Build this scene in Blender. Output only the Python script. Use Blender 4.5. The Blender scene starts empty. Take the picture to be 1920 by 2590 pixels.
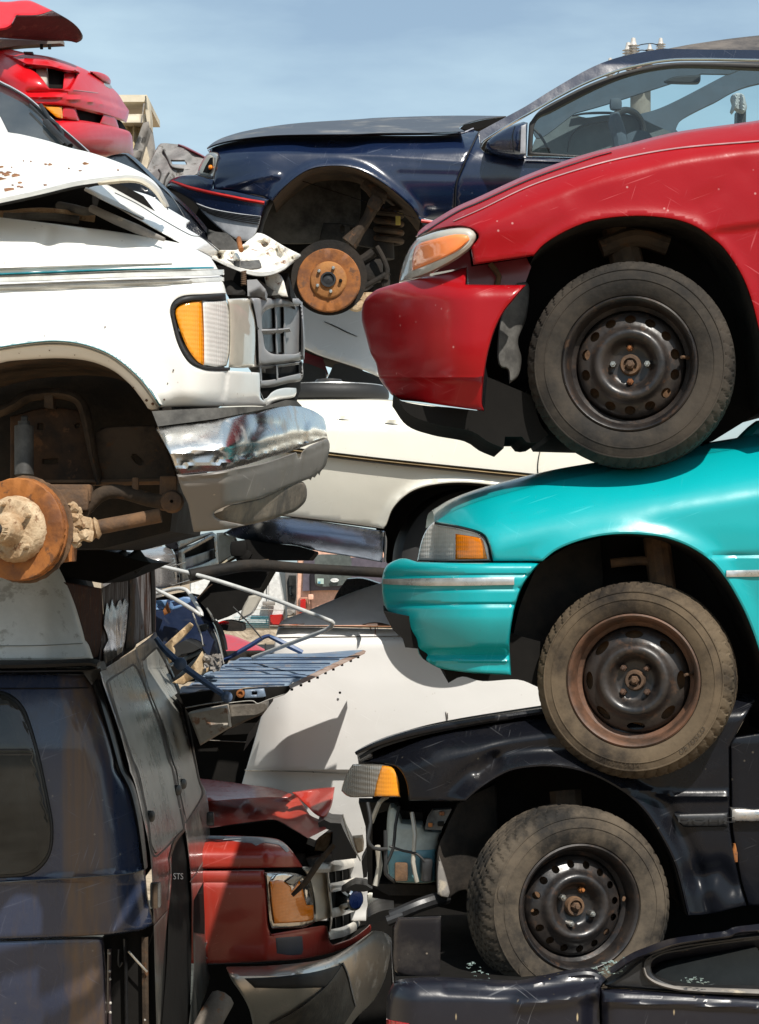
import bpy, bmesh, math, random
import numpy as np
from mathutils import Vector, Matrix
from mathutils.geometry import delaunay_2d_cdt

# ------------------------------------------------------------------ camera, sky, sun, exposure
S = bpy.context.scene
COL = S.collection
F, HY, ZC = 6090.0, 1420.0, 2.15          # focal length and horizon row in photo pixels, eye height in metres
cd = bpy.data.cameras.new("Camera")
cam = bpy.data.objects.new("Camera", cd); COL.objects.link(cam)
cam.location = (0, 0, ZC); cam.rotation_euler = (math.radians(90), 0, 0)
cd.sensor_fit = 'VERTICAL'; cd.sensor_height = 36.0; cd.sensor_width = 36.0*1920/2590
cd.lens = 36.0*F/2590.0
cd.shift_y = (HY-1295.0)/2590.0
cd.clip_start = 0.1; cd.clip_end = 3000
S.camera = cam

SUN = Vector((0.42, -1.0, 1.33)).normalized()    # direction towards the sun
w = bpy.data.worlds.new("World"); S.world = w; w.use_nodes = True
nt = w.node_tree; nt.nodes.clear()
sky = nt.nodes.new('ShaderNodeTexSky'); sky.sky_type = 'NISHITA'; sky.sun_disc = False
sky.sun_elevation = math.asin(SUN.z); sky.sun_rotation = math.atan2(SUN.x, SUN.y)
sky.air_density = 1.0; sky.dust_density = 1.2; sky.ozone_density = 2.2; sky.altitude = 0
bg = nt.nodes.new('ShaderNodeBackground'); bg.inputs[1].default_value = 0.088
out = nt.nodes.new('ShaderNodeOutputWorld')
# thin high cloud: a soft noise over the sky directions
tc = nt.nodes.new('ShaderNodeTexCoord')
mp = nt.nodes.new('ShaderNodeMapping'); mp.inputs['Scale'].default_value = (1.2, 1.2, 4.5)
nz = nt.nodes.new('ShaderNodeTexNoise'); nz.inputs['Scale'].default_value = 3.2; nz.inputs['Detail'].default_value = 6; nz.inputs['Roughness'].default_value = .55
rp = nt.nodes.new('ShaderNodeValToRGB'); rp.color_ramp.elements[0].position = .36; rp.color_ramp.elements[1].position = .68
rp.color_ramp.elements[0].color = (.18, .18, .18, 1); rp.color_ramp.elements[1].color = (.62, .62, .62, 1)
mx = nt.nodes.new('ShaderNodeMixRGB'); mx.inputs[2].default_value = (8.0, 10.3, 11.0, 1)
nt.links.new(tc.outputs['Generated'], mp.inputs[0]); nt.links.new(mp.outputs[0], nz.inputs[0]); nt.links.new(nz.outputs[0], rp.inputs[0])
nt.links.new(rp.outputs[0], mx.inputs[0]); nt.links.new(sky.outputs[0], mx.inputs[1])
nt.links.new(mx.outputs[0], bg.inputs[0]); nt.links.new(bg.outputs[0], out.inputs[0])
sd = bpy.data.lights.new("Sun", 'SUN'); sd.energy = 4.9; sd.angle = math.radians(0.5); sd.color = (1, .95, .87)
so = bpy.data.objects.new("Sun", sd); COL.objects.link(so)
so.rotation_euler = (-SUN).to_track_quat('-Z', 'Y').to_euler(); so.location = (5, -10, 14)
S.view_settings.view_transform = 'Standard'; S.view_settings.look = 'None'
S.view_settings.exposure = 0.25; S.view_settings.gamma = 1.0
try: S.view_settings.use_curve_mapping = False
except Exception: pass
S.render.engine = 'CYCLES'
S.cycles.max_bounces = 6; S.cycles.transparent_max_bounces = 8; S.cycles.caustics_reflective = False; S.cycles.caustics_refractive = False

# ------------------------------------------------------------------ helpers
CR = dict(F=(0,0,1.1622), A1=(0,0,.29056), A2=(0,400,.29056), A3=(400,400,.29056), A4=(380,720,.29056), A5=(360,980,.30266),
 A6=(0,850,.29056), A7=(280,1330,.24213), A8=(560,1330,.26634), B1=(0,1380,.29056), B2=(0,1950,.32688), B3=(480,1900,.31477),
 B4=(820,1800,.29056), B5=(1150,1900,.46610), B6=(420,280,.29056), B7=(640,380,.36320), B8=(720,780,.31390),
 R1=(0,0,.58111), R2=(960,0,.58111), R3=(0,600,.58111), R4=(960,500,.58111), R5=(0,1200,.58111), R6=(960,1100,.58111), R7=(0,1890,.58111), R8=(960,1890,.58111), Z=(0,0,1.0))
def K(crop, s):
    """'x,y x,y! ...' in a survey sheet's units to photo units; ! marks a sharp corner."""
    x0, y0, k = CR[crop]; r = []
    for t in s.split():
        c = t.endswith('!'); a, b = t.rstrip('!').split(',')
        r.append((float(a)*k+x0, float(b)*k+y0, c))
    return r
DZ = 0.0   # how far a whole stack is set nearer (-) or farther (+) than its survey depths
def P(px, py, y):
    y = np.asarray(y, float)+DZ
    return np.stack([(np.asarray(px, float)-960)/F*y, np.asarray(y, float)+0*np.asarray(px, float), ZC-(np.asarray(py, float)-HY)/F*y], -1)
def smooth(pts, closed=True, step=8.0):
    pts = [(p[0], p[1], p[2] if len(p) > 2 else False) for p in pts]
    n = len(pts); out = []
    A = np.array([p[:2] for p in pts], float); cn = [p[2] for p in pts]
    m = n if closed else n-1
    for i in range(m):
        j = (i+1) % n; a, b = A[i], A[j]; ch = b-a
        ta = ch if (cn[i] or (not closed and i == 0)) else (b-A[i-1])/2
        tb = ch if (cn[j] or (not closed and j == n-1)) else (A[(j+1) % n]-a)/2
        L = np.hypot(*ch)
        for t_, lim in ((ta, 0), (tb, 0)):
            l = np.hypot(*t_)
            if l > 1.6*L: t_ *= 1.6*L/l
        k = max(1, int(round(L/step)))
        for q in range(k):
            t = q/k; h = (2*t**3-3*t*t+1, t**3-2*t*t+t, -2*t**3+3*t*t, t**3-t*t)
            out.append(h[0]*a+h[1]*ta+h[2]*b+h[3]*tb)
    if not closed: out.append(A[-1])
    return np.array(out)
def inside(q, loops):
    r = np.zeros(len(q), bool)
    for L in loops:
        a = L; b = np.roll(L, -1, 0)
        for s in range(0, len(q), 4000):
            x = q[s:s+4000, 0:1]; y = q[s:s+4000, 1:2]
            c = (a[:, 1] > y) != (b[:, 1] > y)
            d = np.where(c, (b[:, 0]-a[:, 0])*(y-a[:, 1])/np.where(b[:, 1] == a[:, 1], 1e-9, b[:, 1]-a[:, 1])+a[:, 0], -1e18)
            r[s:s+4000] ^= (np.sum(c & (x < d), 1) % 2).astype(bool)
    return r
def dline(x, y, pts, closed=False):
    """distance from points to a polyline, and the side (+ below/right of it)"""
    A = np.array([p[:2] for p in pts], float); B = np.roll(A, -1, 0)
    if not closed: A, B = A[:-1], B[:-1]
    x = np.asarray(x, float); y = np.asarray(y, float)
    best = np.full(x.shape, 1e18); side = np.zeros(x.shape)
    for a, b in zip(A, B):
        d = b-a; l2 = d@d+1e-12
        t = np.clip(((x-a[0])*d[0]+(y-a[1])*d[1])/l2, 0, 1)
        ex = x-a[0]-t*d[0]; ey = y-a[1]-t*d[1]; dd = ex*ex+ey*ey
        s = np.sign(d[0]*ey-d[1]*ex); m = dd < best
        best = np.where(m, dd, best); side = np.where(m, s, side)
    return np.sqrt(best), side
def wob(x, y, scale, seed):
    r = np.random.default_rng(seed); t = 0
    for _ in range(7):
        a = r.uniform(0, 6.3); k = 6.28/(scale*r.uniform(.6, 1.8)); t = t+np.sin((x*np.cos(a)+y*np.sin(a))*k+r.uniform(0, 6.3))
    return t/2.6
def sst(a, b, x):
    t = np.clip((x-a)/(b-a), 0, 1); return t*t*(3-2*t)
def ridge(x, y, pts, w, h):
    d, _ = dline(x, y, pts); return -h*np.exp(-(d/w)**2)
def tri2d(loops, step, rings=(), jit=0.0):
    L = [np.asarray(l, float) for l in loops]
    pts = np.concatenate(L); edges = []; o = 0; lid = []
    for l in L:
        n = len(l); edges += [(o+i, o+(i+1) % n) for i in range(n)]; lid.append(list(range(o, o+n))); o += n
    x0, y0 = L[0].min(0); x1, y1 = L[0].max(0)
    gx, gy = np.meshgrid(np.arange(x0, x1+step, step), np.arange(y0, y1+step, step*.866))
    gx = gx + (np.arange(gx.shape[0])[:, None] % 2)*step/2
    g = np.stack([gx.ravel(), gy.ravel()], -1)
    add = []
    if len(g):
        g = g[inside(g, L)]
    rmax = max(rings) if rings else 0
    if len(g):
        d = np.min([dline(g[:, 0], g[:, 1], l, True)[0] for l in L], 0)
        g = g[d > max(.5*step, rmax+.4*step)]; add.append(g)
    for r in rings:
        for l in L:
            e = np.roll(l, -1, 0)-np.roll(l, 1, 0); nrm = np.stack([-e[:, 1], e[:, 0]], -1)
            nrm /= np.maximum(np.hypot(nrm[:, 0], nrm[:, 1])[:, None], 1e-9)
            for sgn in (1, -1):
                q = l+sgn*nrm*r; q = q[inside(q, L)]
                if len(q):
                    d = np.min([dline(q[:, 0], q[:, 1], m, True)[0] for m in L], 0); add.append(q[d > .8*r])
    allp = np.concatenate([pts]+add) if add else pts
    V, E, Fc, ov, _, _ = delaunay_2d_cdt([Vector(p) for p in allp], edges, [], 0, 1e-5)
    V2 = np.array([tuple(v) for v in V]); f = np.array([tuple(t) for t in Fc if len(t) == 3])
    f = f[inside(V2[f].mean(1), L)]
    m = {}
    for k, s in enumerate(ov):
        for q in s: m[q] = k
    return V2, f, [[m[i] for i in l] for l in lid]
WL = {}
def link(o, parent):
    COL.objects.link(o); base = Vector((0, 0, 0))
    if parent is not None: o.parent = parent; base = WL[parent.name]
    WL[o.name] = base; return o
def obj(name, v, f, mat, parent=None, ang=35, recalc=True):
    base = WL[parent.name] if parent is not None else Vector((0, 0, 0))
    v = np.asarray(v, float)
    me = bpy.data.meshes.new(name)
    me.from_pydata((v-np.array(base)).tolist(), [], [list(map(int, q)) for q in f])
    if recalc:
        bm = bmesh.new(); bm.from_mesh(me); bmesh.ops.recalc_face_normals(bm, faces=bm.faces); bm.to_mesh(me); bm.free()
    me.polygons.foreach_set('use_smooth', [True]*len(me.polygons))
    try: me.set_sharp_from_angle(angle=math.radians(ang))
    except Exception: pass
    me.materials.append(mat); me.update()
    o = bpy.data.objects.new(name, me)
    return link(o, parent)
def thing(name, label, cat, loc, group=None):
    o = bpy.data.objects.new(name, None); COL.objects.link(o)
    o.location = Vector([float(q) for q in loc]); o.empty_display_size = .2
    WL[o.name] = Vector(o.location); o['label'] = label; o['category'] = cat
    if group: o['group'] = group
    return o
def tag(o, label, cat, group=None, kind=None):
    o['label'] = label; o['category'] = cat
    if group: o['group'] = group
    if kind: o['kind'] = kind
    return o
def join(*parts):
    V = []; Fc = []; o = 0
    for v, f in parts:
        V.append(np.asarray(v, float)); Fc += [[int(i)+o for i in q] for q in f]; o += len(v)
    return np.concatenate(V), Fc
def dep(d, x, y):
    return d(np.asarray(x, float), np.asarray(y, float)) if callable(d) else np.full(np.shape(x), float(d))
def panel_vf(pts, depth, t=.018, step=13, rnd=(9, .012), holes=(), noisy=0, back=False):
    loops = [smooth(pts, True, min(8, step))]+[smooth(h, True, 5) for h in holes]
    V, f, bl = tri2d(loops, step, (rnd[0]*.35, rnd[0]) if rnd else ())
    y = dep(depth, V[:, 0], V[:, 1])
    if rnd:
        d = np.min([dline(V[:, 0], V[:, 1], l, True)[0] for l in loops], 0)
        q = np.clip(1-d/rnd[0], 0, 1); y = y+rnd[1]*(1-np.sqrt(np.maximum(1-q*q, 0)))
    v3 = P(V[:, 0], V[:, 1], y); faces = f.tolist(); allv = [v3]; o = len(v3)
    for l in bl:
        b = v3[l]+np.array([0, t, 0]); n = len(l)
        allv.append(b); faces += [[l[i], l[(i+1) % n], o+(i+1) % n, o+i] for i in range(n)]; o += n
    if back:
        allv.append(v3+np.array([0, t*1.02, 0])); faces += (f[:, ::-1]+o).tolist()
    return np.concatenate(allv), faces
def panel(name, parent, pts, depth, mat, ang=38, **k):
    v, f = panel_vf(pts, depth, **k); return obj(name, v, f, mat, parent, ang)
def ribbon_vf(pts, wpx, depth, t=.004, closed=False, step=5):
    t = max(t, .005)
    c = smooth(pts, closed, step); n = len(c)
    e = np.gradient(c, axis=0); nr = np.stack([-e[:, 1], e[:, 0]], -1); nr /= np.maximum(np.hypot(nr[:, 0], nr[:, 1])[:, None], 1e-9)
    wd = np.asarray(wpx if np.ndim(wpx) == 0 else np.interp(np.linspace(0, 1, n), np.linspace(0, 1, len(wpx)), wpx))
    wd = (wd/2)[..., None] if np.ndim(wd) else wd/2
    a = c-nr*wd; b = c+nr*wd
    pa = P(a[:, 0], a[:, 1], dep(depth, a[:, 0], a[:, 1])-t); pb = P(b[:, 0], b[:, 1], dep(depth, b[:, 0], b[:, 1])-t)
    pc = P(c[:, 0], c[:, 1], dep(depth, c[:, 0], c[:, 1])-t*1.6)
    bk = np.array([0, t*2, 0]); V = np.concatenate([pa, pc, pb, pa+bk, pb+bk]); f = []
    for i in range(n-1):
        for (p, q) in ((0, 1), (1, 2), (3, 0), (2, 4)):
            f.append([p*n+i, p*n+i+1, q*n+i+1, q*n+i])
    f += [[0, n, 2*n, 4*n, 3*n], [n-1, 2*n-1, 3*n-1, 5*n-1, 4*n-1]]
    return V, f
def ribbon(name, parent, pts, wpx, depth, mat, **k):
    v, f = ribbon_vf(pts, wpx, depth, **k); return obj(name, v, f, mat, parent, 50)
def prism_vf(pts, y0, y1, step=60, holes=()):
    loops = [smooth(pts, True, 14)]+[smooth(h, True, 10) for h in holes]
    V, f, bl = tri2d(loops, step)
    a = P(V[:, 0], V[:, 1], dep(y0, V[:, 0], V[:, 1])); b = a.copy(); b[:, 1] = y1+DZ
    n = len(a); faces = f.tolist()+(f[:, ::-1]+n).tolist()
    for l in bl: faces += [[l[i], l[(i+1) % len(l)], l[(i+1) % len(l)]+n, l[i]+n] for i in range(len(l))]
    return np.concatenate([a, b]), faces
def prism(name, parent, pts, y0, y1, mat, **k):
    v, f = prism_vf(pts, y0, y1, **k); return obj(name, v, f, mat, parent, 30)
def arch_vf(pts, depth, back, lean=0.0):
    """a strip running back from an outline (the inside of a wheel arch)"""
    c = smooth(pts, False, 10); a = P(c[:, 0], c[:, 1], dep(depth, c[:, 0], c[:, 1])+.006); n = len(a)
    R = []
    for s in (0, .5, 1.0):
        b = a.copy(); b[:, 1] += s*back; b[:, 2] += lean*s; R.append(b)
    f = [[k*n+i, k*n+i+1, (k+1)*n+i+1, (k+1)*n+i] for k in range(2) for i in range(n-1)]
    return np.concatenate(R), f
def deck_vf(pts, depth, back, crown=.06, rise=0.0, ns=10):
    """hood or roof skin running back from an edge line, crowned across the car"""
    c = smooth(pts, False, 14); a = P(c[:, 0], c[:, 1], dep(depth, c[:, 0], c[:, 1])); n = len(a); R = []
    for k in range(ns+1):
        s = k/ns; b = a.copy(); b[:, 1] += s*back; b[:, 2] += crown*(1-(2*s-1)**4)+rise*s; R.append(b)
    f = [[k*n+i, k*n+i+1, (k+1)*n+i+1, (k+1)*n+i] for k in range(ns) for i in range(n-1)]
    return np.concatenate(R), f
def spline3(p, step=.03):
    p = np.array(p, float); out = []; n = len(p)
    for i in range(n-1):
        a, b = p[i], p[i+1]; ta = (b-p[i-1])/2 if i else b-a; tb = (p[i+2]-a)/2 if i+2 < n else b-a
        k = max(2, int(np.linalg.norm(b-a)/step))
        for q in range(k):
            t = q/k; out.append((2*t**3-3*t*t+1)*a+(t**3-2*t*t+t)*ta+(-2*t**3+3*t*t)*b+(t**3-t*t)*tb)
    out.append(p[-1]); return np.array(out)
def tube_vf(p3, r, seg=10, sm=True, step=.03):
    c = spline3(p3, step) if sm else np.array(p3, float); n = len(c)
    rr = np.full(n, r) if np.ndim(r) == 0 else np.interp(np.linspace(0, 1, n), np.linspace(0, 1, len(r)), r)
    tg = np.gradient(c, axis=0); tg /= np.maximum(np.linalg.norm(tg, axis=1)[:, None], 1e-9)
    u = np.cross(tg[0], [0.3, .1, 1.0]); u /= np.linalg.norm(u); V = []
    for i in range(n):
        u = u-tg[i]*(u@tg[i]); u /= np.linalg.norm(u); wv = np.cross(tg[i], u)
        for k in range(seg):
            a = 2*math.pi*k/seg; V.append(c[i]+rr[i]*(math.cos(a)*u+math.sin(a)*wv))
    f = [[i*seg+k, i*seg+(k+1) % seg, (i+1)*seg+(k+1) % seg, (i+1)*seg+k] for i in range(n-1) for k in range(seg)]
    f += [list(range(seg)), list(range((n-1)*seg, n*seg))]
    return np.array(V), f
def px3(s): # 'px,py,Y px,py,Y' -> world points
    return [P(*[float(q) for q in t.split(',')]) for t in s.split()]
def tube(name, parent, s, r, mat, **k):
    v, f = tube_vf(px3(s) if isinstance(s, str) else s, r, **k); return obj(name, v, f, mat, parent, 60)
def box_vf(c, size, rz=0, rx=0, ry=0, bev=.008):
    bm = bmesh.new(); bmesh.ops.create_cube(bm, size=1.0)
    for v in bm.verts: v.co = Vector([v.co[i]*size[i] for i in range(3)])
    if bev: bmesh.ops.bevel(bm, geom=bm.edges[:], offset=min(bev, min(size)*.35), segments=2, affect='EDGES', profile=.6)
    M = Matrix.Rotation(rz, 3, 'Z') @ Matrix.Rotation(rx, 3, 'X') @ Matrix.Rotation(ry, 3, 'Y')
    v = np.array([tuple(M @ q.co+Vector([float(z) for z in c])) for q in bm.verts]); bm.verts.index_update()
    f = [[q.index for q in fc.verts] for fc in bm.faces]; bm.free(); return v, f
def box(name, parent, c, size, mat, **k):
    v, f = box_vf(c, size, **k); return obj(name, v, f, mat, parent, 40)
class Fr:  # a local frame: x right, z up, h outwards
    def __init__(s, c, yaw=0.0, tilt=0.0):
        y = math.radians(yaw); t = math.radians(tilt)
        s.A = np.array([math.sin(y)*math.cos(t), -math.cos(y)*math.cos(t), math.sin(t)]); s.R = np.array([math.cos(y), math.sin(y), 0.0])
        s.U = np.cross(s.R, -s.A)*1.0
        s.U = np.cross(s.A, s.R) if np.cross(s.A, s.R)[2] > 0 else -np.cross(s.A, s.R)
        s.c = np.array(c, float)
    def __call__(s, x, z, h):
        return s.c+np.multiply.outer(np.asarray(x, float), s.R)+np.multiply.outer(np.asarray(z, float), s.U)+np.multiply.outer(np.asarray(h, float), s.A)
def lathe_vf(fr, prof, seg=64, mod=None, x=0, z=0, cap=False, sc=(1, 1)):
    V = []; n = len(prof)
    for i, (r, h) in enumerate(prof):
        a = np.arange(seg)*2*math.pi/seg; rr = np.full(seg, r)
        hh = np.full(seg, h)
        if mod: rr, hh = mod(i, a, rr, hh)
        V.append(fr(x+rr*np.cos(a)*sc[0], z+rr*np.sin(a)*sc[1], hh))
    f = [[i*seg+k, i*seg+(k+1) % seg, (i+1)*seg+(k+1) % seg, (i+1)*seg+k] for i in range(n-1) for k in range(seg)]
    if cap: f.append(list(range((n-1)*seg, n*seg)))
    return np.concatenate(V), f
def lathe(name, parent, fr, prof, mat, ang=40, **k):
    v, f = lathe_vf(fr, prof, **k); return obj(name, v, f, mat, parent, ang)
def text_vf(s, size):
    cu = bpy.data.curves.new("lettering", 'FONT'); cu.body = s; cu.size = size; cu.align_x = 'CENTER'; cu.resolution_u = 3
    o = bpy.data.objects.new("lettering", cu); COL.objects.link(o)
    dg = bpy.context.evaluated_depsgraph_get(); dg.update()
    me = bpy.data.meshes.new_from_object(o.evaluated_get(dg))
    v = np.array([tuple(q.co) for q in me.vertices]); f = [list(p.vertices) for p in me.polygons]
    bpy.data.objects.remove(o); bpy.data.curves.remove(cu); bpy.data.meshes.remove(me); return v, f

# ------------------------------------------------------------------ materials
def nd(nt, t, ins=None, **props):
    n = nt.nodes.new(t)
    for k, v in props.items(): setattr(n, k, v)
    for k, v in (ins or {}).items():
        if hasattr(v, 'is_output'): nt.links.new(v, n.inputs[k])
        else: n.inputs[k].default_value = v
    return n
def base(name):
    m = bpy.data.materials.new(name); m.use_nodes = True; nt = m.node_tree
    b = nt.nodes['Principled BSDF']; return m, nt, b
def coords(nt, scale=(1, 1, 1), rot=(0, 0, 0)):
    t = nd(nt, 'ShaderNodeTexCoord'); return nd(nt, 'ShaderNodeMapping', {'Vector': t.outputs['Object'], 'Scale': scale, 'Rotation': rot}).outputs[0]
def noise(nt, vec, sc, det=5, rough=.6, lo=.4, hi=.6, dist=0):
    n = nd(nt, 'ShaderNodeTexNoise', {'Vector': vec, 'Scale': sc, 'Detail': det, 'Roughness': rough, 'Distortion': dist})
    return nd(nt, 'ShaderNodeMapRange', {'Value': n.outputs[0], 'From Min': lo, 'From Max': hi}, interpolation_type='SMOOTHSTEP').outputs[0]
def mixc(nt, f, a, b, mode='MIX'):
    c = lambda q: q if hasattr(q, 'is_output') else (*q, 1)
    return nd(nt, 'ShaderNodeMixRGB', {0: f, 1: c(a), 2: c(b)}, blend_type=mode).outputs[0]
def mul(nt, a, b): return nd(nt, 'ShaderNodeMath', {0: a, 1: b}, operation='MULTIPLY').outputs[0]
def addn(nt, a, b): return nd(nt, 'ShaderNodeMath', {0: a, 1: b}, operation='ADD').outputs[0]
def bump(nt, b, h, st=.2, dist=.01):
    n = nd(nt, 'ShaderNodeBump', {'Height': h, 'Strength': st, 'Distance': dist}); nt.links.new(n.outputs[0], b.inputs['Normal']); return n
def setc(nt, b, k, v):
    if hasattr(v, 'is_output'): nt.links.new(v, b.inputs[k])
    else: b.inputs[k].default_value = (*v, 1) if isinstance(v, tuple) else v
def paint(name, col, rough=.32, coat=.7, dirt=.35, dcol=(.16, .13, .10), var=.12, specks=0.0, speckcol=(.3, .25, .18), streak=0.0, scol=(.12, .08, .05), wav=.05, metal=0.0, scratch=.25, seed=0, stain=None, spec=.5, spk=(26, 26, 26)):
    """old car paint: uneven fade, dust, speckles, run-down streaks and fine scratches under a worn coat"""
    m, nt, b = base(name); v = coords(nt); o = seed*3.7
    vo = nd(nt, 'ShaderNodeVectorMath', {0: v, 1: (o, o*1.3, -o)}).outputs[0]
    fade = noise(nt, vo, 1.7, 4, .6, .3, .7)
    c = mixc(nt, mul(nt, fade, var), col, tuple(min(1, q*1.3+.004) for q in col))
    d = noise(nt, vo, 4.5, 9, .68, .48, .78)
    c = mixc(nt, mul(nt, d, dirt), c, dcol)
    rg = addn(nt, mul(nt, d, .35*min(1, dirt*2)), rough)
    if streak:
        vs = nd(nt, 'ShaderNodeMapping', {'Vector': vo, 'Scale': (22, 22, .55)}).outputs[0]
        s = noise(nt, vs, 1.4, 6, .65, .5, .72)
        c = mixc(nt, mul(nt, s, streak), c, scol); rg = addn(nt, mul(nt, s, .25), rg)
    if stain:
        x0, x1, sc2, amt = stain      # a broad run-down band between two x positions
        sx = nd(nt, 'ShaderNodeSeparateXYZ', {0: v}).outputs[0]
        wob = nd(nt, 'ShaderNodeTexNoise', {'Vector': nd(nt, 'ShaderNodeMapping', {'Vector': v, 'Scale': (9, 9, .8)}).outputs[0], 'Scale': 2.0, 'Detail': 6}).outputs[0]
        xx = addn(nt, sx, mul(nt, wob, .14))
        a = nd(nt, 'ShaderNodeMapRange', {'Value': xx, 'From Min': x0, 'From Max': x0+.05}, interpolation_type='SMOOTHSTEP').outputs[0]
        e = nd(nt, 'ShaderNodeMapRange', {'Value': xx, 'From Min': x1, 'From Max': x1+.08, 'To Min': 1, 'To Max': 0}, interpolation_type='SMOOTHSTEP').outputs[0]
        k = mul(nt, mul(nt, a, e), amt); vs2 = nd(nt, 'ShaderNodeMapping', {'Vector': vo, 'Scale': (30, 30, .8)}).outputs[0]
        fine = nd(nt, 'ShaderNodeMapRange', {'Value': nd(nt, 'ShaderNodeTexNoise', {'Vector': vs2, 'Scale': 2.0, 'Detail': 8}).outputs[0], 'From Min': .3, 'From Max': .7, 'To Min': .45, 'To Max': 1.0}).outputs[0]
        c = mixc(nt, mul(nt, k, fine), c, sc2); rg = addn(nt, mul(nt, k, .35), rg)
    if specks:
        vn = nd(nt, 'ShaderNodeTexVoronoi', {'Vector': nd(nt, 'ShaderNodeMapping', {'Vector': vo, 'Scale': spk}).outputs[0], 'Scale': 1.0, 'Randomness': 1.0}); nn = noise(nt, vo, 7, 3, .5, .46, .58)
        s = nd(nt, 'ShaderNodeMapRange', {'Value': vn.outputs['Distance'], 'From Min': .05, 'From Max': .11, 'To Min': 1, 'To Max': 0}).outputs[0]
        c = mixc(nt, mul(nt, mul(nt, s, nn), specks), c, speckcol)
    if scratch:
        s = None
        for ry, sd2 in ((.35, 1.0), (-.55, 7.0), (1.25, 13.0)):
            v2 = nd(nt, 'ShaderNodeMapping', {'Vector': nd(nt, 'ShaderNodeMapping', {'Vector': vo, 'Rotation': (0, ry, .05)}).outputs[0], 'Scale': (5, 5, 150), 'Location': (sd2, 0, 0)}).outputs[0]
            q = noise(nt, v2, 1.0, 2, .5, .68, .74); s = q if s is None else nd(nt, 'ShaderNodeMath', {0: s, 1: q}, operation='MAXIMUM').outputs[0]
        c = mixc(nt, mul(nt, mul(nt, s, noise(nt, vo, 3, 2, .5, .42, .6)), min(1, scratch*1.6)), c, tuple(min(1, q*1.5+.10) for q in col))
    setc(nt, b, 'Base Color', c); setc(nt, b, 'Roughness', rg)
    b.inputs['Specular IOR Level'].default_value = spec; b.inputs['Coat Weight'].default_value = coat; b.inputs['Coat Roughness'].default_value = .12; b.inputs['Metallic'].default_value = metal
    if wav:
        h = nd(nt, 'ShaderNodeTexNoise', {'Vector': vo, 'Scale': 3.5, 'Detail': 2.5}).outputs[0]
        bump(nt, b, addn(nt, h, mul(nt, nd(nt, 'ShaderNodeTexNoise', {'Vector': vo, 'Scale': 90.0, 'Detail': 3}).outputs[0], .02)), wav*2, .12)
    return m
def grime(name, c1, c2, rough=.7, sc=9, metal=0.0, bst=.35, lo=.35, hi=.65, c3=None, streak=False, spec=.5):
    m, nt, b = base(name); v = coords(nt, (14, 14, 1.2) if streak else (1, 1, 1))
    n = noise(nt, v, sc, 8, .7, lo, hi); c = mixc(nt, n, c1, c2)
    v1 = coords(nt)
    if c3: c = mixc(nt, noise(nt, v1, sc*3.1, 6, .7, .55, .66), c, c3)
    setc(nt, b, 'Base Color', c); b.inputs['Metallic'].default_value = metal
    setc(nt, b, 'Roughness', addn(nt, mul(nt, n, .2), rough-.1)); b.inputs['Specular IOR Level'].default_value = spec
    bump(nt, b, nd(nt, 'ShaderNodeTexNoise', {'Vector': v1, 'Scale': sc*9, 'Detail': 6}).outputs[0], bst, .006); return m
def chrome(name, tint=(.78, .79, .8), rough=.07, dirt=.5, dcol=(.22, .17, .12), wav=.35):
    m, nt, b = base(name); v = coords(nt)
    d = noise(nt, v, 7, 9, .72, .52, .72); sp = nd(nt, 'ShaderNodeTexVoronoi', {'Vector': v, 'Scale': 38.0}).outputs['Distance']
    s = mul(nt, nd(nt, 'ShaderNodeMapRange', {'Value': sp, 'From Min': .08, 'From Max': .14, 'To Min': 1, 'To Max': 0}).outputs[0], noise(nt, v, 5, 2, .5, .5, .65))
    k = mul(nt, d, dirt); k = nd(nt, 'ShaderNodeMath', {0: k, 1: mul(nt, s, .8)}, operation='MAXIMUM').outputs[0]
    setc(nt, b, 'Base Color', mixc(nt, k, tint, dcol)); setc(nt, b, 'Roughness', addn(nt, mul(nt, k, .5), rough))
    setc(nt, b, 'Metallic', nd(nt, 'ShaderNodeMath', {0: 1.0, 1: mul(nt, k, .8)}, operation='SUBTRACT').outputs[0])
    bump(nt, b, nd(nt, 'ShaderNodeTexNoise', {'Vector': v, 'Scale': 4.0, 'Detail': 3}).outputs[0], wav, .05); return m
def plain(name, col, rough=.5, metal=0.0, coat=0.0, spec=.5):
    m, nt, b = base(name); v = coords(nt)
    n = noise(nt, v, 14, 7, .7, .35, .7)
    setc(nt, b, 'Base Color', mixc(nt, n, tuple(q*.72 for q in col), col)); b.inputs['Metallic'].default_value = metal
    setc(nt, b, 'Roughness', addn(nt, mul(nt, n, .12), max(.02, rough-.06))); b.inputs['Coat Weight'].default_value = coat; b.inputs['Specular IOR Level'].default_value = spec
    bump(nt, b, nd(nt, 'ShaderNodeTexNoise', {'Vector': v, 'Scale': 60.0, 'Detail': 4}).outputs[0], .08, .005); return m
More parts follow.
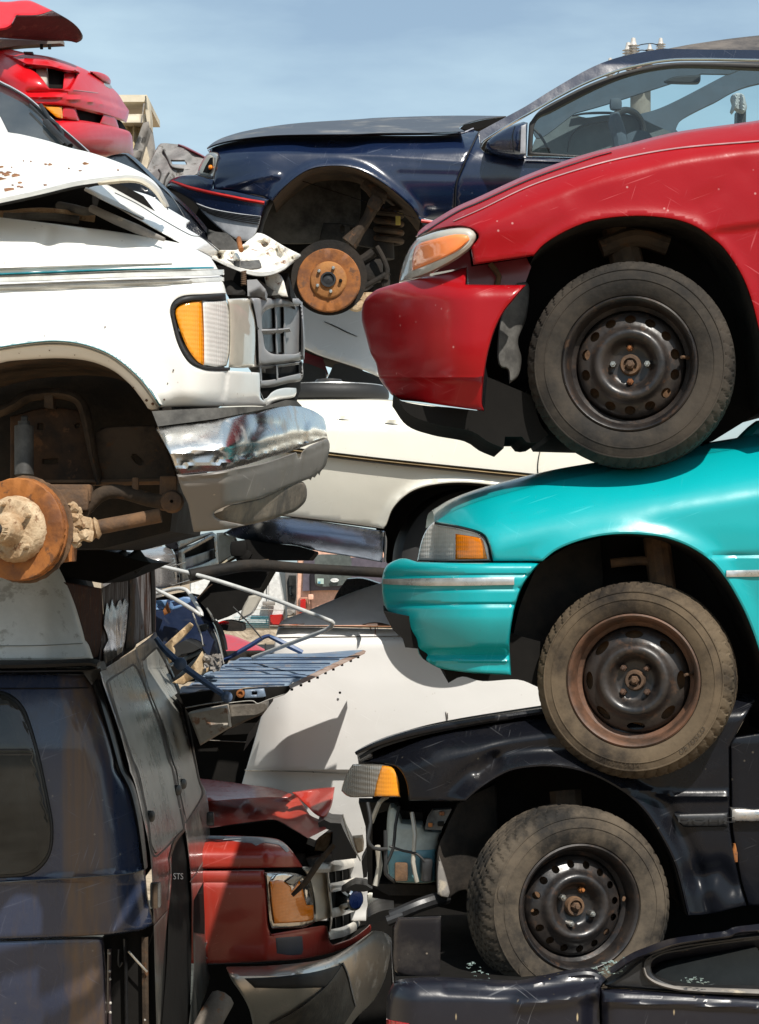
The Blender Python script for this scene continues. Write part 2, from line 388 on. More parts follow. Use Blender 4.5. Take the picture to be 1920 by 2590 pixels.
def glass(name, tint=(.72, .86, .84), refl=1.0, dust=.12):
    m = bpy.data.materials.new(name); m.use_nodes = True; nt = m.node_tree; nt.nodes.clear()
    o = nd(nt, 'ShaderNodeOutputMaterial'); v = coords(nt)
    tr = nd(nt, 'ShaderNodeBsdfTransparent', {'Color': (*tint, 1)}); gl = nd(nt, 'ShaderNodeBsdfGlossy', {'Roughness': .03, 'Color': (.9, .95, 1, 1)})
    fr = nd(nt, 'ShaderNodeFresnel', {'IOR': 1.5})
    a = nd(nt, 'ShaderNodeMixShader', {0: mul(nt, fr.outputs[0], refl), 1: tr.outputs[0], 2: gl.outputs[0]})
    df = nd(nt, 'ShaderNodeBsdfDiffuse', {'Color': (.42, .42, .40, 1)})
    k = mul(nt, noise(nt, v, 3, 6, .6, .2, .9), dust)
    z = nd(nt, 'ShaderNodeMixShader', {0: k, 1: a.outputs[0], 2: df.outputs[0]}); nt.links.new(z.outputs[0], o.inputs[0]); return m
def lens(name, col, rough=.12, ribs=None, rot=(0, 0, 0), bst=.35, trans=0.0):
    """lamp lens: moulded ribs over coloured plastic"""
    m, nt, b = base(name); v = coords(nt, (1, 1, 1), rot)
    n = noise(nt, v, 18, 6, .6, .3, .75); setc(nt, b, 'Base Color', mixc(nt, mul(nt, n, .5), col, tuple(q*.72 for q in col)))
    b.inputs['Roughness'].default_value = rough; b.inputs['Coat Weight'].default_value = 1.0; b.inputs['Coat Roughness'].default_value = .04
    b.inputs['Transmission Weight'].default_value = trans
    if ribs:
        wv = nd(nt, 'ShaderNodeTexWave', {'Vector': v, 'Scale': ribs, 'Distortion': .8}, bands_direction='X'); wz = nd(nt, 'ShaderNodeTexWave', {'Vector': v, 'Scale': ribs*.40, 'Distortion': 1.2}, bands_direction='Z')
        bump(nt, b, addn(nt, wv.outputs[1], mul(nt, wz.outputs[1], .8)), bst, .006)
    return m
# ------------------------------------------------------------------ shared materials
M = {}
M['red'] = paint('red_paint', (.27, .003, .006), .28, .14, .08, (.30, .04, .04), .25, specks=.6, speckcol=(.55, .30, .28), scratch=.28, wav=.05, seed=1, spec=.22)
M['teal'] = paint('teal_paint', (.0, .305, .325), .32, .4, .10, (.03, .22, .22), .18, specks=.15, speckcol=(.04, .12, .12), scratch=.2, wav=.03, seed=2)
M['black'] = paint('black_paint', (.005, .0055, .008), .26, .15, .25, (.05, .042, .036), .1, specks=.3, speckcol=(.22, .19, .14), scratch=.22, wav=.06, seed=3, spec=.22)
M['navyc'] = paint('dull_navy_paint', (.008, .0085, .014), .32, .3, .25, (.05, .045, .042), .2, specks=.9, spk=(30, 30, 8), speckcol=(.42, .33, .2), scratch=.4, wav=.06, seed=4, spec=.35)
M['navy'] = paint('navy_paint', (.004, .010, .033), .22, .55, .16, (.05, .06, .10), .3, specks=.2, speckcol=(.3, .3, .33), scratch=.3, wav=.05, seed=5)
M['white'] = paint('white_paint', (.80, .785, .74), .35, .5, .10, (.62, .56, .45), .1, specks=.55, speckcol=(.25, .14, .08), scratch=.1, wav=.05, seed=6)
M['cream'] = paint('cream_paint', (.80, .77, .67), .3, .6, .10, (.6, .54, .42), .1, specks=.2, scratch=.15, wav=.03, seed=7)
M['oldwhite'] = paint('chalky_white_paint', (.70, .69, .67), .42, .3, .10, (.55, .50, .42), .15, specks=.3, scratch=.15, wav=.03, seed=8)
M['vanblue'] = paint('van_blue_paint', (.020, .030, .062), .26, .6, .22, (.07, .065, .06), .2, specks=.5, speckcol=(.25, .23, .2), streak=.35, scol=(.06, .042, .03), scratch=.3, wav=.04, seed=9, stain=(.46, .57, (.105, .064, .036), .95), spec=.4)
M['vangrey'] = paint('dusty_van_paint', (.055, .055, .05), .34, .6, .5, (.16, .145, .115), .3, specks=.3, streak=.65, scol=(.20, .185, .15), scratch=.3, wav=.04, seed=10)
M['ford'] = paint('dark_red_paint', (.33, .022, .012), .36, .5, .30, (.30, .09, .06), .25, specks=.3, speckcol=(.5, .3, .22), streak=.2, scol=(.30, .08, .05), scratch=.3, wav=.04, seed=11)
M['fordflake'] = paint('flaking_dark_red_paint', (.34, .035, .02), .5, .2, .6, (.45, .24, .16), .2, specks=.5, speckcol=(.55, .38, .28), scratch=.2, seed=12)
M['sport'] = paint('bright_red_paint', (.52, .005, .010), .28, .3, .05, (.5, .1, .1), .15, specks=.1, scratch=.1, wav=.03, seed=13)
M['maroon'] = paint('maroon_paint', (.20, .01, .02), .35, .5, .1, (.2, .05, .05), seed=14)
M['dark'] = grime('underbody_black', (.010, .009, .008), (.030, .024, .019), .8, 8, spec=.25)
M['dark2'] = grime('underbody_brown', (.030, .022, .016), (.085, .058, .038), .85, 7, c3=(.10, .05, .025), spec=.2)
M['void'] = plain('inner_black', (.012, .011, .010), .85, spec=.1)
M['tyre'] = grime('dusty_tyre_rubber', (.011, .010, .009), (.055, .045, .035), .85, 4.5, lo=.32, hi=.68, bst=.4, spec=.25)
M['tyrebrown'] = grime('muddy_tyre_rubber', (.015, .012, .010), (.118, .087, .056), .88, 4, lo=.30, hi=.62, bst=.4, spec=.2)
M['tyre3'] = grime('grey_tyre_rubber', (.013, .0115, .010), (.098, .077, .055), .85, 4.5, lo=.36, hi=.64, bst=.35, spec=.25)
M['steelblk'] = grime('black_wheel_steel', (.010, .0095, .010), (.030, .023, .019), .38, 9, bst=.08, c3=(.05, .03, .02))
M['steelrust'] = grime('rusting_wheel_steel', (.022, .019, .018), (.075, .045, .03), .42, 7, bst=.1, c3=(.12, .05, .022))
M['riprust'] = grime('brown_rim_rust', (.05, .03, .02), (.13, .06, .032), .6, 9, bst=.2)
M['rust'] = grime('orange_rust', (.13, .042, .010), (.33, .115, .022), .75, 7, bst=.25, c3=(.12, .05, .02))
M['rustmud'] = grime('muddy_rust', (.28, .17, .085), (.52, .40, .26), .85, 9, bst=.7, c3=(.16, .08, .035))
M['brownrust'] = grime('dark_rust', (.06, .035, .02), (.16, .085, .04), .85, 9, bst=.4)
M['chrome'] = chrome('chrome', dirt=.45)
M['chromedull'] = chrome('dull_chrome', (.55, .53, .50), .2, .7, (.16, .13, .10), .3)
M['silver'] = plain('silver_trim', (.62, .62, .60), .32, .7)
M['zinc'] = plain('zinc_nut', (.62, .60, .55), .3, .9)
M['greyplast'] = grime('grey_bumper_plastic', (.17, .155, .14), (.235, .215, .195), .55, 5, bst=.1, c3=(.40, .34, .26))
M['grille'] = grime('grey_grille_plastic', (.24, .24, .25), (.33, .325, .32), .5, 5, bst=.08)
M['linerplast'] = grime('scuffed_liner', (.035, .033, .03), (.12, .115, .105), .7, 6, bst=.2)
M['blkplast'] = plain('black_plastic', (.02, .02, .021), .42)
M['rubber'] = plain('black_rubber', (.016, .016, .016), .6)
M['amber'] = lens('amber_lens', (.85, .30, .008), .15, 60, bst=.12)
M['amberhaze'] = lens('hazed_amber_lens', (.90, .24, .05), .45, None)
M['orange'] = lens('orange_lens', (.95, .25, .004), .12, 60, bst=.1)
M['clear'] = lens('clear_lens', (.70, .68, .64), .14, 60, bst=.13)
M['clear2'] = lens('smoked_clear_lens', (.26, .24, .21), .16, 48, bst=.25)
M['hazy'] = lens('hazed_lens', (.42, .39, .33), .42)
M['beige'] = lens('frosted_lens', (.56, .51, .42), .35, None)
M['redlens'] = lens('red_lens', (.40, .004, .004), .12, 30, bst=.2)
M['glass'] = glass('window_glass', (.70, .86, .86), 1.0, .035)
M['screen'] = glass('windscreen_glass', (.16, .20, .24), 2.6, .16)
M['glassdark'] = glass('tinted_glass', (.10, .13, .13), 1.1, .16)
M['interior'] = plain('cabin_trim', (.055, .075, .10), .75)
M['interior2'] = plain('dashboard_trim', (.10, .115, .12), .7)
M['teals'] = plain('teal_stripe', (.0, .20, .25), .35, coat=.5)
M['greystripe'] = plain('grey_stripe', (.48, .46, .42), .45)
M['gutter'] = plain('shut_line_black', (.006, .006, .007), .7)
M['pinstripe'] = plain('pinstripe', (.50, .26, .26), .4)
M['redstripe'] = plain('red_stripe', (.60, .02, .012), .4)
M['pearl'] = plain('bare_silver_paint', (.36, .36, .38), .42, coat=.3)

def wheel(parent, c, yaw, R, rl, rim, tyre, lip, holes, lugs, nut, lug_r=.05, dish=1.0, tilt=0, back='brownrust', lug_len=.022, groove=.007, deep=0.0, boss='brownrust'):
    fr = Fr(P(*c), yaw, tilt); k = rl/.19
    # rim: lip, barrel and the pressed disc with its holes
    lipv = lathe_vf(fr, [(rl+.005, -.010), (rl+.006, .003), (rl+.001, .007), (rl-.005, .003), (rl-.009, -.010), (rl-.015, -.028), (rl-.018, -.050-deep), (rl-.030, -.060-deep), (rl-.034, -.09-deep), (rl-.034, -.13-deep)], 96)
    dp = np.array([(0, -.050), (.034, -.050), (.056, -.047), (.066, -.036), (.075, -.018), (.084, -.010), (.092, -.008), (.100, -.011), (.108, -.022), (.114, -.031), (.122, -.034), (.146, -.046), (.154, -.056), (.158, -.07)])
    dp[:, 0] *= k; dp[:, 1] = dp[:, 1]*dish-deep
    ro = .158*k
    circ = lambda r, n, x=0, y=0, sx=1, sy=1, a0=0: [(x+math.cos(a0)*r*sx*math.cos(a)-math.sin(a0)*r*sy*math.sin(a), y+math.sin(a0)*r*sx*math.cos(a)+math.cos(a0)*r*sy*math.sin(a)) for a in [2*math.pi*i/n for i in range(n)]]
    hl = []
    for (n, rad, sr, stn, off) in holes:
        for i in range(n):
            a = off+2*math.pi*i/n; hl.append(np.array(circ(1, 14, rad*math.cos(a), rad*math.sin(a), sr, stn, a)))
    loops = [np.array(circ(ro, 80))*1000, np.array(circ(.024*k, 24))*1000]+[h*1000 for h in hl]
    V, f, bl = tri2d(loops, 7.5); r = np.hypot(V[:, 0], V[:, 1])/1000
    h = np.interp(r, dp[:, 0], dp[:, 1]); v3 = fr(V[:, 0]/1000, V[:, 1]/1000, h); faces = f.tolist(); vs = [v3]; o = len(v3)
    for l in bl:
        vs.append(fr(V[l, 0]/1000, V[l, 1]/1000, h[l]-.007)); n = len(l); faces += [[l[i], l[(i+1) % n], o+(i+1) % n, o+i] for i in range(n)]; o += n
    disc = (np.concatenate(vs), faces)
    wv, wf = join(disc)
    w_ = obj('wheel', wv, wf, rim, parent, 35)
    obj('rim_lip', *lipv, lip, w_, 40)
    prof = [(rl+.003, -.012), (rl+.009, .005), (rl+.022, .012)]
    mid = (rl+R)/2; prof += [(mid-.006, .0155), (mid-.003, .0155), (mid-.002, .0175), (mid, .0175), (mid+.001, .0155), (R-.038, .013), (R-.030, .0105), (R-.029, .013), (R-.026, .0125), (R-.025, .009)]
    n0 = len(prof); prof += [(R-.017, .001), (R-.009, -.010), (R-.003, -.022)]
    n1 = len(prof)
    for hh in (-.034, -.062, -.090, -.118, -.146):
        prof += [(R, hh), (R+.001, hh-.018), (R-.006, hh-.0195), (R-.006, hh-.0245), (R, hh-.026)]
    prof += [(R-.004, -.184), (R-.02, -.197), (mid, -.205), (rl, -.19)]
    def mod(i, a, rr, hh):
        if n0 <= i < n1+25:
            idx = np.arange(len(a)); row = max(0, (i-n1)//5)
            q = ((idx+2*row+(i-n1) % 5) % 6) < 1
            rr = np.where(q, rr-groove*(1.0 if i < n1 else .9), rr)
        return rr, hh
    obj('tyre', *lathe_vf(fr, prof, 300, mod), tyre, w_, 30)
    obj('brake_drum', *join(lathe_vf(fr, [(.150*k, -.15-deep), (.150*k, -.085-deep), (.135*k, -.078-deep), (.03, -.078-deep)], 40)), M[back], w_, 40)
    obj('hub', *join(lathe_vf(fr, [(.031*k, -.06-deep), (.031*k, -.040*dish-deep), (.027*k, -.030*dish-deep), (.020*k, -.030*dish-deep), (.019*k, -.042*dish-deep), (.004, -.042*dish-deep)], 32, cap=True), lathe_vf(fr, [(.014*k, -.05-deep), (.014*k, -.026*dish-deep), (.011*k, -.022*dish-deep)], 6, cap=True), lathe_vf(fr, [(.008*k, -.03-deep), (.008*k, -.014*dish-deep), (.006*k, -.012*dish-deep)], 14, cap=True)), M[boss], w_, 30)
    for i, a in enumerate(lugs):
        x, z = lug_r*math.cos(a[0]), lug_r*math.sin(a[0]); L = lug_len*a[1]; hb = -.048*dish-deep
        mt = nut[i % len(nut)] if isinstance(nut, list) else nut
        obj('lug_nut', *join(lathe_vf(fr, [(.0105, hb-.004), (.0105, hb+L*.7), (.0085, hb+L), (.005, hb+L)], 6, x=x, z=z, cap=True), lathe_vf(fr, [(.0055, hb), (.0055, hb+L+.007), (.004, hb+L+.009)], 12, x=x, z=z, cap=True)), mt, w_, 30)
    a = .12; p0 = fr(.168*k*math.cos(a), .168*k*math.sin(a), -.05-deep); p1 = fr(.150*k*math.cos(a), .150*k*math.sin(a), -.012-deep)
    obj('valve_stem', *tube_vf([p0, p1], [.006, .0045], 8), M['brownrust'], w_, 40)
    return w_, fr
def arc_text(parent, fr, s, rad, a0, size, h, mat, flip=False):
    parts = []; a = a0
    for ch in s:
        if ch == ' ': a += -.6*size/rad if not flip else .6*size/rad; continue
        v, f = text_vf(ch, size); x = v[:, 0]; y = v[:, 1]-size*.35
        if flip:  # reads from outside, along the bottom of the tyre
            ang = a; ca, sa = math.cos(ang), math.sin(ang); X = (rad-y)*ca-x*sa; Z = (rad-y)*sa+x*ca; a += .72*size/rad
        else:
            ang = a; ca, sa = math.cos(ang), math.sin(ang); X = (rad+y)*ca+x*sa; Z = (rad+y)*sa-x*ca; a -= .72*size/rad
        parts.append((fr(X, Z, np.full(len(X), h)), f))
    if parts: obj('sidewall_lettering', *join(*parts), mat, parent, 30, recalc=False)

# ------------------------------------------------------------------ ground
gv = []; N_ = 60; gx = np.concatenate([np.linspace(-16, 16, 33), [-40, 40, -90, 90, -260, 260, -900, 900]]); gx.sort()
gy = np.concatenate([np.linspace(-24, 24, 37), [32, 40, 52, 66, 90, 130, 220, 500, 1400, -60, -200, -700]]); gy.sort()
X_, Y_ = np.meshgrid(gx, gy); rng = np.random.default_rng(3)
Zg = rng.normal(0, .012, X_.shape); nx_ = len(gx)
gf = [[j*nx_+i, j*nx_+i+1, (j+1)*nx_+i+1, (j+1)*nx_+i] for j in range(len(gy)-1) for i in range(nx_-1)]
gm = grime('dry_dirt', (.22, .165, .11), (.44, .35, .25), .95, 3.0, bst=1.0, c3=(.14, .10, .07), spec=.1)
g = obj('ground', np.stack([X_.ravel(), Y_.ravel(), Zg.ravel()], -1), gf, gm); g['kind'] = 'structure'

# simple wreck row added behind the camera, unseen, for paint and chrome to reflect
rng = np.random.default_rng(77); parts = []
x_ = -30.0
while x_ < 30:
    h = 0.0; wd = rng.uniform(3.6, 4.8)
    for k in range(rng.integers(2, 4)):
        hh = rng.uniform(1.1, 1.5); o_ = rng.normal(0, .25); y0 = -11+rng.normal(0, .3)
        prof = [(0, .35), (.05, .75), (1.0, .92), (1.5, hh), (3.0, hh), (3.6, .95), (wd, .85), (wd, .35)]
        a = np.array([(x_+o_+p, y0, h+q) for p, q in prof]); b = a+[0, -1.7, 0]; n = len(prof)
        parts.append((np.concatenate([a, b]), [list(range(n)), list(range(2*n-1, n-1, -1))]+[[i, (i+1) % n, n+(i+1) % n, n+i] for i in range(n)])); h += hh-.15
    x_ += wd+rng.uniform(.1, 1.4)
mrow, nr, br = base('mixed_wreck_paint'); vv = coords(nr, (.42, .42, .8))
vr = nd(nr, 'ShaderNodeTexVoronoi', {'Vector': vv, 'Scale': 1.0})
hs = nd(nr, 'ShaderNodeHueSaturation', {'Color': vr.outputs['Color'], 'Saturation': .8, 'Value': .35}); setc(nr, br, 'Base Color', hs.outputs[0]); br.inputs['Roughness'].default_value = .4
o = obj('added_wreck_row', *join(*parts), mrow, None, 20); o['kind'] = 'stuff'; o['label'] = 'unseen row of simple wrecks added behind the camera for reflections'; o['category'] = 'wrecks'
# ================================================================== RIGHT STACK
# ---------- red sedan, top of the right stack
car = thing('red_sedan', 'red sedan with black steel wheel and split bumper, resting on the teal hatchback', 'car', P(1600, 1185, 7.6))
top = smooth(K('R4', '158,168! 200,135 330,55 440,5 660,-95 900,-180 1100,-230 1330,-285 1652,-330 1900,-372 2150,-400!'), False)
archR = K('R4', '675,250! 720,203 800,153 900,110 1000,90 1100,82 1200,85 1300,100 1380,130 1440,172 1500,225 1570,330 1615,440 1650,580 1672,700 1690,900!')
archRs = smooth(archR, False)
creR = smooth(K('R4', '1425,150 1652,118 2150,60'), False)
def d_red(x, y):
    b = y-np.interp(x, top[:, 0], top[:, 1])
    d = 6.99+.13*np.clip(1-b/85, 0, 1)**2+.34*np.clip((1240-x)/260, 0, 2)**2+.05*((y-640)/500)**2
    da, _ = dline(x, y, archRs); d = d-.008*np.exp(-(da/20)**2)
    dc, sd_ = dline(x, y, creR); d = d+.012*sst(-10, 12, dc*sd_)*sst(1760, 1810, x)*1.0
    d = d+ridge(x, y, K('R4', '1400,30 1500,-40 1560,-120'), 28, -.004)+ridge(x, y, K('R4', '430,150 640,120 800,60'), 40, .008)
    return d
panel('fender', car, K('R4', '158,168! 200,135 330,55 440,5 660,-95 900,-180 1100,-230 1330,-285 1652,-330 1900,-372 2150,-400! 2150,900!')+archR[::-1]+K('R4', '410,289! 398,215! 425,185 430,160 400,134 340,124 250,138'), d_red, M['red'], step=8, rnd=(7, .010))
obj('hood', *deck_vf(K('R4', '170,166 200,138 330,58 440,8 660,-92 900,-177 1100,-227 1330,-282 1652,-327 1900,-369 2150,-397'), lambda x, y: d_red(x, y)+.004, 1.42, .05), M['red'], car)
ribbon('pinstripe', car, K('R2', '322,962 440,910 660,806 900,726 1100,677 1330,640 1652,613 2000,585'), [2.2, 3.5, 3.5], d_red, M['pinstripe'], t=.002)
ribbon('shut_line', car, K('R2', '168,1027 330,926 440,877 660,778 900,694 1010,662'), [3, 3.5, 3, 1.5], d_red, M['gutter'], t=.001)
def d_rb(x, y):
    d = 6.975+.52*np.clip((1215-x)/300, 0, 2)**2.0
    yy = (y-500)/.58111
    return d+.06*np.clip((y-860)/180, 0, 2)**2+.02*sst(940, 962, y)-.015*np.exp(-((y-955)/7)**2)+.06*np.clip((760-y)/60, 0, 1.5)**2
panel('front_bumper', car, K('R4', '380,302! 375,378! 520,380 637,380! 590,435 540,498 500,580 470,685 452,800 446,895 455,926! 300,905 180,888 95,880! 55,858 40,840 0,785 -15,720 -38,677 -60,600 -75,545 -78,520 -76,480 -60,440 -20,405 10,392 80,372 200,345 310,322'), d_rb, M['red'], step=7, rnd=(7, .012))
obj('front_fascia', *arch_vf(K('R4', '10,402! -10,414 -44,447 -58,482 -60,520 -56,545!'), lambda x, y: d_rb(x, y)+.03, .35, 0), M['red'], car)
hl = panel('headlight', car, K('R4', '85,368! 92,325 104,280 130,222 165,176! 250,147 340,131 395,135 420,152 424,175 402,215 360,250 300,288 205,335 125,360'), lambda x, y: d_red(x, np.full_like(y, 640))+.01+.10*np.clip((1060-x)/60, 0, 2)**2-.05*np.clip(1-((x-1100)/130)**2, 0, 1), M['hazy'], step=10, rnd=(12, .03))
panel('indicator_lens', hl, K('R4', '140,318! 145,255 165,205 240,180 330,160 385,165 392,180 350,222 290,255 210,290'), lambda x, y: d_red(x, np.full_like(y, 640))+.003+.10*np.clip((1060-x)/60, 0, 2)**2-.055*np.clip(1-((x-1100)/130)**2, 0, 1), M['amberhaze'], step=10, rnd=(10, .006))
tube('headlight_bracket', car, '1084,684,7.20 1092,668,7.21 1098,672,7.26', [.008, .006], M['zinc'])
prism('lamp_mount', car, K('R4', '220,330! 390,225! 400,300! 640,262! 660,300! 630,385! 390,385! 380,302!'), 7.20, 7.36, M['maroon'])
tube('mount_rod', car, [P(*p) for p in ((1240, 668, 7.16), (1262, 700, 7.15), (1250, 735, 7.14))], .009, M['brownrust'])
panel('splash_shield', car, K('R4', '545,470! 522,560 515,690 528,735 560,748 566,808! 604,776 618,700 603,620 640,520 650,380 600,370!'), lambda x, y: 7.13+.0007*(x-1280), M['linerplast'], step=12, rnd=(6, .01), noisy=1)
prism('undertray', car, K('R4', '60,850! 95,884 200,905 300,912 455,930! 470,780! 660,860! 700,980 735,1030! 690,1064 640,1064 620,1040! 546,1040! 541,1090! 470,1060 400,1016 250,987 130,942'), 7.14, 7.75, M['void'])
obj('wheel_arch', *arch_vf(archR, lambda x, y: d_red(x, y), .36), M['dark'], car)
prism('body_shell', car, K('R4', '250,300! 330,120 660,-40 900,-120 1330,-225 2150,-330! 2150,800! 1652,935! 1450,1060! 760,1040! 640,840! 470,780! 420,420!'), 7.36, 8.38, M['void'])
obj('strut', *join(tube_vf(px3('1560,560,7.26 1600,720,7.2'), .05), tube_vf(px3('1520,628,7.2 1610,600,7.2 1690,622,7.2'), .03)), M['dark2'], car)
tau = 2*math.pi
w1, f1 = wheel(car, (1592, 920, 7.03), -10, .303, .192, M['steelblk'], M['tyre'], M['steelblk'], [(14, .1335, .0125, .0165, .22)], [(0.03, 1.1), (1.6, .6), (3.11, 1.1), (4.7, .6)], [M['zinc'], M['rust'], M['zinc'], M['rust']], .050)
# cowl, windscreen and roof that run on to the right, outside the picture
panel('door', car, K('R4', '2155,-400! 3300,-420! 3300,760! 2700,900 2155,900!'), lambda x, y: 7.05+0*x, M['red'], step=60, rnd=None)
obj('roof', *deck_vf(K('R4', '2155,-402 2500,-760 2900,-930 3300,-960'), lambda x, y: 7.2+0*x, 1.2, .05), M['red'], car)

# ---------- teal hatchback, middle of the right stack
car = thing('teal_hatchback', 'teal hatchback with rusty steel wheel, between the red sedan and the black coupe', 'car', P(1600, 1965, 7.6))
topT = smooth(K('R6', '235,378! 330,325 450,280 600,238 800,190 1000,155 1250,110 1450,75 1652,42 1900,0 2150,-40!'), False)
archT = K('R6', '712,550! 770,505 850,470 950,444 1050,434 1150,437 1250,452 1350,490 1440,550 1500,620 1550,700 1600,800 1650,940 1680,1080 1690,1300!')
archTs = smooth(archT, False)
def d_teal(x, y):
    b = y-np.interp(x, topT[:, 0], topT[:, 1])
    d = 6.98+.20*np.clip(1-b/150, 0, 1)**2+.26*np.clip((1270-x)/240, 0, 2)**2+.04*np.clip((y-1330)/200, 0, 3)**1.5
    da, _ = dline(x, y, archTs); d = d-.02*np.exp(-(da/26)**2)
    return d+ridge(x, y, K('R6', '1440,526 1652,520 2150,505'), 5, -.008)
panel('fender', car, K('R6', '235,378! 330,325 450,280 600,238 800,190 1000,155 1250,110 1450,75 1652,42 1900,0 2150,-40! 2150,1300!')+archT[::-1]+K('R6', '495,550! 490,525 475,470 445,428 350,400'), d_teal, M['teal'], step=9, rnd=(7, .012))
obj('hood', *deck_vf(K('R6', '240,380 330,327 450,282 600,240 800,192 1000,157 1250,112 1450,77 1652,44 1900,2 2150,-38'), lambda x, y: d_teal(x, y)+.003, 1.4, .045), M['teal'], car)
def d_tb(x, y):
    d = 6.965+.42*np.clip((1240-x)/290, 0, 2)**2.2
    g_ = lambda c, w_, h: h*np.exp(-((y-c)/w_)**2)
    return d+g_(1100+738*.58111, 3.5, .010)+g_(1100+612*.58111, 3, .007)+g_(1100+668*.58111, 3, .007)+g_(1100+997*.58111, 3, .008)+.05*np.clip((y-1560)/90, 0, 1.4)**1.5+.03*np.exp(-((y-1655)/12)**2)+.04*np.clip((1440-y)/30, 0, 1)**2
panel('front_bumper', car, K('R6', '165,553! 330,557 490,557! 698,557! 660,602 620,662 592,740 575,820 566,900 568,970 573,1046! 400,1036 280,1020 228,1000 182,968 165,935 163,900 150,872 90,815 40,770 20,735 12,690 10,640 16,600 32,568 70,545 110,538'), d_tb, M['teal'], step=6, rnd=(8, .018))
ribbon('bumper_trim', car, K('R6', '14,638 100,640 300,640 586,636'), [13, 19, 20, 19], d_tb, M['silver'], t=.006)
ribbon('door_trim', car, K('R6', '1510,604 1652,602 2150,590'), [16, 18, 18], d_teal, M['silver'], t=.006)
obj('front_fascia', *arch_vf(K('R6', '110,544! 72,552 40,574 20,604 15,640 17,690 25,735 44,768 93,812 152,868 165,900 168,935 186,966!'), lambda x, y: d_tb(x, y)+.02, 1.1, 0), M['teal'], car)
hl = panel('headlight', car, K('R6', '235,380! 205,412 182,465 164,549! 330,552 489,550! 472,470 442,426 350,400'), lambda x, y: d_teal(x, np.full_like(y, 1330))-.005, M['clear'], step=9, rnd=(8, .012))
panel('indicator_lens', hl, K('R6', '330,430! 440,448 450,462 470,540! 330,542!'), lambda x, y: d_teal(x, np.full_like(y, 1330))-.010, M['orange'], step=9, rnd=(4, .004), t=.008)
ribbon('headlight_seal', hl, K('R6', '240,384 350,403 440,430 474,472 490,549'), 5, lambda x, y: d_teal(x, np.full_like(y, 1330)), M['rubber'], t=.006)
ribbon('headlight_rim', hl, K('R6', '250,394 345,410 433,436 466,474 480,543'), 3.2, lambda x, y: d_teal(x, np.full_like(y, 1330)), M['silver'], t=.008)
prism('air_dam', car, K('R6', '18,770! 60,850 105,890 112,925! 168,930! 190,975 280,1022! 300,1080! 360,1052 450,1072 600,1065 690,1098! 700,900! 560,860! 200,800!'), 7.16, 8.2, M['void'])
obj('wheel_arch', *arch_vf(archT, d_teal, .36), M['dark'], car)
panel('inner_guard', car, K('R6', '690,562! 830,480! 960,450! 960,700 800,830 720,900 690,1080! 575,1060! 570,960 585,860 620,720'), lambda x, y: 7.20+.00055*(x-1300), M['dark'], step=20, rnd=None)
prism('body_shell', car, K('R6', '260,470! 450,330 800,250 1250,180 2150,60! 2150,1130! 1652,1140! 1560,1150! 700,1090! 560,1000! 300,800!'), 7.36, 8.38, M['void'])
obj('suspension_arm', *join(tube_vf(px3('1545,1425,7.25 1620,1418,7.24 1690,1425,7.22'), .014), tube_vf(px3('1660,1360,7.26 1680,1520,7.2'), .04)), M['brownrust'], car)
w2, f2 = wheel(car, (1602, 1722, 7.03), -13, .289, .190, M['steelblk'], M['tyrebrown'], M['riprust'], [(8, .1345, .0115, .027, .02)], [(.8, .7), (2.33, .7), (3.93, .7), (5.5, .7)], M['riprust'], .049, dish=1.0, boss='brownrust')
arc_text(w2, f2, 'P175/65R14', .245, -1.95, .017, .0165, M['tyrebrown'], flip=True)
arc_text(w2, f2, 'OEIOSCO', .245, -.95, .020, .0165, M['tyre'], flip=True)
obj('wiper_cowl', *join(tube_vf(px3('1880,1125,7.5 1905,1100,7.52 1925,1085,7.55'), .03), tube_vf(px3('1890,1110,7.45 1930,1108,7.5'), .014)), M['teal'], car)
panel('door', car, K('R6', '2155,-38! 3300,-60! 3300,1240! 2155,1300!'), 7.03, M['teal'], step=60, rnd=None)

# ---------- black coupe, bottom of the right stack
car = thing('black_coupe', 'black coupe missing its bumper, front wheel turned, standing on the crushed navy car', 'car', P(1480, 2540, 7.6))
topK = smooth(K('B4', '330,436! 500,385 800,262 1000,200 1300,140 1652,82 2200,0 2600,-60 3100,-120! 3790,-170!'), False)
archK = K('R8', '376,236! 430,188 500,140 570,106 640,92 740,86 850,100 960,140 1080,212 1160,290 1230,400 1280,500 1310,600 1330,690 1342,735!')
archKs = smooth(archK, False)
def d_blk(x, y):
    b = y-np.interp(x, topK[:, 0], topK[:, 1])
    d = 7.10+.10*np.clip(1-b/70, 0, 1)**2+.20*np.clip((1120-x)/220, 0, 2)**2
    da, sd_ = dline(x, y, archKs); d = d-.03*np.exp(-(da/24)**2)+.015*np.exp(-((da-50)/20)**2)
    d = d+ridge(x, y, K('R8', '1080,175 1300,215 1525,212'), 9, .012)+ridge(x, y, K('R8', '440,120 500,70 505,50'), 14, -.02)
    return d+ridge(x, y, K('R8', '1380,560 1480,540 1540,600'), 30, -.02)
panel('fender', car, K('B4', '330,436! 500,385 800,262 1000,200 1300,140 1652,82 2200,0 2600,-60 3100,-120! 3790,-170!')+K('R8', '1522,0! 1524,200! 1526,350 1562,560 1598,690! 1440,728 1345,735!')+archK[::-1]+K('B4', '735,774! 722,650 692,560 650,500 600,470 500,452'), d_blk, M['black'], step=8, rnd=(7, .012))
hv = deck_vf(K('B4', '272,358 330,322 450,264 600,210 800,155 1000,115 1200,80 1400,45 1652,8 2200,-70 2600,-130 3100,-190'), lambda x, y: d_blk(x, y)-.01, 1.3, .02, -.17)
obj('hood', *hv, M['black'], car)
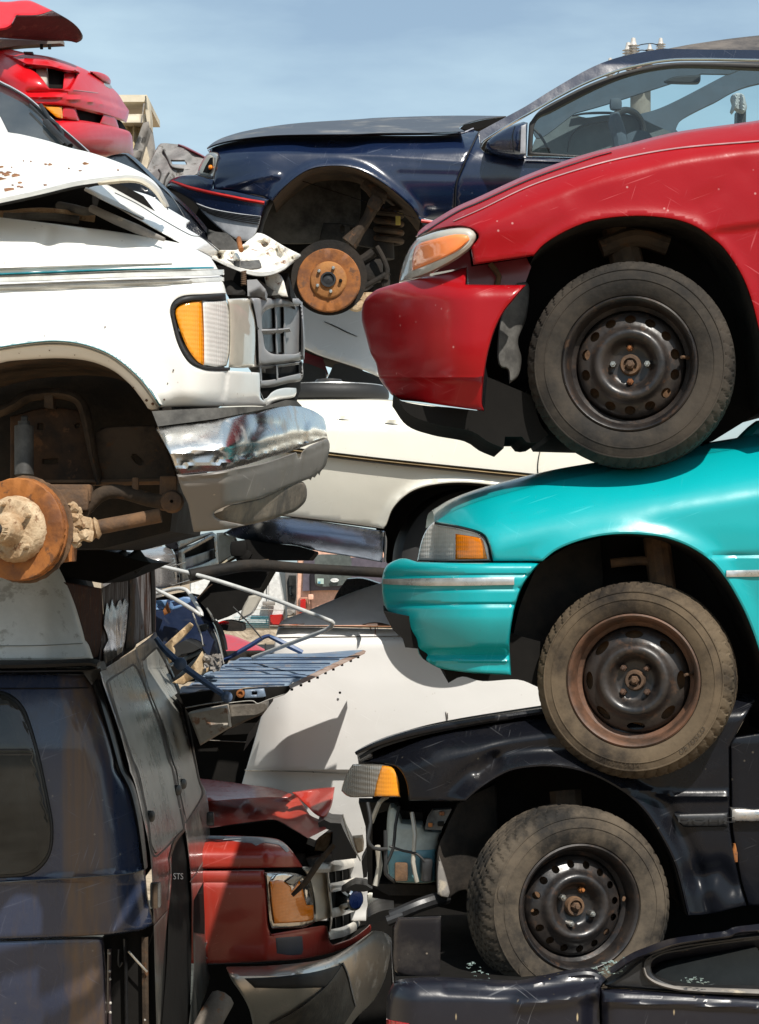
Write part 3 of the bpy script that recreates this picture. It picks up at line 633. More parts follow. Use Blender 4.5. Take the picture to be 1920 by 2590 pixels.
ribbon('hood_edge', car, K('B4', '272,366 330,338 450,284 600,232 800,178 1000,138 1200,104 1400,70 1652,34 2200,-46 2600,-104'), [8, 14, 14, 13, 13, 13], lambda x, y: d_blk(x, y)-.012, M['black'], t=.006)
ribbon('hood_gap', car, K('B4', '310,400 450,322 600,266 800,210 1000,166 1300,112 1652,58'), [8, 9, 7, 5], d_blk, M['gutter'], t=.002)
hl = panel('headlight', car, K('B4', '250,458! 400,460 500,464! 585,478 625,520 650,590 668,745! 430,742 230,745 172,712 150,690 170,610 210,520'), lambda x, y: 7.19+.20*np.clip((1010-x)/130, 0, 2)**2, M['clear2'], step=9, rnd=(9, .02))
panel('indicator_lens', hl, K('B4', '505,470! 585,482 622,522 648,592 662,740! 432,738! 455,620 485,520'), lambda x, y: 7.182+.20*np.clip((1010-x)/130, 0, 2)**2, M['amber'], step=8, rnd=(5, .008), t=.01)
panel('door', car, K('R8', '1527,-40! 2300,-160! 2300,700! 1605,690! 1570,560 1532,350!'), lambda x, y: 7.12+0*x, M['black'], step=20, rnd=(5, .01))
panel('side_moulding', car, K('R8', '1283,290! 1400,287 1516,284! 1516,346! 1325,348! 1300,325'), lambda x, y: 7.085+0*x, M['blkplast'], rnd=(8, .012), step=10, t=.03)
tv, tf = text_vf('DOHC', .04); tp = P(1787, 2080, 7.078)
obj('moulding_lettering', np.stack([tp[0]+tv[:, 0]*1.45, tp[1]+0*tv[:, 0], tp[2]+tv[:, 1]*.55], -1), tf, M['rubber'], car, recalc=False)
panel('door_moulding', car, K('R8', '1529,264! 1652,268 2300,262! 2300,328! 1652,326 1529,326!'), lambda x, y: 7.09+0*x, M['chromedull'], rnd=(10, .015), step=14, t=.03)
ribbon('orange_scrape', car, K('R8', '1545,420 1548,470 1552,500'), [5, 14, 8], 7.115, M['rust'])
obj('wheel_arch', *arch_vf(archK, d_blk, .40), M['dark'], car)
prism('body_shell', car, K('B4', '420,860! 420,470! 800,330 1300,220 2200,80! 3790,-60! 3790,2000! 2600,2000! 1700,1850! 1000,1700! 420,1620!'), 7.52, 8.45, M['void'])
panel('inner_guard', car, K('B4', '1160,800! 1330,700! 1500,620! 1500,1500 1200,1560 1100,1620! 985,1590! 975,1450 990,1200 1050,1050 1080,960'), lambda x, y: 7.20+.0009*(x-1110), M['dark'], step=16, rnd=(5, .01))
panel('guard_lip', car, K('B4', '1000,1250! 1050,1400 1095,1580 1080,1615 1020,1610 985,1585! 985,1400'), lambda x, y: 7.185+0*x, M['greyplast'], step=14, rnd=(5, .008))
# washer bottle with its fluid line, pumps and hoses
wb = panel('washer_bottle', car, K('B4', '580,820 640,850 680,960! 860,975! 880,1030! 1025,1040! 1000,1130 975,1250 970,1480! 850,1495 600,1480 560,1430 545,1200 550,950'), lambda x, y: 7.30+.02*((x-1040)/80)**2, plain('milky_plastic', (.50, .56, .53), .35), step=12, rnd=(14, .03), t=.12)
panel('washer_fluid', wb, K('B4', '548,1205! 700,1195 975,1185! 968,1478! 850,1490 605,1476 565,1430!'), lambda x, y: 7.296+.02*((x-1040)/80)**2, plain('blue_fluid', (.16, .36, .42), .3), step=14, rnd=(10, .02), t=.01)
box('pump', wb, P(1015, 2205, 7.26), (.040, .04, .055), M['brownrust'])
box('pump', wb, P(1078, 2200, 7.26), (.034, .04, .07), M['blkplast'], rz=.2)
hz = []
for s, r in (('930,2030,7.26 938,2080,7.24 930,2120,7.23 945,2145,7.23 980,2148,7.24', .006), ('1010,2040,7.28 1000,2090,7.25 995,2145,7.25 975,2190,7.25', .005), ('975,2100,7.26 976,2180,7.25 976,2210,7.25 1000,2230,7.26', .006), ('1042,2055,7.27 1050,2110,7.25 1045,2180,7.25 1055,2230,7.26', .007), ('985,2140,7.25 1020,2152,7.25 1055,2160,7.24 1075,2180,7.24', .004), ('940,2080,7.3 960,2030,7.28 980,2015,7.3', .007), ('955,2140,7.28 960,2190,7.3 950,2240,7.3', .009)):
    obj('hose', *tube_vf(px3(s), r, 8), M['hazy'] if r > .0065 else M['rubber'], car)
fb = prism('fog_lamp_bracket', car, K('B4', '945,858! 1110,850! 1020,1030! 878,1025! 900,930!'), 7.20, 7.25, M['linerplast'])
for (x, y, w_, h_) in ((925, 985, 40, 40), (1025, 885, 48, 36), (1015, 975, 60, 44)):
    p = P(820+x*.29056, 1800+y*.29056, 7.195); box('bolt_pocket', fb, p, (w_*.29/870, .012, h_*.29/870), M['rust'] if y != 975 else M['void'])
prism('front_structure', car, K('B4', '300,790! 640,790! 670,860! 860,880! 860,960! 690,960! 560,860! 420,900! 420,1500! 970,1510! 970,1600! 560,1600! 380,1500! 360,1000!'), 7.42, 7.56, M['dark'])
obj('sill_pipe', *join(tube_vf(px3('990,2320,7.2 1060,2290,7.2 1130,2268,7.25'), .022), tube_vf(px3('980,2330,7.19 1020,2314,7.19'), .017)), M['blkplast'], car)
obj('strut', *tube_vf(px3('1430,2000,7.3 1440,2120,7.28'), .05), M['dark2'], car)
w3, f3 = wheel(car, (1466, 2296, 7.02), 15, .292, .180, M['steelblk'], M['tyre3'], M['steelblk'], [(16, .1245, .0115, .0115, .1)], [(2.55, 1.5), (4.35, 1.5), (5.85, 1.5), (1.15, .7)], [M['zinc'], M['zinc'], M['zinc'], M['rust']], .052, tilt=2, dish=1.0, groove=.0065)
for (a, b, c2) in ((2.95, .245, 2), (3.9, .245, 2)):
    obj('tread_pad', *lathe_vf(f3, [(.018, .010), (.018, .0145), (.0165, .0155), (.001, .0155)], 20, x=b*math.cos(a), z=b*math.sin(a), sc=(.8, 1.5)), M['tyre3'], w3)

# ---------- crushed navy car on the ground
car = thing('crushed_car', 'crushed navy car flattened under the black coupe, glassless window frame', 'car', P(1500, 2590, 7.2))
def d_cr(x, y):
    d = 6.62+.05*np.clip(1-(y-2475)/60, 0, 1)**2+.10*np.clip((1060-x)/80, 0, 2)**2
    d = d+.05*np.exp(-((x-1505)/30)**2)*sst(2440, 2560, y)+ridge(x, y, K('R8', '620,1120 800,1100 940,1065'), 18, .022)+ridge(x, y, K('R8', '300,1040 500,1060 700,1050 880,1030'), 14, -.012)
    return d+ridge(x, y, K('R8', '975,1110 1300,1120 1652,1135'), 7, .014)
hd = M['navyc']
panel('fender', car, K('R8', '28,1320! 32,1120 50,1050 80,1022 150,1012 262,1008 430,1016 600,1022 700,1004 800,982 900,968 958,982 990,1012! 962,1050! 968,1320!'), d_cr, hd, step=8, rnd=(12, .03), t=.03)
panel('door', car, K('R8', '966,1056! 1100,1062 1652,1100! 2200,1130! 2200,1330! 972,1330! 965,1150'), d_cr, hd, step=7, rnd=(7, .016), t=.03)
obj('hood', *deck_vf(K('R8', '62,1022 150,1014 262,1010 430,1018 600,1022 760,995 880,972 958,984'), lambda x, y: d_cr(x, y)+.03, 1.5, -.05, -.12), M['navyc'], car)
panel('window_frame', car, K('R8', '975,1030! 1060,980 1120,930 1170,905 1260,872 1340,855 1450,838 1560,822 1652,805 2200,740! 2200,1125! 1652,1096 1300,1070 1100,1052 1000,1046'), lambda x, y: 6.66+.10*np.clip((2420-y)/120, 0, 1.2)+.0*x, M['blkplast'], step=13, rnd=(9, .02), t=.05,
      holes=[K('R8', '1182,955 1192,925 1240,900 1330,884 1450,862 1652,838 2150,790! 2150,1080! 1652,1052 1400,1046 1290,1034 1220,1008 1190,985')])
ribbon('window_seal', car, K('R8', '1150,960 1160,925 1200,898 1300,868 1450,846 1652,822'), [6, 9, 8, 7], lambda x, y: 6.66+.10*np.clip((2420-y)/120, 0, 1.2), M['rubber'], t=.014)
ribbon('window_seal', car, K('R8', '1150,960 1165,1000 1210,1030 1290,1052 1400,1062 1652,1072 2100,1090'), [6, 12, 13, 13], lambda x, y: 6.66+.10*np.clip((2420-y)/120, 0, 1.2), M['greyplast'], t=.014)
ribbon('roof_edge', car, K('R8', '1010,985 1100,925 1180,892 1280,858 1400,838 1520,822 1560,806 1652,796 2200,735'), [8, 12, 9, 14, 9, 9], lambda x, y: 6.66+.10*np.clip((2420-y)/120, 0, 1.2), M['navyc'], t=.03)
prism('door_lining', car, K('R8', '1195,990! 1250,960 1640,870! 1660,900! 1660,1100! 1200,1100!'), 6.9, 7.0, M['interior2'])
prism('cabin', car, K('R8', '1000,1000! 1200,930! 1652,850! 2200,790! 2200,1400! 1000,1400!'), 7.2, 8.3, M['void'])
prism('body_shell', car, K('R8', '70,1060! 800,1040! 960,1040! 960,1400! 60,1400!'), 6.78, 8.2, M['void'])
obj('roof', *deck_vf(K('R8', '1010,985 1100,925 1180,892 1280,858 1400,838 1520,822 1652,800 2200,738'), lambda x, y: 6.78+0*x, 1.3, -.10, -.05), M['navyc'], car)
panel('tail_light', car, K('R8', '30,1185! 130,1202! 150,1300! 25,1300!'), lambda x, y: d_cr(x, y)-.006, M['redlens'], step=12, rnd=(5, .006))
fl = panel('loose_flap', None, K('R8', '62,790! 80,745! 180,742 268,738! 264,1000! 200,1006 80,985 60,940!'), lambda x, y: 6.95+.0004*(y-2320), paint('dusty_black_paint', (.02, .018, .02), .35, .5, .5, (.12, .10, .08), specks=.9, speckcol=(.4, .33, .25), seed=20), step=12, rnd=(6, .006), back=True)
tag(fl, 'black square flap panel standing between the pickup bumper and the coupe wheel', 'panel')
# shattered glass crumbs along the crushed roof and hood
rng = np.random.default_rng(11); parts = []
def crumbs(n, fn, smin, smax):
    for _ in range(n):
        p = fn(); s = rng.uniform(smin, smax); a = rng.uniform(0, tau, 5); a.sort()
        q = np.stack([s*np.cos(a), s*np.sin(a)*rng.uniform(.4, 1), rng.normal(0, .25*s, 5)], -1)
        t = np.array([0, 0, .3*s]); v = np.concatenate([q, q+t])+p
        parts.append((v, [[0, 1, 2, 3, 4], [5, 6, 7, 8, 9]]+[[i, (i+1) % 5, 5+(i+1) % 5, 5+i] for i in range(5)]))
def on(poly, y0, y1):
    L = [np.array(poly)]
    def fn():
        while True:
            q = np.array([[rng.uniform(L[0][:, 0].min(), L[0][:, 0].max()), rng.uniform(L[0][:, 1].min(), L[0][:, 1].max())]])
            if inside(q, L)[0]:
                t = (L[0][:, 1].max()-q[0, 1])/np.ptp(L[0][:, 1]); return P(q[0, 0], q[0, 1], y0+(y1-y0)*t)
    return fn
pz = lambda s: [(a, b) for a, b, _ in K('R8', s)]
crumbs(60, on(pz('890,970 960,940 1090,905 1165,912 1090,960 1000,1000'), 6.58, 6.9), .003, .008)
crumbs(18, on(pz('1300,1000 1400,1000 1440,1030 1310,1035'), 6.62, 6.64), .003, .007)
crumbs(14, on(pz('355,930 400,935 470,970 480,1010 400,990'), 6.7, 6.9), .003, .007)
mg, ntg, bg_ = base('glass_crumbs'); bg_.inputs['Base Color'].default_value = (.30, .38, .35, 1); bg_.inputs['Roughness'].default_value = .08; bg_.inputs['Transmission Weight'].default_value = .35
o = obj('broken_glass', *join(*parts), mg); o['kind'] = 'stuff'; o['label'] = 'crumbs of shattered greenish glass on the crushed navy car'; o['category'] = 'broken glass'
# ================================================================== LEFT STACK
DZ = -0.45
# ---------- white van, smashed nose, upper left
car = thing('white_van', 'white van with teal stripes, sprung hood and chrome bumper, stacked on the dark van', 'van', P(-60, 1470, 7.9))
W = M['white']
topW = smooth(K('A2', '-700,470! -150,495 0,515 300,550 700,600 1000,638 1300,688 1560,738')+K('A3', '250,752 455,855! 1000,1200!'), False)
archW = K('A6', '-700,600! -560,450 -350,330 -150,268 0,237 100,218 300,203 500,195 700,207 850,242 1000,312 1130,422 1200,505 1262,590 1296,636 1372,645!')
flareW = smooth(K('A6', '-500,260 -200,140 0,95 300,52 500,42 700,65 900,130 1050,220 1200,350 1300,470 1392,606'), False)
archWs = smooth(archW, False)
def wrapW(x): return .46*np.clip((x-460)/185, 0, 3)**2
def d_wv(x, y):
    b = y-np.interp(x, topW[:, 0], topW[:, 1])
    d = 7.18+.20*np.clip(1-b/110, 0, 1)**2+wrapW(x)+.03*((y-830)/200)**2
    df, sf = dline(x, y, flareW); da, _ = dline(x, y, archWs)
    ins = (sf > 0) & (x < 410) & (y > 855)
    d = d-.018*np.exp(-(df/5)**2)-np.where(ins, 0, .02*np.exp(-(df/30)**2))+np.where(ins, .02+.035*np.clip(1-da/40, 0, 1)**2-.03, 0)
    for s, w_, h in (('-200,966 500,945 1000,930 1652,912', 3.5, .006), ('-200,1035 500,1018 1000,1000 1652,985', 6, -.008), ('-200,1105 500,1083 1000,1063 1652,1040', 3.5, .009), ('-200,1158 0,1157 500,1142 1000,1122 1652,1090', 3.5, -.012)):
        d = d+ridge(x, y, K('A2', s), w_, h)
    d = d+ridge(x, y, K('A2', '425,640 420,720'), 16, -.014)+ridge(x, y, K('A2', '420,720 330,930'), 22, -.012)+ridge(x, y, K('A2', '425,720 560,930'), 22, -.012)
    d = d+ridge(x, y, K('A4', '665,770 640,980'), 4, -.012)+.03*np.clip((y-985)/45, 0, 1)**2
    return d
surr = K('A4', '650,78! 480,88 300,100 212,143 176,220 186,300 230,480 290,610 360,690 470,736 570,748 680,748!')
panel('fender', car, K('A2', '-700,470! -150,495 0,515 300,550 700,600 1000,638 1300,688 1560,738')+K('A3', '250,752 455,858! 510,950 548,1040 575,1110 592,1180!')+surr+K('A4', '950,766! 955,860 952,960! 968,1000 1010,1010! 1010,1058! 870,1050 600,1055 300,1060 80,1066!')+archW[::-1]+K('A6', '-720,1000! -1900,1000!')+K('A2', '-1900,470!'), d_wv, W, step=6.5, rnd=(6, .010))
def d_front(x, y): return 7.60+1.02*np.clip((x-640)/125, -.2, 1.4)
panel('front_valance', car, K('A4', '956,925! 985,1000! 1018,985 1050,945 1100,915 1180,898 1270,900! 1272,935 1262,965 1225,985 1140,998 1070,1020 1015,1062!'), lambda x, y: d_front(x, y)+.02*np.clip((y-1000)/20, 0, 1), W, step=10, rnd=(5, .01))
band = plain('stripe_band', (.56, .55, .51), .4, coat=.3)
for s, w_ in (('-700,1082 0,1058 500,1036 1000,1016 1652,1002 1950,992', 13), ('-700,1150 0,1128 500,1111 1000,1092 1652,1066 1950,1052', 10), ('-700,995 0,968 500,948 1000,932 1400,922', [6, 5, 3, 1])): ribbon('stripe_band', car, K('A2', s), w_, lambda x, y: d_wv(x, y)+.0015, band)
for s, w_, mt in (('-700,1035 0,1010 500,990 1000,970 1652,955 1860,952', 4.2, 'teals'), ('-700,1058 0,1026 500,1006 1000,986 1652,974 1900,968', 1.6, 'greystripe'), ('-700,985 0,958 500,940 1000,925 1500,915', [2, 2, 1], 'greystripe'), ('-700,1130 0,1100 500,1078 1000,1060 1652,1043 1930,1030', 2.4, 'pearl')):
    ribbon('body_stripe', car, K('A2', s), w_, d_wv, M[mt], t=.0025)
ribbon('arch_stripe', car, K('A6', '-400,205 -200,140 0,95 300,52 500,42 700,65 900,130 1050,220 1200,350 1300,470 1392,606'), [3.5, 4, 4.5, 4.5, 4], lambda x, y: d_wv(x, y)-.004, M['teals'], t=.0025)
ribbon('arch_stripe', car, K('A6', '-400,232 -200,165 0,122 300,80 500,72 700,93 900,160 1040,245 1185,372 1282,490 1365,610'), [2.5, 2.5, 3, 3], lambda x, y: d_wv(x, y)-.003, M['greystripe'], t=.0025)
for (cx, cy, s, r_) in (('A4', '202,742', 0, 4), ('A4', '152,857', 0, 3.2), ('A4', '122,1000', 0, 5), ('A2', '915,1468', 0, 4), ('A2', '390,1545', 0, 3), ('A2', '587,1502', 0, 2), ('A2', '1062,720', 0, 2), ('A2', '38,910', 0, 2), ('A2', '230,858', 0, 2), ('A6', '1275,560', 0, 7), ('A6', '1330,590', 0, 8), ('A6', '1160,450', 0, 4), ('A6', '430,125', 0, 3), ('A6', '650,165', 0, 2.5), ('A6', '165,150', 0, 2), ('A4', '640,1040', 0, 2)):
    a, b, _ = K(cx, cy)[0]; panel('rust_spot', car, [(a-r_*.55, b, False), (a, b-r_*.5, False), (a+r_*.5, b-.1*r_, False), (a+.1*r_, b+r_*.55, False)], lambda x, y: d_wv(x, y)-.003, M['riprust'], step=3, rnd=None, t=.003)
panel('cab_door', car, K('A1', '-1900,-300! -900,-120! -420,560! -405,1900! -1900,1900!'), lambda x, y: 7.22+.0*x, W, step=40, rnd=(6, .01), t=.04, holes=[K('A1', '-1700,-60! -960,0! -560,560! -560,900! -1700,900!')])
# sprung hood with rolled lip
lipH = K('A2', '-700,540! -300,440 0,372 200,330 400,285 650,225 850,195 1000,176 1130,166 1230,180 1320,228 1385,292 1432,362 1456,414!')
lipHs = smooth(lipH, False)
def d_hood(x, y):
    b = np.interp(x, lipHs[:, 0], lipHs[:, 1])-y
    return 7.26+.0058*np.clip(b, -60, 400)-.03*np.exp(-(b/30)**2)+.25*np.clip((x-330)/100, 0, 1.5)**2+.05*np.sin(x/70.)*0
panel('hood', car, K('A2', '-700,-420! -300,-330 60,-228 180,-208 400,-155 600,-93 770,-53 900,-13 1100,62 1250,135 1335,195 1400,275 1450,385 1456,414!')+lipH[-2::-1], d_hood, paint('chalk_white_hood', (.80, .78, .73), .4, .4, .08, (.6, .5, .38), .08, specks=.2, speckcol=(.3, .15, .08), scratch=.1, wav=.05, seed=30), step=14, rnd=(5, .01), t=.03)
ribbon('hood_lip', car, lipH, [13, 13, 12, 12, 13, 12, 10, 8], lambda x, y: d_hood(x, y)+.01, plain('hood_edge_paint', (.50, .47, .41), .45), t=.012)
ribbon('hood_lip_groove', car, [(a, b+7, c) for a, b, c in lipH], [3, 3, 3, 2.5], lambda x, y: d_hood(x, y)+.012, M['void'], t=.014)
ribbon('hood_lip_bead', car, K('A2', '850,212 1000,192 1120,182 1220,196 1300,240 1360,300 1405,366 1440,412'), [4, 7, 8, 8], lambda x, y: d_hood(x, y), plain('sealer_bead', (.62, .55, .42), .5), t=.02)
# dry leaves and flakes lying on the hood
rng = np.random.default_rng(5); parts = []
def leaf(px, py, s, y):
    p = P(px, py, y-.006); a = np.linspace(0, tau, 8)[:-1]; r = s*rng.uniform(.5, 1, 7)
    q = np.stack([r*np.cos(a)*1.5, rng.normal(0, .002, 7), r*np.sin(a)*.55], -1)+p; parts.append((np.concatenate([q, q+[0, -.004, .001]]), [list(range(7)), list(range(7, 14))]+[[i, (i+1) % 7, 7+(i+1) % 7, 7+i] for i in range(7)]))
for cx, cy, s in ((40, 140, .016), (60, 150, .012), (15, 185, .02), (140, 155, .020), (150, 150, .014), (85, 278, .022), (10, 80, .012), (750, 52, .015), (180, 215, .010), (160, 250, .010), (190, 255, .008), (112, 236, .006), (395, 236, .008), (100, 80, .004), (205, 25, .004), (600, 90, .004), (1030, 105, .005), (440, 58, .012), (400, 55, .008), (0, 130, .016), (75, 128, .012), (270, 30, .005), (700, 110, .006)):
    leaf(cx*.29056, 400+cy*.29056, s*.62, float(d_hood(np.array([cx*.29056]), np.array([400+cy*.29056]))[0]))
lv = obj('dry_leaves', *join(*parts), grime('dry_leaf', (.16, .07, .04), (.34, .18, .09), .9, 30)); lv['kind'] = 'stuff'; lv['label'] = 'dry brown leaf flakes scattered on the white van hood'; lv['category'] = 'leaves'
# engine bay behind the gap
prism('engine_bay', car, K('A2', '-700,360! 0,380 650,240 1000,200! 1250,330! 1560,735! 1000,660! -700,520!'), lambda x, y: 7.75+0*x, 8.9, M['void'])
def d_in(x, y):
    l, _ = dline(x, y, K('A2', '735,270 1570,740 1700,800')); return 7.42+.0085*l
panel('inner_fender', car, K('A2', '735,268! 900,222! 1290,320 1440,420 1652,545!')+K('A3', '240,600 400,700 530,795! 520,830 455,856! 250,752!')+K('A2', '1570,738!'), d_in, W, step=11, rnd=(4, .008))
ribbon('seam', car, K('A2', '1000,300 1200,400 1400,525 1652,665')+K('A3', '380,690 525,805'), 1.8, d_in, M['gutter'], t=.002)
ribbon('inner_rail', car, K('A2', '740,262 900,345 1100,440 1250,520'), [10, 12, 5], lambda x, y: d_in(x, y)-.02, M['greystripe'], t=.01)
tube('prop_rail', car, [P(*q) for q in [(800*.29056, 400+440*.29056, 7.5), (1000*.29056, 400+535*.29056, 7.42), (1200*.29056, 400+620*.29056, 7.36), (1430*.29056, 400+708*.29056, 7.32)]], [.012, .014, .014, .006], M['greyplast'], sm=False)
for s in ('-60,545,7.6 20,543,7.6 60,538,7.6 105,536,7.6 160,540,7.62 240,552,7.64', '10,548,7.58 55,549,7.58 110,546,7.6 200,556,7.62', '150,520,7.7 190,528,7.6 215,535,7.55 238,533,7.52'):
    obj('hose', *tube_vf(px3(s), .013, 8), M['rustmud'] if s[0] != '1' else M['linerplast'], car)
# windscreen, pillar and roof
def d_ws(x, y): return 8.30+.0016*(430-y)+.0002*x
panel('windscreen', car, K('A1', '-900,180! -400,500 0,722 100,772 230,850 350,950 500,1090 640,1210 768,1325! 600,1284 400,1222 180,1170 62,1150! 0,1030! -500,500! -900,180'.replace(' -500,500! -900,180', ' -300,700!')), d_ws, M['screen'], step=16, rnd=None)
ribbon('windscreen_frame', car, K('A1', '-900,165 -400,485 0,712 100,762 230,840 350,940 500,1080 640,1200 775,1322'), [7, 7, 6, 5, 4], d_ws, M['pearl'], t=.02)
panel('pillar', car, K('A1', '-400,560! 0,1015! 68,1150! 62,1175! -400,1120!'), lambda x, y: d_ws(x, y)-.06, W, step=16, rnd=(5, .01))
prism('cabin', car, K('A1', '-900,300! -300,640! 0,800 200,900 420,1090 700,1320! 0,1180! -900,1100!'), 8.75, 9.3, M['interior2'])
for s, r in (('260,910,0 330,980,0 400,1050,0', .004), ('355,915,0 400,985,0 435,1040,0 500,1090,0 545,1160,0 545,1205,0 530,1205,0 440,1090,0 390,1050,0 470,1150,0 560,1260,0', .007), ('400,1060,0 480,1150,0 610,1275,0', .012)):
    pts = [(float(a.split(',')[0])*.29056, float(a.split(',')[1])*.29056) for a in s.split()]
    obj('wiper', *tube_vf([P(a, b, float(d_ws(a, b))-.03) for a, b in pts], r, 8, sm=len(pts) < 5), M['blkplast'], car)
# wheel well: liner, frame, shock absorber, bars, brake disc
obj('wheel_arch', *arch_vf(archW, d_wv, .62), M['dark2'], car)
prism('body_shell', car, K('A6', '-900,-300! 1200,-300! 1900,200! 1480,560! 1560,1100! 1480,1700! 900,1850! -900,1850!'), 7.86, 9.1, M['dark'])
d75 = lambda x, y: 7.52+0*x
panel('frame_plate', car, K('A6', '90,700! 400,620 680,640! 790,900 870,1300! 90,1300!'), d75, grime('rusty_frame', (.022, .016, .012), (.075, .042, .024), .85, 6, c3=(.12, .06, .03), spec=.2), step=16, rnd=(6, .01), holes=[K('A6', '375,1075! 500,1070! 500,1108! 375,1112!'), K('A6', '330,765! 372,765! 372,810! 330,810!'), K('A6', '655,775 690,760 690,790 660,795')])
ribbon('frame_tower', car, K('A6', '-150,700 0,650 120,590 220,525 350,500 480,495 600,515 690,570 735,680 770,850 800,1020 830,1150 862,1290'), [20, 22, 26, 26, 26, 22, 18, 15], lambda x, y: 7.47+0*x, M['dark2'], t=.03)
prism('bump_stop', car, K('A6', '385,490! 455,495! 465,630! 385,620!'), 7.43, 7.5, M['dark2'])
panel('splash_plate', car, K('A6', '815,850! 900,800 1050,782 1350,775! 1440,950 1530,1180! 1545,1275! 880,1290! 840,1080'), lambda x, y: 7.50+0*x, M['dark2'], step=16, rnd=(8, .012), holes=[K('A6', '1150,1050 1180,1035 1240,1090 1235,1115 1200,1110')])
ribbon('frame_rail', car, K('A6', '280,1275 700,1275 1200,1268 1545,1262'), 14, lambda x, y: 7.48+0*x, M['brownrust'], t=.03)
obj('shock_absorber', *join(tube_vf(px3('61,1078,7.42 61,1202,7.40'), .028, 16, False), tube_vf(px3('61,1065,7.42 61,1080,7.42'), .018, 12, False), tube_vf(px3('55,1065,7.42 70,1065,7.42'), .016, 8, False)), M['linerplast'], car)
px6 = lambda s, y: [P(float(a.split(',')[0])*.29056, 850+float(a.split(',')[1])*.29056, y) for a in s.split()]
tube('sway_bar', car, px6('690,1620 720,1540 790,1455 870,1385 980,1350 1120,1372 1300,1425 1450,1445 1545,1450', 7.38), .021, M['dark2'])
tube('tie_rod', car, px6('680,1690 850,1665 1050,1628 1400,1560', 7.30), [.016, .022, .021, .021], M['brownrust'])
tube('tie_rod_boot', car, px6('705,1690 720,1688 740,1683 760,1682 780,1678 800,1678 820,1674 840,1672 868,1664', 7.28), [.026, .033, .027, .034, .027, .034, .027, .033, .022], M['rustmud'], sm=False)
obj('bar_bush', *join(lathe_vf(Fr(px6('1500,1440', 7.36)[0], 0), [(.03, -.03), (.034, 0), (.028, .02), (.005, .022)], 16), box_vf(px6('1180,1320', 7.38)[0], (.02, .02, .06)), box_vf(px6('570,1370', 7.4)[0], (.16, .1, .05)), box_vf(px6('575,1430', 7.38)[0], (.14, .1, .06)), box_vf(px6('1470,1370', 7.4)[0], (.05, .05, .1))), M['brownrust'], car)
frd = Fr(P(49, 1339, 7.12), -19)
rngk = np.random.default_rng(8)
def knob(c, s, n, m_):
    ps = []
    for _ in range(n):
        ps.append(box_vf(np.array(c)+rngk.normal(0, s*.42, 3), rngk.uniform(.4, 1.0, 3)*s, rngk.uniform(0, 3), rngk.uniform(0, 3), rngk.uniform(0, 3), bev=s*.15))
    return join(*ps)
obj('steering_knuckle', *join(knob(px6('615,1540', 7.2)[0], .026, 14, 0), knob(px6('630,1600', 7.2)[0], .034, 16, 0), knob(px6('640,1670', 7.2)[0], .040, 22, 0), knob(px6('640,1730', 7.2)[0], .034, 16, 0), box_vf(px6('615,1650', 7.24)[0], (.05, .05, .11), bev=.015)), M['rustmud'], car)
prism('brake_caliper_bracket', car, K('A6', '480,1900! 600,1790! 632,1840! 625,1960! 480,1975!'), 7.15, 7.25, M['rust'])
rotor = lathe('brake_disc', car, frd, [(0.0561, -0.0187), (0.1412, -0.0187), (0.1431, -0.0150), (0.1431, -0.0075), (0.1365, -0.0056), (0.1365, 0.0037), (0.1421, 0.0056), (0.1421, 0.0150), (0.1393, 0.0178), (0.0916, 0.0182), (0.0879, 0.0168)], M['rust'], seg=110, mod=lambda i, a, r, h: (r-np.where((i in (4, 5)) & ((np.arange(len(a)) % 3) == 0), -.004, 0)+rngk.normal(0, .0006, len(a)), h))
lathe('backing_plate', rotor, frd, [(0.0468, -0.0468), (0.1477, -0.0374), (0.1496, -0.0299), (0.1468, -0.0281), (0.0468, -0.0337)], M['brownrust'], seg=90, mod=lambda i, a, r, h: (r+rngk.normal(0, .0012, len(a)), h))
lathe('wheel_hub', rotor, frd, [(0.0935, 0.0150), (0.0916, 0.0327), (0.0870, 0.0486), (0.0804, 0.0561), (0.0561, 0.0580), (0.0468, 0.0617), (0.0439, 0.0795), (0.0374, 0.0935), (0.0337, 0.1169), (0.0281, 0.1197), (0.0243, 0.1356), (0.0112, 0.1374)], M['rustmud'], seg=60, cap=True, mod=lambda i, a, r, h: (r+rngk.normal(0, .0011, len(a)), h+rngk.normal(0, .0008, len(a))))
for k in range(5):
    a = .55+k*tau/5; obj('wheel_stud', *lathe_vf(frd, [(0.0070, 0.0514), (0.0070, 0.0823), (0.0056, 0.0842)], 10, x=.072*math.cos(a), z=.072*math.sin(a), cap=True), M['rustmud'], rotor)
obj('axle_cap', *lathe_vf(frd, [(0.0187, 0.1309), (0.0196, 0.1449), (0.0131, 0.1496)], 16, cap=True), M['rubber'], rotor)
# headlamp and grille
d_hl = lambda x, y: 7.185+wrapW(x)
panel('headlight_bezel', car, surr+K('A4', '690,720! 560,720 470,708 390,665 320,580 262,460 222,310 212,240 238,182 320,150 440,136 655,128!'), lambda x, y: d_hl(x, y)-.004, M['rubber'], step=9, rnd=(5, .012), t=.04)
hl = panel('headlight', car, K('A4', '450,136! 540,142 655,136! 685,200 692,400 686,600 662,702! 580,722 464,702! 462,420'), lambda x, y: d_hl(x, y)+.006, M['clear'], step=9, rnd=(6, .012))
panel('indicator_lens', hl, K('A4', '449,138! 340,146 245,180 214,240 240,360 300,520 360,620 420,685 465,702! 462,420'), lambda x, y: d_hl(x, y)+.004, M['amber'], step=9, rnd=(7, .014))
panel('parking_lamp', car, K('A4', '668,125! 850,120 882,150! 912,300 917,500 905,714! 800,724 682,720! 694,500 688,250'), lambda x, y: d_hl(x, y)-.01, M['beige'], step=9, rnd=(9, .02), t=.008)
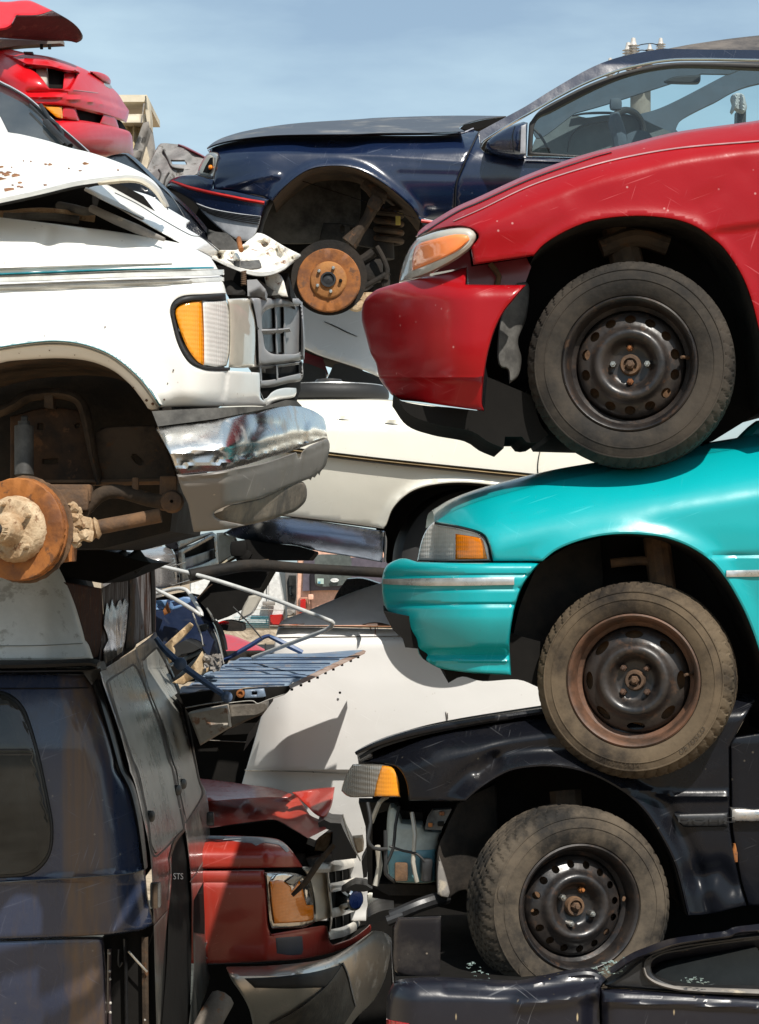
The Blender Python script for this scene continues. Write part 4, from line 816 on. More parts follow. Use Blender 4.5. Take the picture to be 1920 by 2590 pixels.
prism('lamp_filler', car, K('A4', '840,118! 950,118! 968,712! 850,716!'), lambda x, y: d_hl(x, y)+.06, 8.4, M['greyplast'])
d_gr = lambda x, y: d_front(x, y)-.035+.12*np.exp(-((x-760)/6)**2)
gr = panel('grille', car, K('A4', '880,116! 1100,118 1290,120! 1318,150 1332,300 1342,500 1338,640! 1200,668 942,700! 930,400 905,230'), d_gr, M['grille'], step=9, rnd=(6, .05), t=.05, holes=[K('A4', '965,290 985,225 1040,192 1120,180 1300,172! 1308,300 1308,560 1280,600 1180,606 1075,604 1015,572 988,520 972,400')])
panel('grille_back', gr, K('A4', '940,160! 1325,150! 1330,620! 950,640!'), lambda x, y: d_front(x, y)+.14, M['grille'], step=12, rnd=None)
panel('grille_pocket_shade', gr, K('A4', '962,200! 1168,185! 1172,372! 962,384!'), lambda x, y: d_front(x, y)+.10, M['blkplast'], step=12, rnd=None, t=.01)  # black sheets added here and below to paint shade into the left pockets
panel('grille_pocket_shade', gr, K('A4', '975,408! 1172,396! 1176,590! 1000,580!'), lambda x, y: d_front(x, y)+.10, M['blkplast'], step=12, rnd=None, t=.01)
for s in ('1086,185 1092,300 1094,440 1102,600', '1164,180 1168,300 1168,440 1172,605'):
    ribbon('grille_bar', gr, K('A4', s), 4.0, lambda x, y: d_front(x, y)+.09, M['grille'], t=.03)
ribbon('grille_bar', gr, K('A4', '955,400 1050,398 1160,390 1215,382'), [8, 7, 4], lambda x, y: d_front(x, y)+.06, M['grille'], t=.04)
panel('lower_grille', car, K('A4', '945,708! 1150,692 1322,665! 1328,760 1322,802 1300,830 1180,850 1060,880 960,886!'), lambda x, y: d_gr(x, y)+.04, M['grille'], step=9, rnd=(5, .03), t=.06, holes=[K('A4', '962,722! 1150,702 1312,680! 1312,770! 1180,800 1060,828 966,836!')])
ribbon('lower_grille_bar', car, K('A4', '1098,705 1100,760 1102,820'), 3, lambda x, y: d_front(x, y)+.05, M['grille'], t=.04)
prism('grille_cavity', car, K('A4', '900,150! 1240,150! 1290,300! 1290,860! 1240,960! 960,980!'), lambda x, y: d_front(x, y)+.20, 9.0, M['void'])
# torn header panel over the headlamp, and what it leaves open
def d_hd(x, y): return 7.62+.004*(700-y)+.0016*(x-540)+(.05*wob(x, y, 38, 1)+.010*wob(x, y, 17, 2))*sst(690, 655, y)
torn = grime('torn_white_panel', (.78, .75, .67), (.60, .53, .42), .55, 6, bst=.5, c3=(.22, .09, .05), lo=.5, hi=.75)
panel('header_panel', car, K('A3', '455,858! 530,800! 620,800! 690,795 740,750 820,690! 862,650! 900,655 960,682 1100,768 1238,838! 1185,882 1085,955 980,998 870,1008 760,985 620,935 525,892'), d_hd, torn, step=4, rnd=(3, .008), t=.02)
ribbon('header_lip', car, K('A3', '465,866 525,892 620,935 760,985 870,1008 980,1000 1085,958 1140,915 1180,885 1238,840'), [4, 7, 8, 9, 9, 8, 6, 4], lambda x, y: d_hd(x, y)-.01, M['greystripe'], t=.012)
panel('header_recess', car, K('A3', '600,880! 700,895 880,885! 900,950 800,965 690,945!'), lambda x, y: d_hd(x, y)-.012, M['linerplast'], step=8, rnd=(3, .004), t=.008)
prism('nose_cavity', car, K('A3', '510,930! 900,1010! 1130,1000! 1150,1190! 600,1190! 560,1080!'), 8.15, 8.9, M['void'])
panel('inner_nose_panel', car, K('A3', '920,1010! 1040,1000 1090,1060 1110,1130! 1130,1205! 1060,1195 940,1110!'), lambda x, y: 8.02+0*x, torn, step=8, rnd=(3, .006))
prism('grille_bracket', car, K('A3', '775,1060! 860,1055! 935,1140! 930,1205! 780,1200!'), 7.72, 7.85, M['grille'])
prism('radiator_support', car, K('A3', '575,1070! 640,1060! 790,1190! 600,1190!'), 7.80, 7.9, M['dark'])
prism('radiator_support', car, K('A3', '860,1070! 880,1060! 1060,1190! 930,1200!'), 7.95, 8.05, M['linerplast'])
sp = [P(400+(745+18*math.cos(t))*.29056, 400+(985+t*2.6)*.29056, 7.72+.012*math.sin(t)) for t in np.linspace(0, 15*math.pi, 120)]
obj('latch_spring', *tube_vf(sp, .003, 6, False), M['brownrust'], car)
tube('latch_rod', car, [P(400+x*.29056, 400+y*.29056, yy) for x, y, yy in ((703, 700, 7.9), (712, 760, 7.85), (725, 800, 7.8))], .008, M['rust'])
# bumper
xt = np.array([390, 445, 505, 550, 602, 640, 654, 706, 735, 800, 835]); yt = np.array([1083, 1072, 1066, 1059, 1048, 1041, 1043, 1026, 1021, 1040, 1090])
xb = np.array([400, 445, 560, 645, 720, 785, 830]); yb = np.array([1203, 1198, 1188, 1168, 1145, 1126, 1106])
def d_bs(x): return 7.08+.00022*(x-395)+1.40*np.clip((x-560)/275, 0, 1.3)**1.6
def d_ch(x, y):
    v = (y-np.interp(x, xt, yt))/np.maximum(np.interp(x, xb, yb)-np.interp(x, xt, yt), 20)
    d = d_bs(x)+np.where(v < .6, .11*np.clip(1-v/.6, 0, 1)**1.4, .09*np.clip((v-.6)/.4, 0, 1)**1.0)-.03*np.exp(-((v-.9)/.05)**2)
    return d+ridge(x, y, K('A5', '1400,330 1385,420 1375,480'), 7, .05)+ridge(x, y, K('A5', '920,200 960,330 900,420 850,560'), 14, -.03)+ridge(x, y, K('A5', '980,300 1150,330'), 14, -.03)
panel('chrome_bumper', car, K('A5', '112,345! 130,325 300,305 500,290 620,266 800,225 920,200! 970,208 1050,180 1150,150 1240,137 1300,150 1420,190 1500,240 1530,290 1548,425! 1400,472 1300,508 1200,540 1000,600 950,620 700,690 500,706 300,724! 270,660 230,560 160,430'), d_ch, chrome('bumper_chrome', (.80, .80, .79), .27, .5, (.34, .30, .25), .07), step=9, rnd=(5, .012), t=.03)
def d_bl(x, y):
    v = (y-np.interp(x, xb, yb))/60.0
    return d_bs(x)-.012+.05*np.clip(1-v*2.2, 0, 1)**2*0-.02*np.exp(-((v-.12)/.12)**2)+.06*np.clip(v-.5, 0, 2)
panel('bumper_valance', car, K('A5', '288,726! 380,730 600,706 900,656 1050,622 1200,570 1285,540! 1300,590 1318,590! 1330,545 1390,492 1545,425! 1566,470 1555,560 1530,650 1490,700! 1478,735! 1465,715! 1440,752! 1420,745! 1405,775! 1390,762! 1200,832 1000,918 880,950 740,976 600,1040 640,1100 860,1150! 690,1186 430,1208! 410,1120 380,970 330,860'), d_bl, paint('muddy_grey_bumper', (.175, .160, .145), .5, 0, .5, (.30, .26, .20), .2, specks=1.0, spk=(22, 22, 30), speckcol=(.52, .45, .34), scratch=.4, wav=.03, seed=51), step=9, rnd=(6, .016), t=.025)
panel('valance_flap', car, K('A5', '740,978! 900,948 1010,918 1150,850 1290,785! 1345,790 1374,850 1362,950 1280,1030 1200,1060 1150,1080 1000,1122 862,1152! 640,1120 560,1050'), lambda x, y: d_bs(x)+.10+.0012*(y-1260), grime('muddy_plastic', (.10, .088, .075), (.26, .215, .165), .75, 7, bst=.3, streak=False), step=9, rnd=(8, .03), t=.02)
prism('bumper_mount', car, K('A5', '80,198! 400,180 850,160 1010,160! 1200,105! 1290,110! 1330,150! 1100,165! 900,205! 620,262! 130,325!'), lambda x, y: d_bs(x)+.10, 8.9, M['linerplast'])

DZ = 0.0
# ---------- dark high-roof van under it, seen on its rear corner
car = thing('dark_van', 'dark blue raised-roof van with rust-streaked rear doors, under the white van', 'van', P(-60, 2860, 8.6))
yy_ = [1380, 1690, 1800, 1950, 2100, 2340, 2620]
xl_ = [205, 258, 285, 330, 362, 391, 400]; xr_ = [392, 392, 460, 505, 527, 532, 535]
def d_rear(x, y):
    a = np.interp(y, yy_, xl_); b = np.interp(y, yy_, xr_); t = (x-a)/(b-a)
    return 7.98+1.75*np.clip(t, -.15, 1.2)
xc_ = [205, 258, 285, 330, 362, 389, 392]
def d_vs(x, y):
    c = np.interp(y, yy_, xc_)-x
    d = 7.86+.13*np.clip(1-c/110, 0, 1)**2.2+.10*np.clip((1900-y)/230, 0, 2)**1.6+.05*np.clip((y-2200)/300, 0, 2)**2
    return d+ridge(x, y, K('B2', '-300,862 0,862 200,850 500,832 800,812 1000,795 1130,760'), 5, .012)+.012*sst(2225, 2235, y)
vb = M['vanblue']
panel('side_panel', car, K('B1', '-900,1112! 0,1112 500,1118 755,1125! 800,1200 850,1380 920,1600 985,1850')+K('B2', '890,0 985,140 1040,320 1075,500 1100,680 1118,790 1140,1000 1188,1185! 1110,1228 1000,1245 800,1268 400,1288 0,1300 -800,1310!'), d_vs, vb, step=9, rnd=(8, .014), t=.03)
ribbon('drip_line', car, K('B1', '-900,1244 0,1244 500,1242 770,1238'), 3, d_vs, M['gutter'], t=.002)
ribbon('belt_line', car, K('B2', '-800,866 0,862 200,850 500,832 800,812 1000,795 1128,760'), [2.5, 3, 3, 2], d_vs, plain('rubbed_trim', (.20, .20, .20), .4, .2), t=.006)
sw = K('B1', '-900,1250! 0,1262 60,1278 140,1325 205,1400 245,1480 300,1650 345,1820 385,2000')+K('B2', '405,350 415,470 408,580 385,660 340,730 270,790 190,818 100,826 0,830 -800,835!')
sg = panel('side_window', car, sw, lambda x, y: d_vs(x, y)-.012, M['rubber'], step=14, rnd=(8, .012), t=.02)
panel('window_pane', sg, K('B1', '-900,1285! 0,1290 60,1310 130,1360 190,1430 225,1510 280,1680 325,1850 365,2020')+K('B2', '385,350 395,470 388,570 368,645 325,708 262,765 190,792 100,802 0,806 -800,812!'), lambda x, y: d_vs(x, y)-.018, M['glassdark'], step=14, rnd=(5, .006), t=.01)
panel('window_shade', sg, K('B1', '-900,1440! 0,1440 60,1470 110,1560 160,1750 205,1980')+K('B2', '240,300 275,450 290,620 200,625 0,650 -800,660!'), lambda x, y: d_vs(x, y)-.0145, plain('curtain', (.17, .19, .18), .5), step=16, rnd=None, t=.002)
prism('cabin', car, [(-300, 1740, True), (60, 1740, True), (200, 1980, True), (230, 2240, True), (-300, 2240, True)], 8.3, 9.2, M['interior2'])
panel('lower_panel', car, K('B2', '-800,1325! 0,1312 400,1300 700,1295 788,1300! 798,1400 815,1700 822,2120! -800,2120!'), lambda x, y: d_vs(x, y)+.015, vb, step=14, rnd=(8, .018), t=.04)
prism('corner_cavity', car, K('B2', '790,1290! 1100,1235! 1190,1190! 1215,2120! 800,2120!'), 8.06, 8.6, M['void'])
for s, w_, m_ in (('845,1380 842,1700 852,2100', 9, 'vanblue'), ('1120,1290 1125,1700 1130,2100', 16, 'dark2'), ('965,1300 975,1700 980,2100', 8, 'blkplast')):
    ribbon('body_flange', car, K('B2', s), w_, lambda x, y: 8.03+0*x, M[m_], t=.01)
for cx, cy in ((845, 1410), (846, 1550), (850, 1610), (853, 1795), (852, 1868), (1125, 1925)):
    obj('bolt', *lathe_vf(Fr(P(cx*.32688, 1950+cy*.32688, 8.02), 10), [(.005, -.01), (.005, .004), (.002, .006)], 8, cap=True), M['greystripe'], car)
obj('wire', *tube_vf([P(x*.32688, 1950+y*.32688, 8.0) for x, y in ((995, 1395), (1060, 1470), (1140, 1555))], .004, 6), M['zinc'], car)
obj('wire', *tube_vf([P(x*.32688, 1950+y*.32688, 8.02) for x, y in ((920, 1380), (915, 1470), (925, 1515), (945, 1480))], .004, 6), M['blkplast'], car)
gut = lathe_vf
ribbon('rain_gutter', car, K('B1', '-900,1045 0,1040 300,1035 600,1025 780,1020 845,1040'), [18, 18, 17, 17, 14], lambda x, y: 7.87+0*x, M['rubber'], t=.05)
ribbon('rain_gutter', car, K('B1', '-900,1090 0,1090 500,1085 780,1080 850,1062'), [7, 7, 8, 7], lambda x, y: 7.90+0*x, M['blkplast'], t=.04)
prism('gutter_joint', car, K('B1', '700,1060! 860,1020! 880,1090! 800,1215! 740,1130!'), 7.93, 8.1, M['rubber'])
panel('raised_roof', car, K('B1', '-900,-60! 300,-60! 440,60! 505,205! 560,320 640,520 700,720 728,828! 758,865 800,985! 600,1000 0,1005 -900,1005!'), lambda x, y: 7.92+.0009*np.clip(1660-y, 0, 400)+.0012*np.clip(x-120, 0, 300), grime('aged_fibreglass', (.68, .65, .59), (.80, .77, .71), .5, 4, bst=.05, c3=(.48, .44, .38)), step=16, rnd=(8, .02), t=.04)
ribbon('roof_seam', car, K('B1', '-900,872 0,872 300,870 500,862 720,850'), 1.6, lambda x, y: 7.92+.0009*np.clip(1660-y, 0, 400)+.0012*np.clip(x-120, 0, 300), plain('roof_seam_dirt', (.38, .35, .31), .7), t=.002)
d_rr = lambda x, y: 8.06+1.6*np.clip((x-150)/240, 0, 1.2)
rusty = grime('peeling_brown', (.022, .009, .006), (.075, .028, .015), .7, 5, c3=(.11, .045, .02), streak=True, spec=.08)
panel('roof_end', car, K('B1', '555,318! 880,372! 895,640 880,800 850,965! 800,985! 735,830 640,520'), d_rr, rusty, step=12, rnd=(5, .01))
panel('roof_rear', car, K('B1', '885,372! 1000,310 1300,165! 1338,120! 1352,400 1350,752! 1180,862! 1160,900 1000,1010 872,1098! 862,1000 885,800 902,640'), d_rr, grime('peeling_silver', (.035, .018, .013), (.17, .16, .16), .6, 2.6, lo=.46, hi=.56, c3=(.07, .025, .015), streak=True, bst=.4, spec=.1), step=10, rnd=(5, .012), t=.03)
panel('peeled_patch', car, K('B1', '905,700! 915,600! 930,500! 955,560! 975,470! 990,520! 1010,545! 1035,480! 1050,470! 1062,530! 1085,460! 1112,500! 1105,640! 1085,830! 1060,925! 985,985! 900,1035! 905,900! 945,820! 930,760!'), lambda x, y: d_rr(x, y)-.03, chrome('peeled_metal', (.62, .66, .72), .22, .3, (.3, .27, .25), .5), step=7, rnd=None, t=.02)
ribbon('roof_post', car, K('B1', '1140,250 1150,500 1140,700 1120,900'), [9, 11, 16, 14], lambda x, y: d_rr(x, y)-.01, M['dark2'], t=.01)
ribbon('roof_post', car, K('B1', '1325,140 1335,400 1338,750'), [7, 8, 5], lambda x, y: d_rr(x, y)-.02, M['void'], t=.01)
prism('roof_shell', car, K('B1', '300,0! 500,260! 900,330! 1320,150! 1150,120! 1000,60! 600,0!'), 8.5, 9.3, M['void'])
obj('torn_liner', *join(*[box_vf(P(280+70*rngk.uniform(0, 1), 1402+22*rngk.uniform(0, 1)+12*k/14, 8.6+.05*k), rngk.uniform(.02, .07, 3), rngk.uniform(0, 3), rngk.uniform(0, 3)) for k in range(14)]), M['rubber'], car)
prism('body_shell', car, K('B1', '-900,0! 420,60! 740,1000! 900,1300! 1000,1700! 1080,2060! 1180,3000! -900,3000!'), 8.6, 9.6, M['void'])
# corner post and the two rear doors, running back from us
ribbon('corner_post', car, K('B1', '780,1100 820,1180 860,1300 910,1470 970,1680 1030,1900')+K('B2', '935,0 1010,150 1060,350 1092,550 1118,760'), [10, 13, 15, 15, 15, 14, 13, 10, 8], lambda x, y: 7.99+0*x, M['blkplast'], t=.03)
ld = panel('rear_door', car, K('B1', '872,1100! 1000,1012 1175,905! 1200,985 1232,1060 1310,1300 1430,1600 1490,1850')+K('B2', '1362,0 1400,180 1425,330 1432,445! 1400,500! 1350,560 1320,660 1320,850 1300,1070! 1190,1190! 1172,760 1150,560 1100,330 1045,100 1005,0')+K('B1', '1120,1900 1040,1620 960,1380 900,1210'), d_rear, M['vangrey'], step=11, rnd=(5, .012), t=.04)
ribbon('window_seal', ld, K('B1', '1160,1035 1060,1100 945,1175 940,1230 1000,1420 1080,1640 1150,1850')+K('B2', '1060,0 1110,200 1150,400 1165,560 1195,660 1250,630 1350,530 1425,455'), [3, 4, 4, 3, 3, 3, 3], d_rear, M['rubber'], t=.008)
ribbon('window_seal', ld, K('B1', '1160,1035 1200,1080 1290,1300 1400,1600 1465,1850')+K('B2', '1340,0 1378,200 1410,380 1425,450'), 3, d_rear, M['rubber'], t=.006)
panel('rear_window', ld, K('B1', '1150,1050! 1060,1108 955,1185! 1010,1400 1090,1640 1160,1850')+K('B2', '1075,0 1120,200 1158,400 1175,560 1205,640! 1260,605 1350,512 1415,448! 1395,340 1360,180 1325,0')+K('B1', '1450,1850 1385,1600 1275,1300 1190,1090'), lambda x, y: d_rear(x, y)-.016, grime('dusty_green_glass', (.17, .19, .175), (.40, .41, .37), .3, 3, lo=.25, hi=.75, bst=.02), step=11, rnd=(4, .006), t=.008)
panel('window_crack', ld, K('B2', '1178,378! 1190,380 1200,450 1218,480 1212,555! 1195,540 1182,460'), lambda x, y: d_rear(x, y)-.014, M['greyplast'], step=6, rnd=None, t=.003)
for s in ('1158,350', '1368,148', '1408,100'):
    for a, b, _ in K('B2', s): obj('window_clip', *lathe_vf(Fr(P(a, b, float(d_rear(np.array([a]), np.array([b]))[0])-.02), 60), [(.02, -.01), (.02, .01), (.005, .014)], 10, cap=True), M['blkplast'], ld)
ribbon('scratch_mark', ld, K('B2', '1225,388 1290,350 1340,310 1395,290'), 1.6, lambda x, y: d_rear(x, y)-.006, M['greystripe'], t=.002)
hg = box('hinge', car, P(1205*.32688, 1950+960*.32688, 8.02), (.036, .03, .085), M['linerplast'])
obj('hinge_pin', *tube_vf([P(1200*.32688, 1950+870*.32688, 7.99), P(1200*.32688, 1950+1060*.32688, 7.99)], .009, 10, False), M['dark2'], hg)
rd = panel('rear_door', car, K('B1', '1180,890! 1290,810 1348,752! 1400,870 1480,1060 1560,1250 1620,1430 1655,1620')+K('B2', '1545,80 1590,170 1612,330 1622,600 1618,900 1615,1150 1612,1480 1500,1500! 1480,900 1460,650 1432,445! 1425,330 1400,180 1362,0')+K('B1', '1490,1850 1430,1600 1310,1300 1232,1060 1205,985'), lambda x, y: d_rear(x, y)+.0, M['vangrey'], step=11, rnd=(5, .012), t=.04)
ribbon('window_seal', rd, K('B1', '1235,1000 1300,940 1368,888 1420,980 1490,1120 1560,1300 1610,1480')+K('B2', '1540,60 1570,180 1500,310 1440,400'), [3, 3, 2.5, 2.5, 3], d_rear, M['rubber'], t=.008)
panel('rear_window', rd, K('B1', '1245,1010! 1300,955 1362,903! 1420,1000 1480,1130 1550,1310 1600,1490')+K('B2', '1530,70 1558,180 1500,295 1446,380! 1415,250 1385,100 1370,0')+K('B1', '1500,1850 1440,1600 1320,1300 1260,1100'), lambda x, y: d_rear(x, y)-.016, grime('dusty_glass', (.19, .195, .18), (.42, .41, .37), .3, 3, lo=.25, hi=.75, bst=.02), step=11, rnd=(4, .006), t=.008)
ribbon('door_crease', rd, K('B2', '1470,860 1540,760 1620,620'), [2, 3, 2], d_rear, M['greyplast'], t=.005)
panel('plate_recess', rd, K('B2', '1500,1000! 1580,850! 1584,1150 1582,1262! 1500,1250!'), lambda x, y: d_rear(x, y)-.005, M['void'], step=11, rnd=None, t=.004)
panel('rear_corner', car, K('B2', '1500,1255! 1580,1280! 1600,1480! 1625,1600! 1600,1700 1530,1900 1480,2120! 1440,2120! 1480,1800 1500,1520!'), lambda x, y: d_rear(x, y)-.02, M['vangrey'], step=11, rnd=(5, .02))
panel('door_gap', car, K('B2', '1432,450! 1462,640 1482,900! 1478,1500 1460,2120! 1240,2120! 1290,1500 1305,1075! 1322,850 1322,660 1352,560!'), lambda x, y: d_rear(x, y)+.10, M['void'], step=13, rnd=None)
panel('door_skin_edge', car, K('B2', '1190,1200! 1300,1075! 1295,1110! 1262,1480 1245,1800 1225,2120! 1215,2120! 1200,1600'), lambda x, y: d_rear(x, y)-.0, M['vangrey'], step=11, rnd=(4, .012))
tv, tf = text_vf('STS', 1.0); sx_ = (1440-1318)*.32688; cx_ = 1380*.32688; cy_ = (1950+838*.32688)
tw = np.ptp(tv[:, 0]); X_ = cx_+(tv[:, 0])/tw*25.; Y2 = cy_-tv[:, 1]/.72*16.
obj('door_lettering', P(X_, Y2, d_rear(X_, Y2)+.075), tf, plain('white_lettering', (.85, .85, .82), .5), car, recalc=False)
ribbon('torn_edge', car, K('B2', '1425,460 1360,540 1325,640 1312,680'), [6, 8, 5, 3], lambda x, y: d_rear(x, y)-.01, M['riprust'], t=.01)
ribbon('torn_edge', car, K('B2', '1312,670 1322,760 1316,850 1305,1000'), 2.0, lambda x, y: d_rear(x, y)-.01, M['greyplast'], t=.008)
lh = panel('latch_plate', car, K('B2', '1590,1310! 1652,1305! 1690,1310! 1685,1460! 1600,1455!'), lambda x, y: 9.62+0*x, grime('brass_latch', (.22, .17, .10), (.36, .30, .2), .5, 9, metal=.4), rnd=(4, .006), step=10, t=.05, holes=[K('B2', '1640,1340! 1675,1340! 1675,1372! 1640,1372!'), K('B2', '1640,1400! 1675,1400! 1675,1432! 1640,1432!')])
ribbon('latch_loop', car, K('B2', '1598,1330 1585,1380 1588,1440 1602,1455'), 3, 9.58, M['silver'], t=.01)
box('hinge', car, P(1628*.32688, 1950+370*.32688, 9.6), (.03, .03, .055), M['blkplast'])
panel('torn_trim', car, K('B2', '1245,1880! 1290,1865! 1310,1880 1300,1958! 1240,1958!'), lambda x, y: 9.3+0*x, M['greyplast'], rnd=(4, .01), step=9)
ribbon('torn_trim', car, K('B2', '1280,1865 1320,1880 1360,1920 1400,1965'), [4, 9, 6, 3], 9.25, M['rust'], t=.01)
# ================================================================== BACK STACK
# ---------- navy coupe with red stripe
car = thing('navy_coupe', 'navy blue coupe with red bumper stripe and bare rusty brake disc, behind the red sedan', 'car', P(850, 800, 11.2))
N = M['navy']
hoodS = smooth(K('B6', '355,327! 430,293 600,253 900,218 1200,208 1652,204')+K('R2', '0,580 200,579 350,574 432,566!'), False)
archN = K('B7', '140,352! 180,300 250,230 350,157 450,120 600,111 720,131 830,181 950,262 1050,345 1110,405 1165,482!')
archNs = smooth(archN, False)
def d_nv(x, y):
    b = y-np.interp(x, hoodS[:, 0], hoodS[:, 1])
    d = 10.48+.12*np.clip(1-b/60, 0, 1)**2+.40*np.clip((690-x)/260, 0, 2)**2+.05*((y-440)/90)**2*(y < 560)
    da, _ = dline(x, y, archNs)
    d = d-.03*np.exp(-(da/14)**2)
    return d+ridge(x, y, K('B6', '450,360 900,362 1652,380')+K('R2', '0,680 330,705 1000,720'), 6, .005)+ridge(x, y, K('B7', '1020,165 1410,175'), 9, -.005)+ridge(x, y, K('B6', '440,690 700,610 900,565 980,570'), 8, .01)
panel('fender', car, K('B6', '362,345! 430,310 600,268 900,231 1200,216 1652,213')+K('R2', '0,590 200,590 345,583 400,566 431,572! 400,640 365,720 335,800 328,925!')+K('B7', '1290,492! 1165,482!')+archN[::-1]+K('B6', '930,790! 850,756 700,723 550,693 412,680! 415,600 458,400 450,372 375,362!'), d_nv, N, step=6, rnd=(5, .010))
hoodmat = paint('dusty_navy_hood', (.03, .03, .04), .55, .2, .95, (.24, .22, .19), .3, specks=.2, scratch=.4, wav=.04, seed=41)
def d_nh(x, y):
    b = np.interp(x, hoodS[:, 0], hoodS[:, 1])-y
    return d_nv(x, np.full_like(y, 420))+.02+.020*np.clip(b, 0, 60)
panel('hood', car, K('B6', '355,326! 400,285 480,240 600,200 700,175 900,138 1200,103 1652,75')+K('R2', '0,512 250,504 400,503 552,505! 440,520 362,543 345,556! 372,572! 200,578 0,579')+K('B6', '1652,203 1200,207 900,217 600,252 430,292'), d_nh, hoodmat, step=9, rnd=(3, .012), t=.02)
ribbon('hood_edge', car, K('B6', '358,332 430,300 600,260 900,224 1200,211 1652,208')+K('R2', '0,585 200,584 345,579 410,558'), [1.5, 3, 4, 4, 3, 3], lambda x, y: d_nv(x, y)+.002, plain('edge_dust', (.32, .32, .36), .6), t=.003)
prism('cowl', car, K('R2', '352,556! 365,545 445,523 555,508! 520,530 430,562! 380,566'), 10.75, 11.6, M['void'])
pill = K('R2', '434,572! 545,512 640,460 760,385 900,305 1000,262 1100,235 1235,211! 1400,215 1652,218 2200,230! 2200,262! 1652,262 1400,258 1250,263 1100,290 1000,320 900,360 800,410 700,466 560,548 468,603 442,640!')
panel('pillar', car, pill, lambda x, y: 10.55+.0009*np.clip(560-y, 0, 400)*.6, N, step=6, rnd=None, t=.04)
panel('roof', car, K('R2', '1232,236! 1245,216 1300,203 1400,186 1652,154 2200,110! 2200,232! 1652,224 1400,220'), lambda x, y: 10.78+.006*np.clip(135-y+.0*x, 0, 80), grime('dusty_vinyl_roof', (.035, .03, .03), (.13, .11, .095), .7, 3.5, bst=.2), step=10, rnd=(4, .012))
ribbon('window_trim', car, K('R2', '650,680 470,668 445,655 440,640 448,618 470,600 560,545 700,464 800,408 900,358 1000,318 1100,288 1250,261 1400,256 1652,260 2200,268'), [4, 4, 4, 4.5, 4.5, 4.5, 4.5], 10.53, M['chrome'], t=.01)
ribbon('window_trim', car, K('R2', '640,683 800,687 985,693 1300,700'), 4.5, 10.47, M['chrome'], t=.01)
panel('door', car, K('R2', '433,577! 442,642 470,670 650,685 980,696 2200,710! 2200,930! 328,930! 335,800 365,720 400,640'), lambda x, y: d_nv(x, y)+.006, N, step=12, rnd=(3, .01))
ribbon('door_seam', car, K('R2', '433,572 400,640 365,720 335,800 328,925'), [3, 4, 4], d_nv, M['gutter'], t=.004)
panel('window_frame', car, K('R2', '645,674! 653,535! 700,478 800,422 900,372 1000,333 1100,303 1250,275 1400,270 1652,275 2200,290! 2200,700! 980,690 800,684'), 10.56, M['rubber'], step=9, rnd=(3, .006), t=.05, holes=[K('R2', '664,662! 682,527 760,478 960,376 1100,323 1250,293 1400,289 1652,300 2100,320! 2100,690! 980,683!')])
panel('side_glass', car, K('R2', '660,664! 678,527 760,474 960,372 1100,319 1250,289 1400,285 1652,296 2120,316! 2120,694! 980,685!'), 10.59, M['glass'], step=24, rnd=None, t=.005)
mir = panel('side_mirror', car, K('R2', '463,640! 468,618 490,595 560,552 625,530! 645,534! 640,672! 610,682 540,676 490,664'), lambda x, y: 10.40-.08*np.clip((x-1230)/80, 0, 1)+.0009*(y-350)**2*.02, N, step=8, rnd=(10, .05), t=.12)
panel('mirror_glass', mir, K('R2', '616,548! 638,540! 636,668! 612,668!'), 10.30, M['pearl'], rnd=(2, .004), step=8)
ribbon('mirror_edge', mir, K('R2', '590,548 580,590 585,660'), 2.5, 10.31, M['gutter'], t=.004)
# cabin seen through the glass
panel('headliner', car, K('R2', '664,560! 700,505 760,462 960,360 1100,305 1250,275 1652,270 2200,280! 2200,300! 1652,286 1520,322! 1400,320! 1010,446 850,492! 700,600'), lambda x, y: 11.2+.0*x, M['interior'], step=18, rnd=None, t=.03)
panel('far_pillar', car, K('R2', '1110,503! 1250,458 1515,322! 1652,286 2200,240! 2200,300! 1652,362 1450,448 1325,512 1300,540 1290,564! 1330,606! 1200,650! 1120,560'), lambda x, y: 12.0+.0*x, M['interior'], step=18, rnd=None, t=.05)
prism('dashboard', car, K('R2', '655,690! 672,620 700,575 760,532 840,500 900,512 1000,500 1125,512 1185,538 1300,590 1335,612! 1250,700! 900,760!'), 11.35, 11.9, M['interior2'])
ribbon('dash_edge', car, K('R2', '840,502 900,492 1000,490 1080,500 1130,512'), [3, 5, 5, 3], 11.33, M['rubber'], t=.01)
ribbon('dash_hood', car, K('R2', '820,660 830,600 860,560 920,535 1000,525 1060,535'), [4, 5, 6, 5], 11.3, M['rubber'], t=.01)
obj('steering_wheel', *tube_vf([P(960+.58*(1075+75*math.cos(a)), .58*(575+95*math.sin(a)), 11.22+.10*math.cos(a)) for a in np.linspace(-2.2, 1.6, 30)], .016, 10, False), M['rubber'], car)
obj('seat_back', *join(box_vf(P(960+.581*1028, .581*455, 11.0), (.055, .05, .055), bev=.02), tube_vf([P(960+.581*x, .581*y, 11.0) for x, y in ((1025, 490), (1028, 540), (1045, 600), (1050, 680))], [.02, .035, .035, .03], 10)), M['interior'], car)
prism('console', car, K('R2', '1050,600! 1110,570 1170,575 1210,640! 1050,680!'), 11.1, 11.3, M['interior'])
panel('rear_view_mirror', car, K('R2', '1240,352! 1290,332 1398,325! 1396,355 1380,363 1260,360'), 11.1, M['rubber'], rnd=(4, .02), step=6, t=.03)
tube('wire', car, [P(960+.581*x, .581*y, 10.7) for x, y in ((672, 562), (700, 590), (730, 640), (745, 668))], .006, M['rubber'])
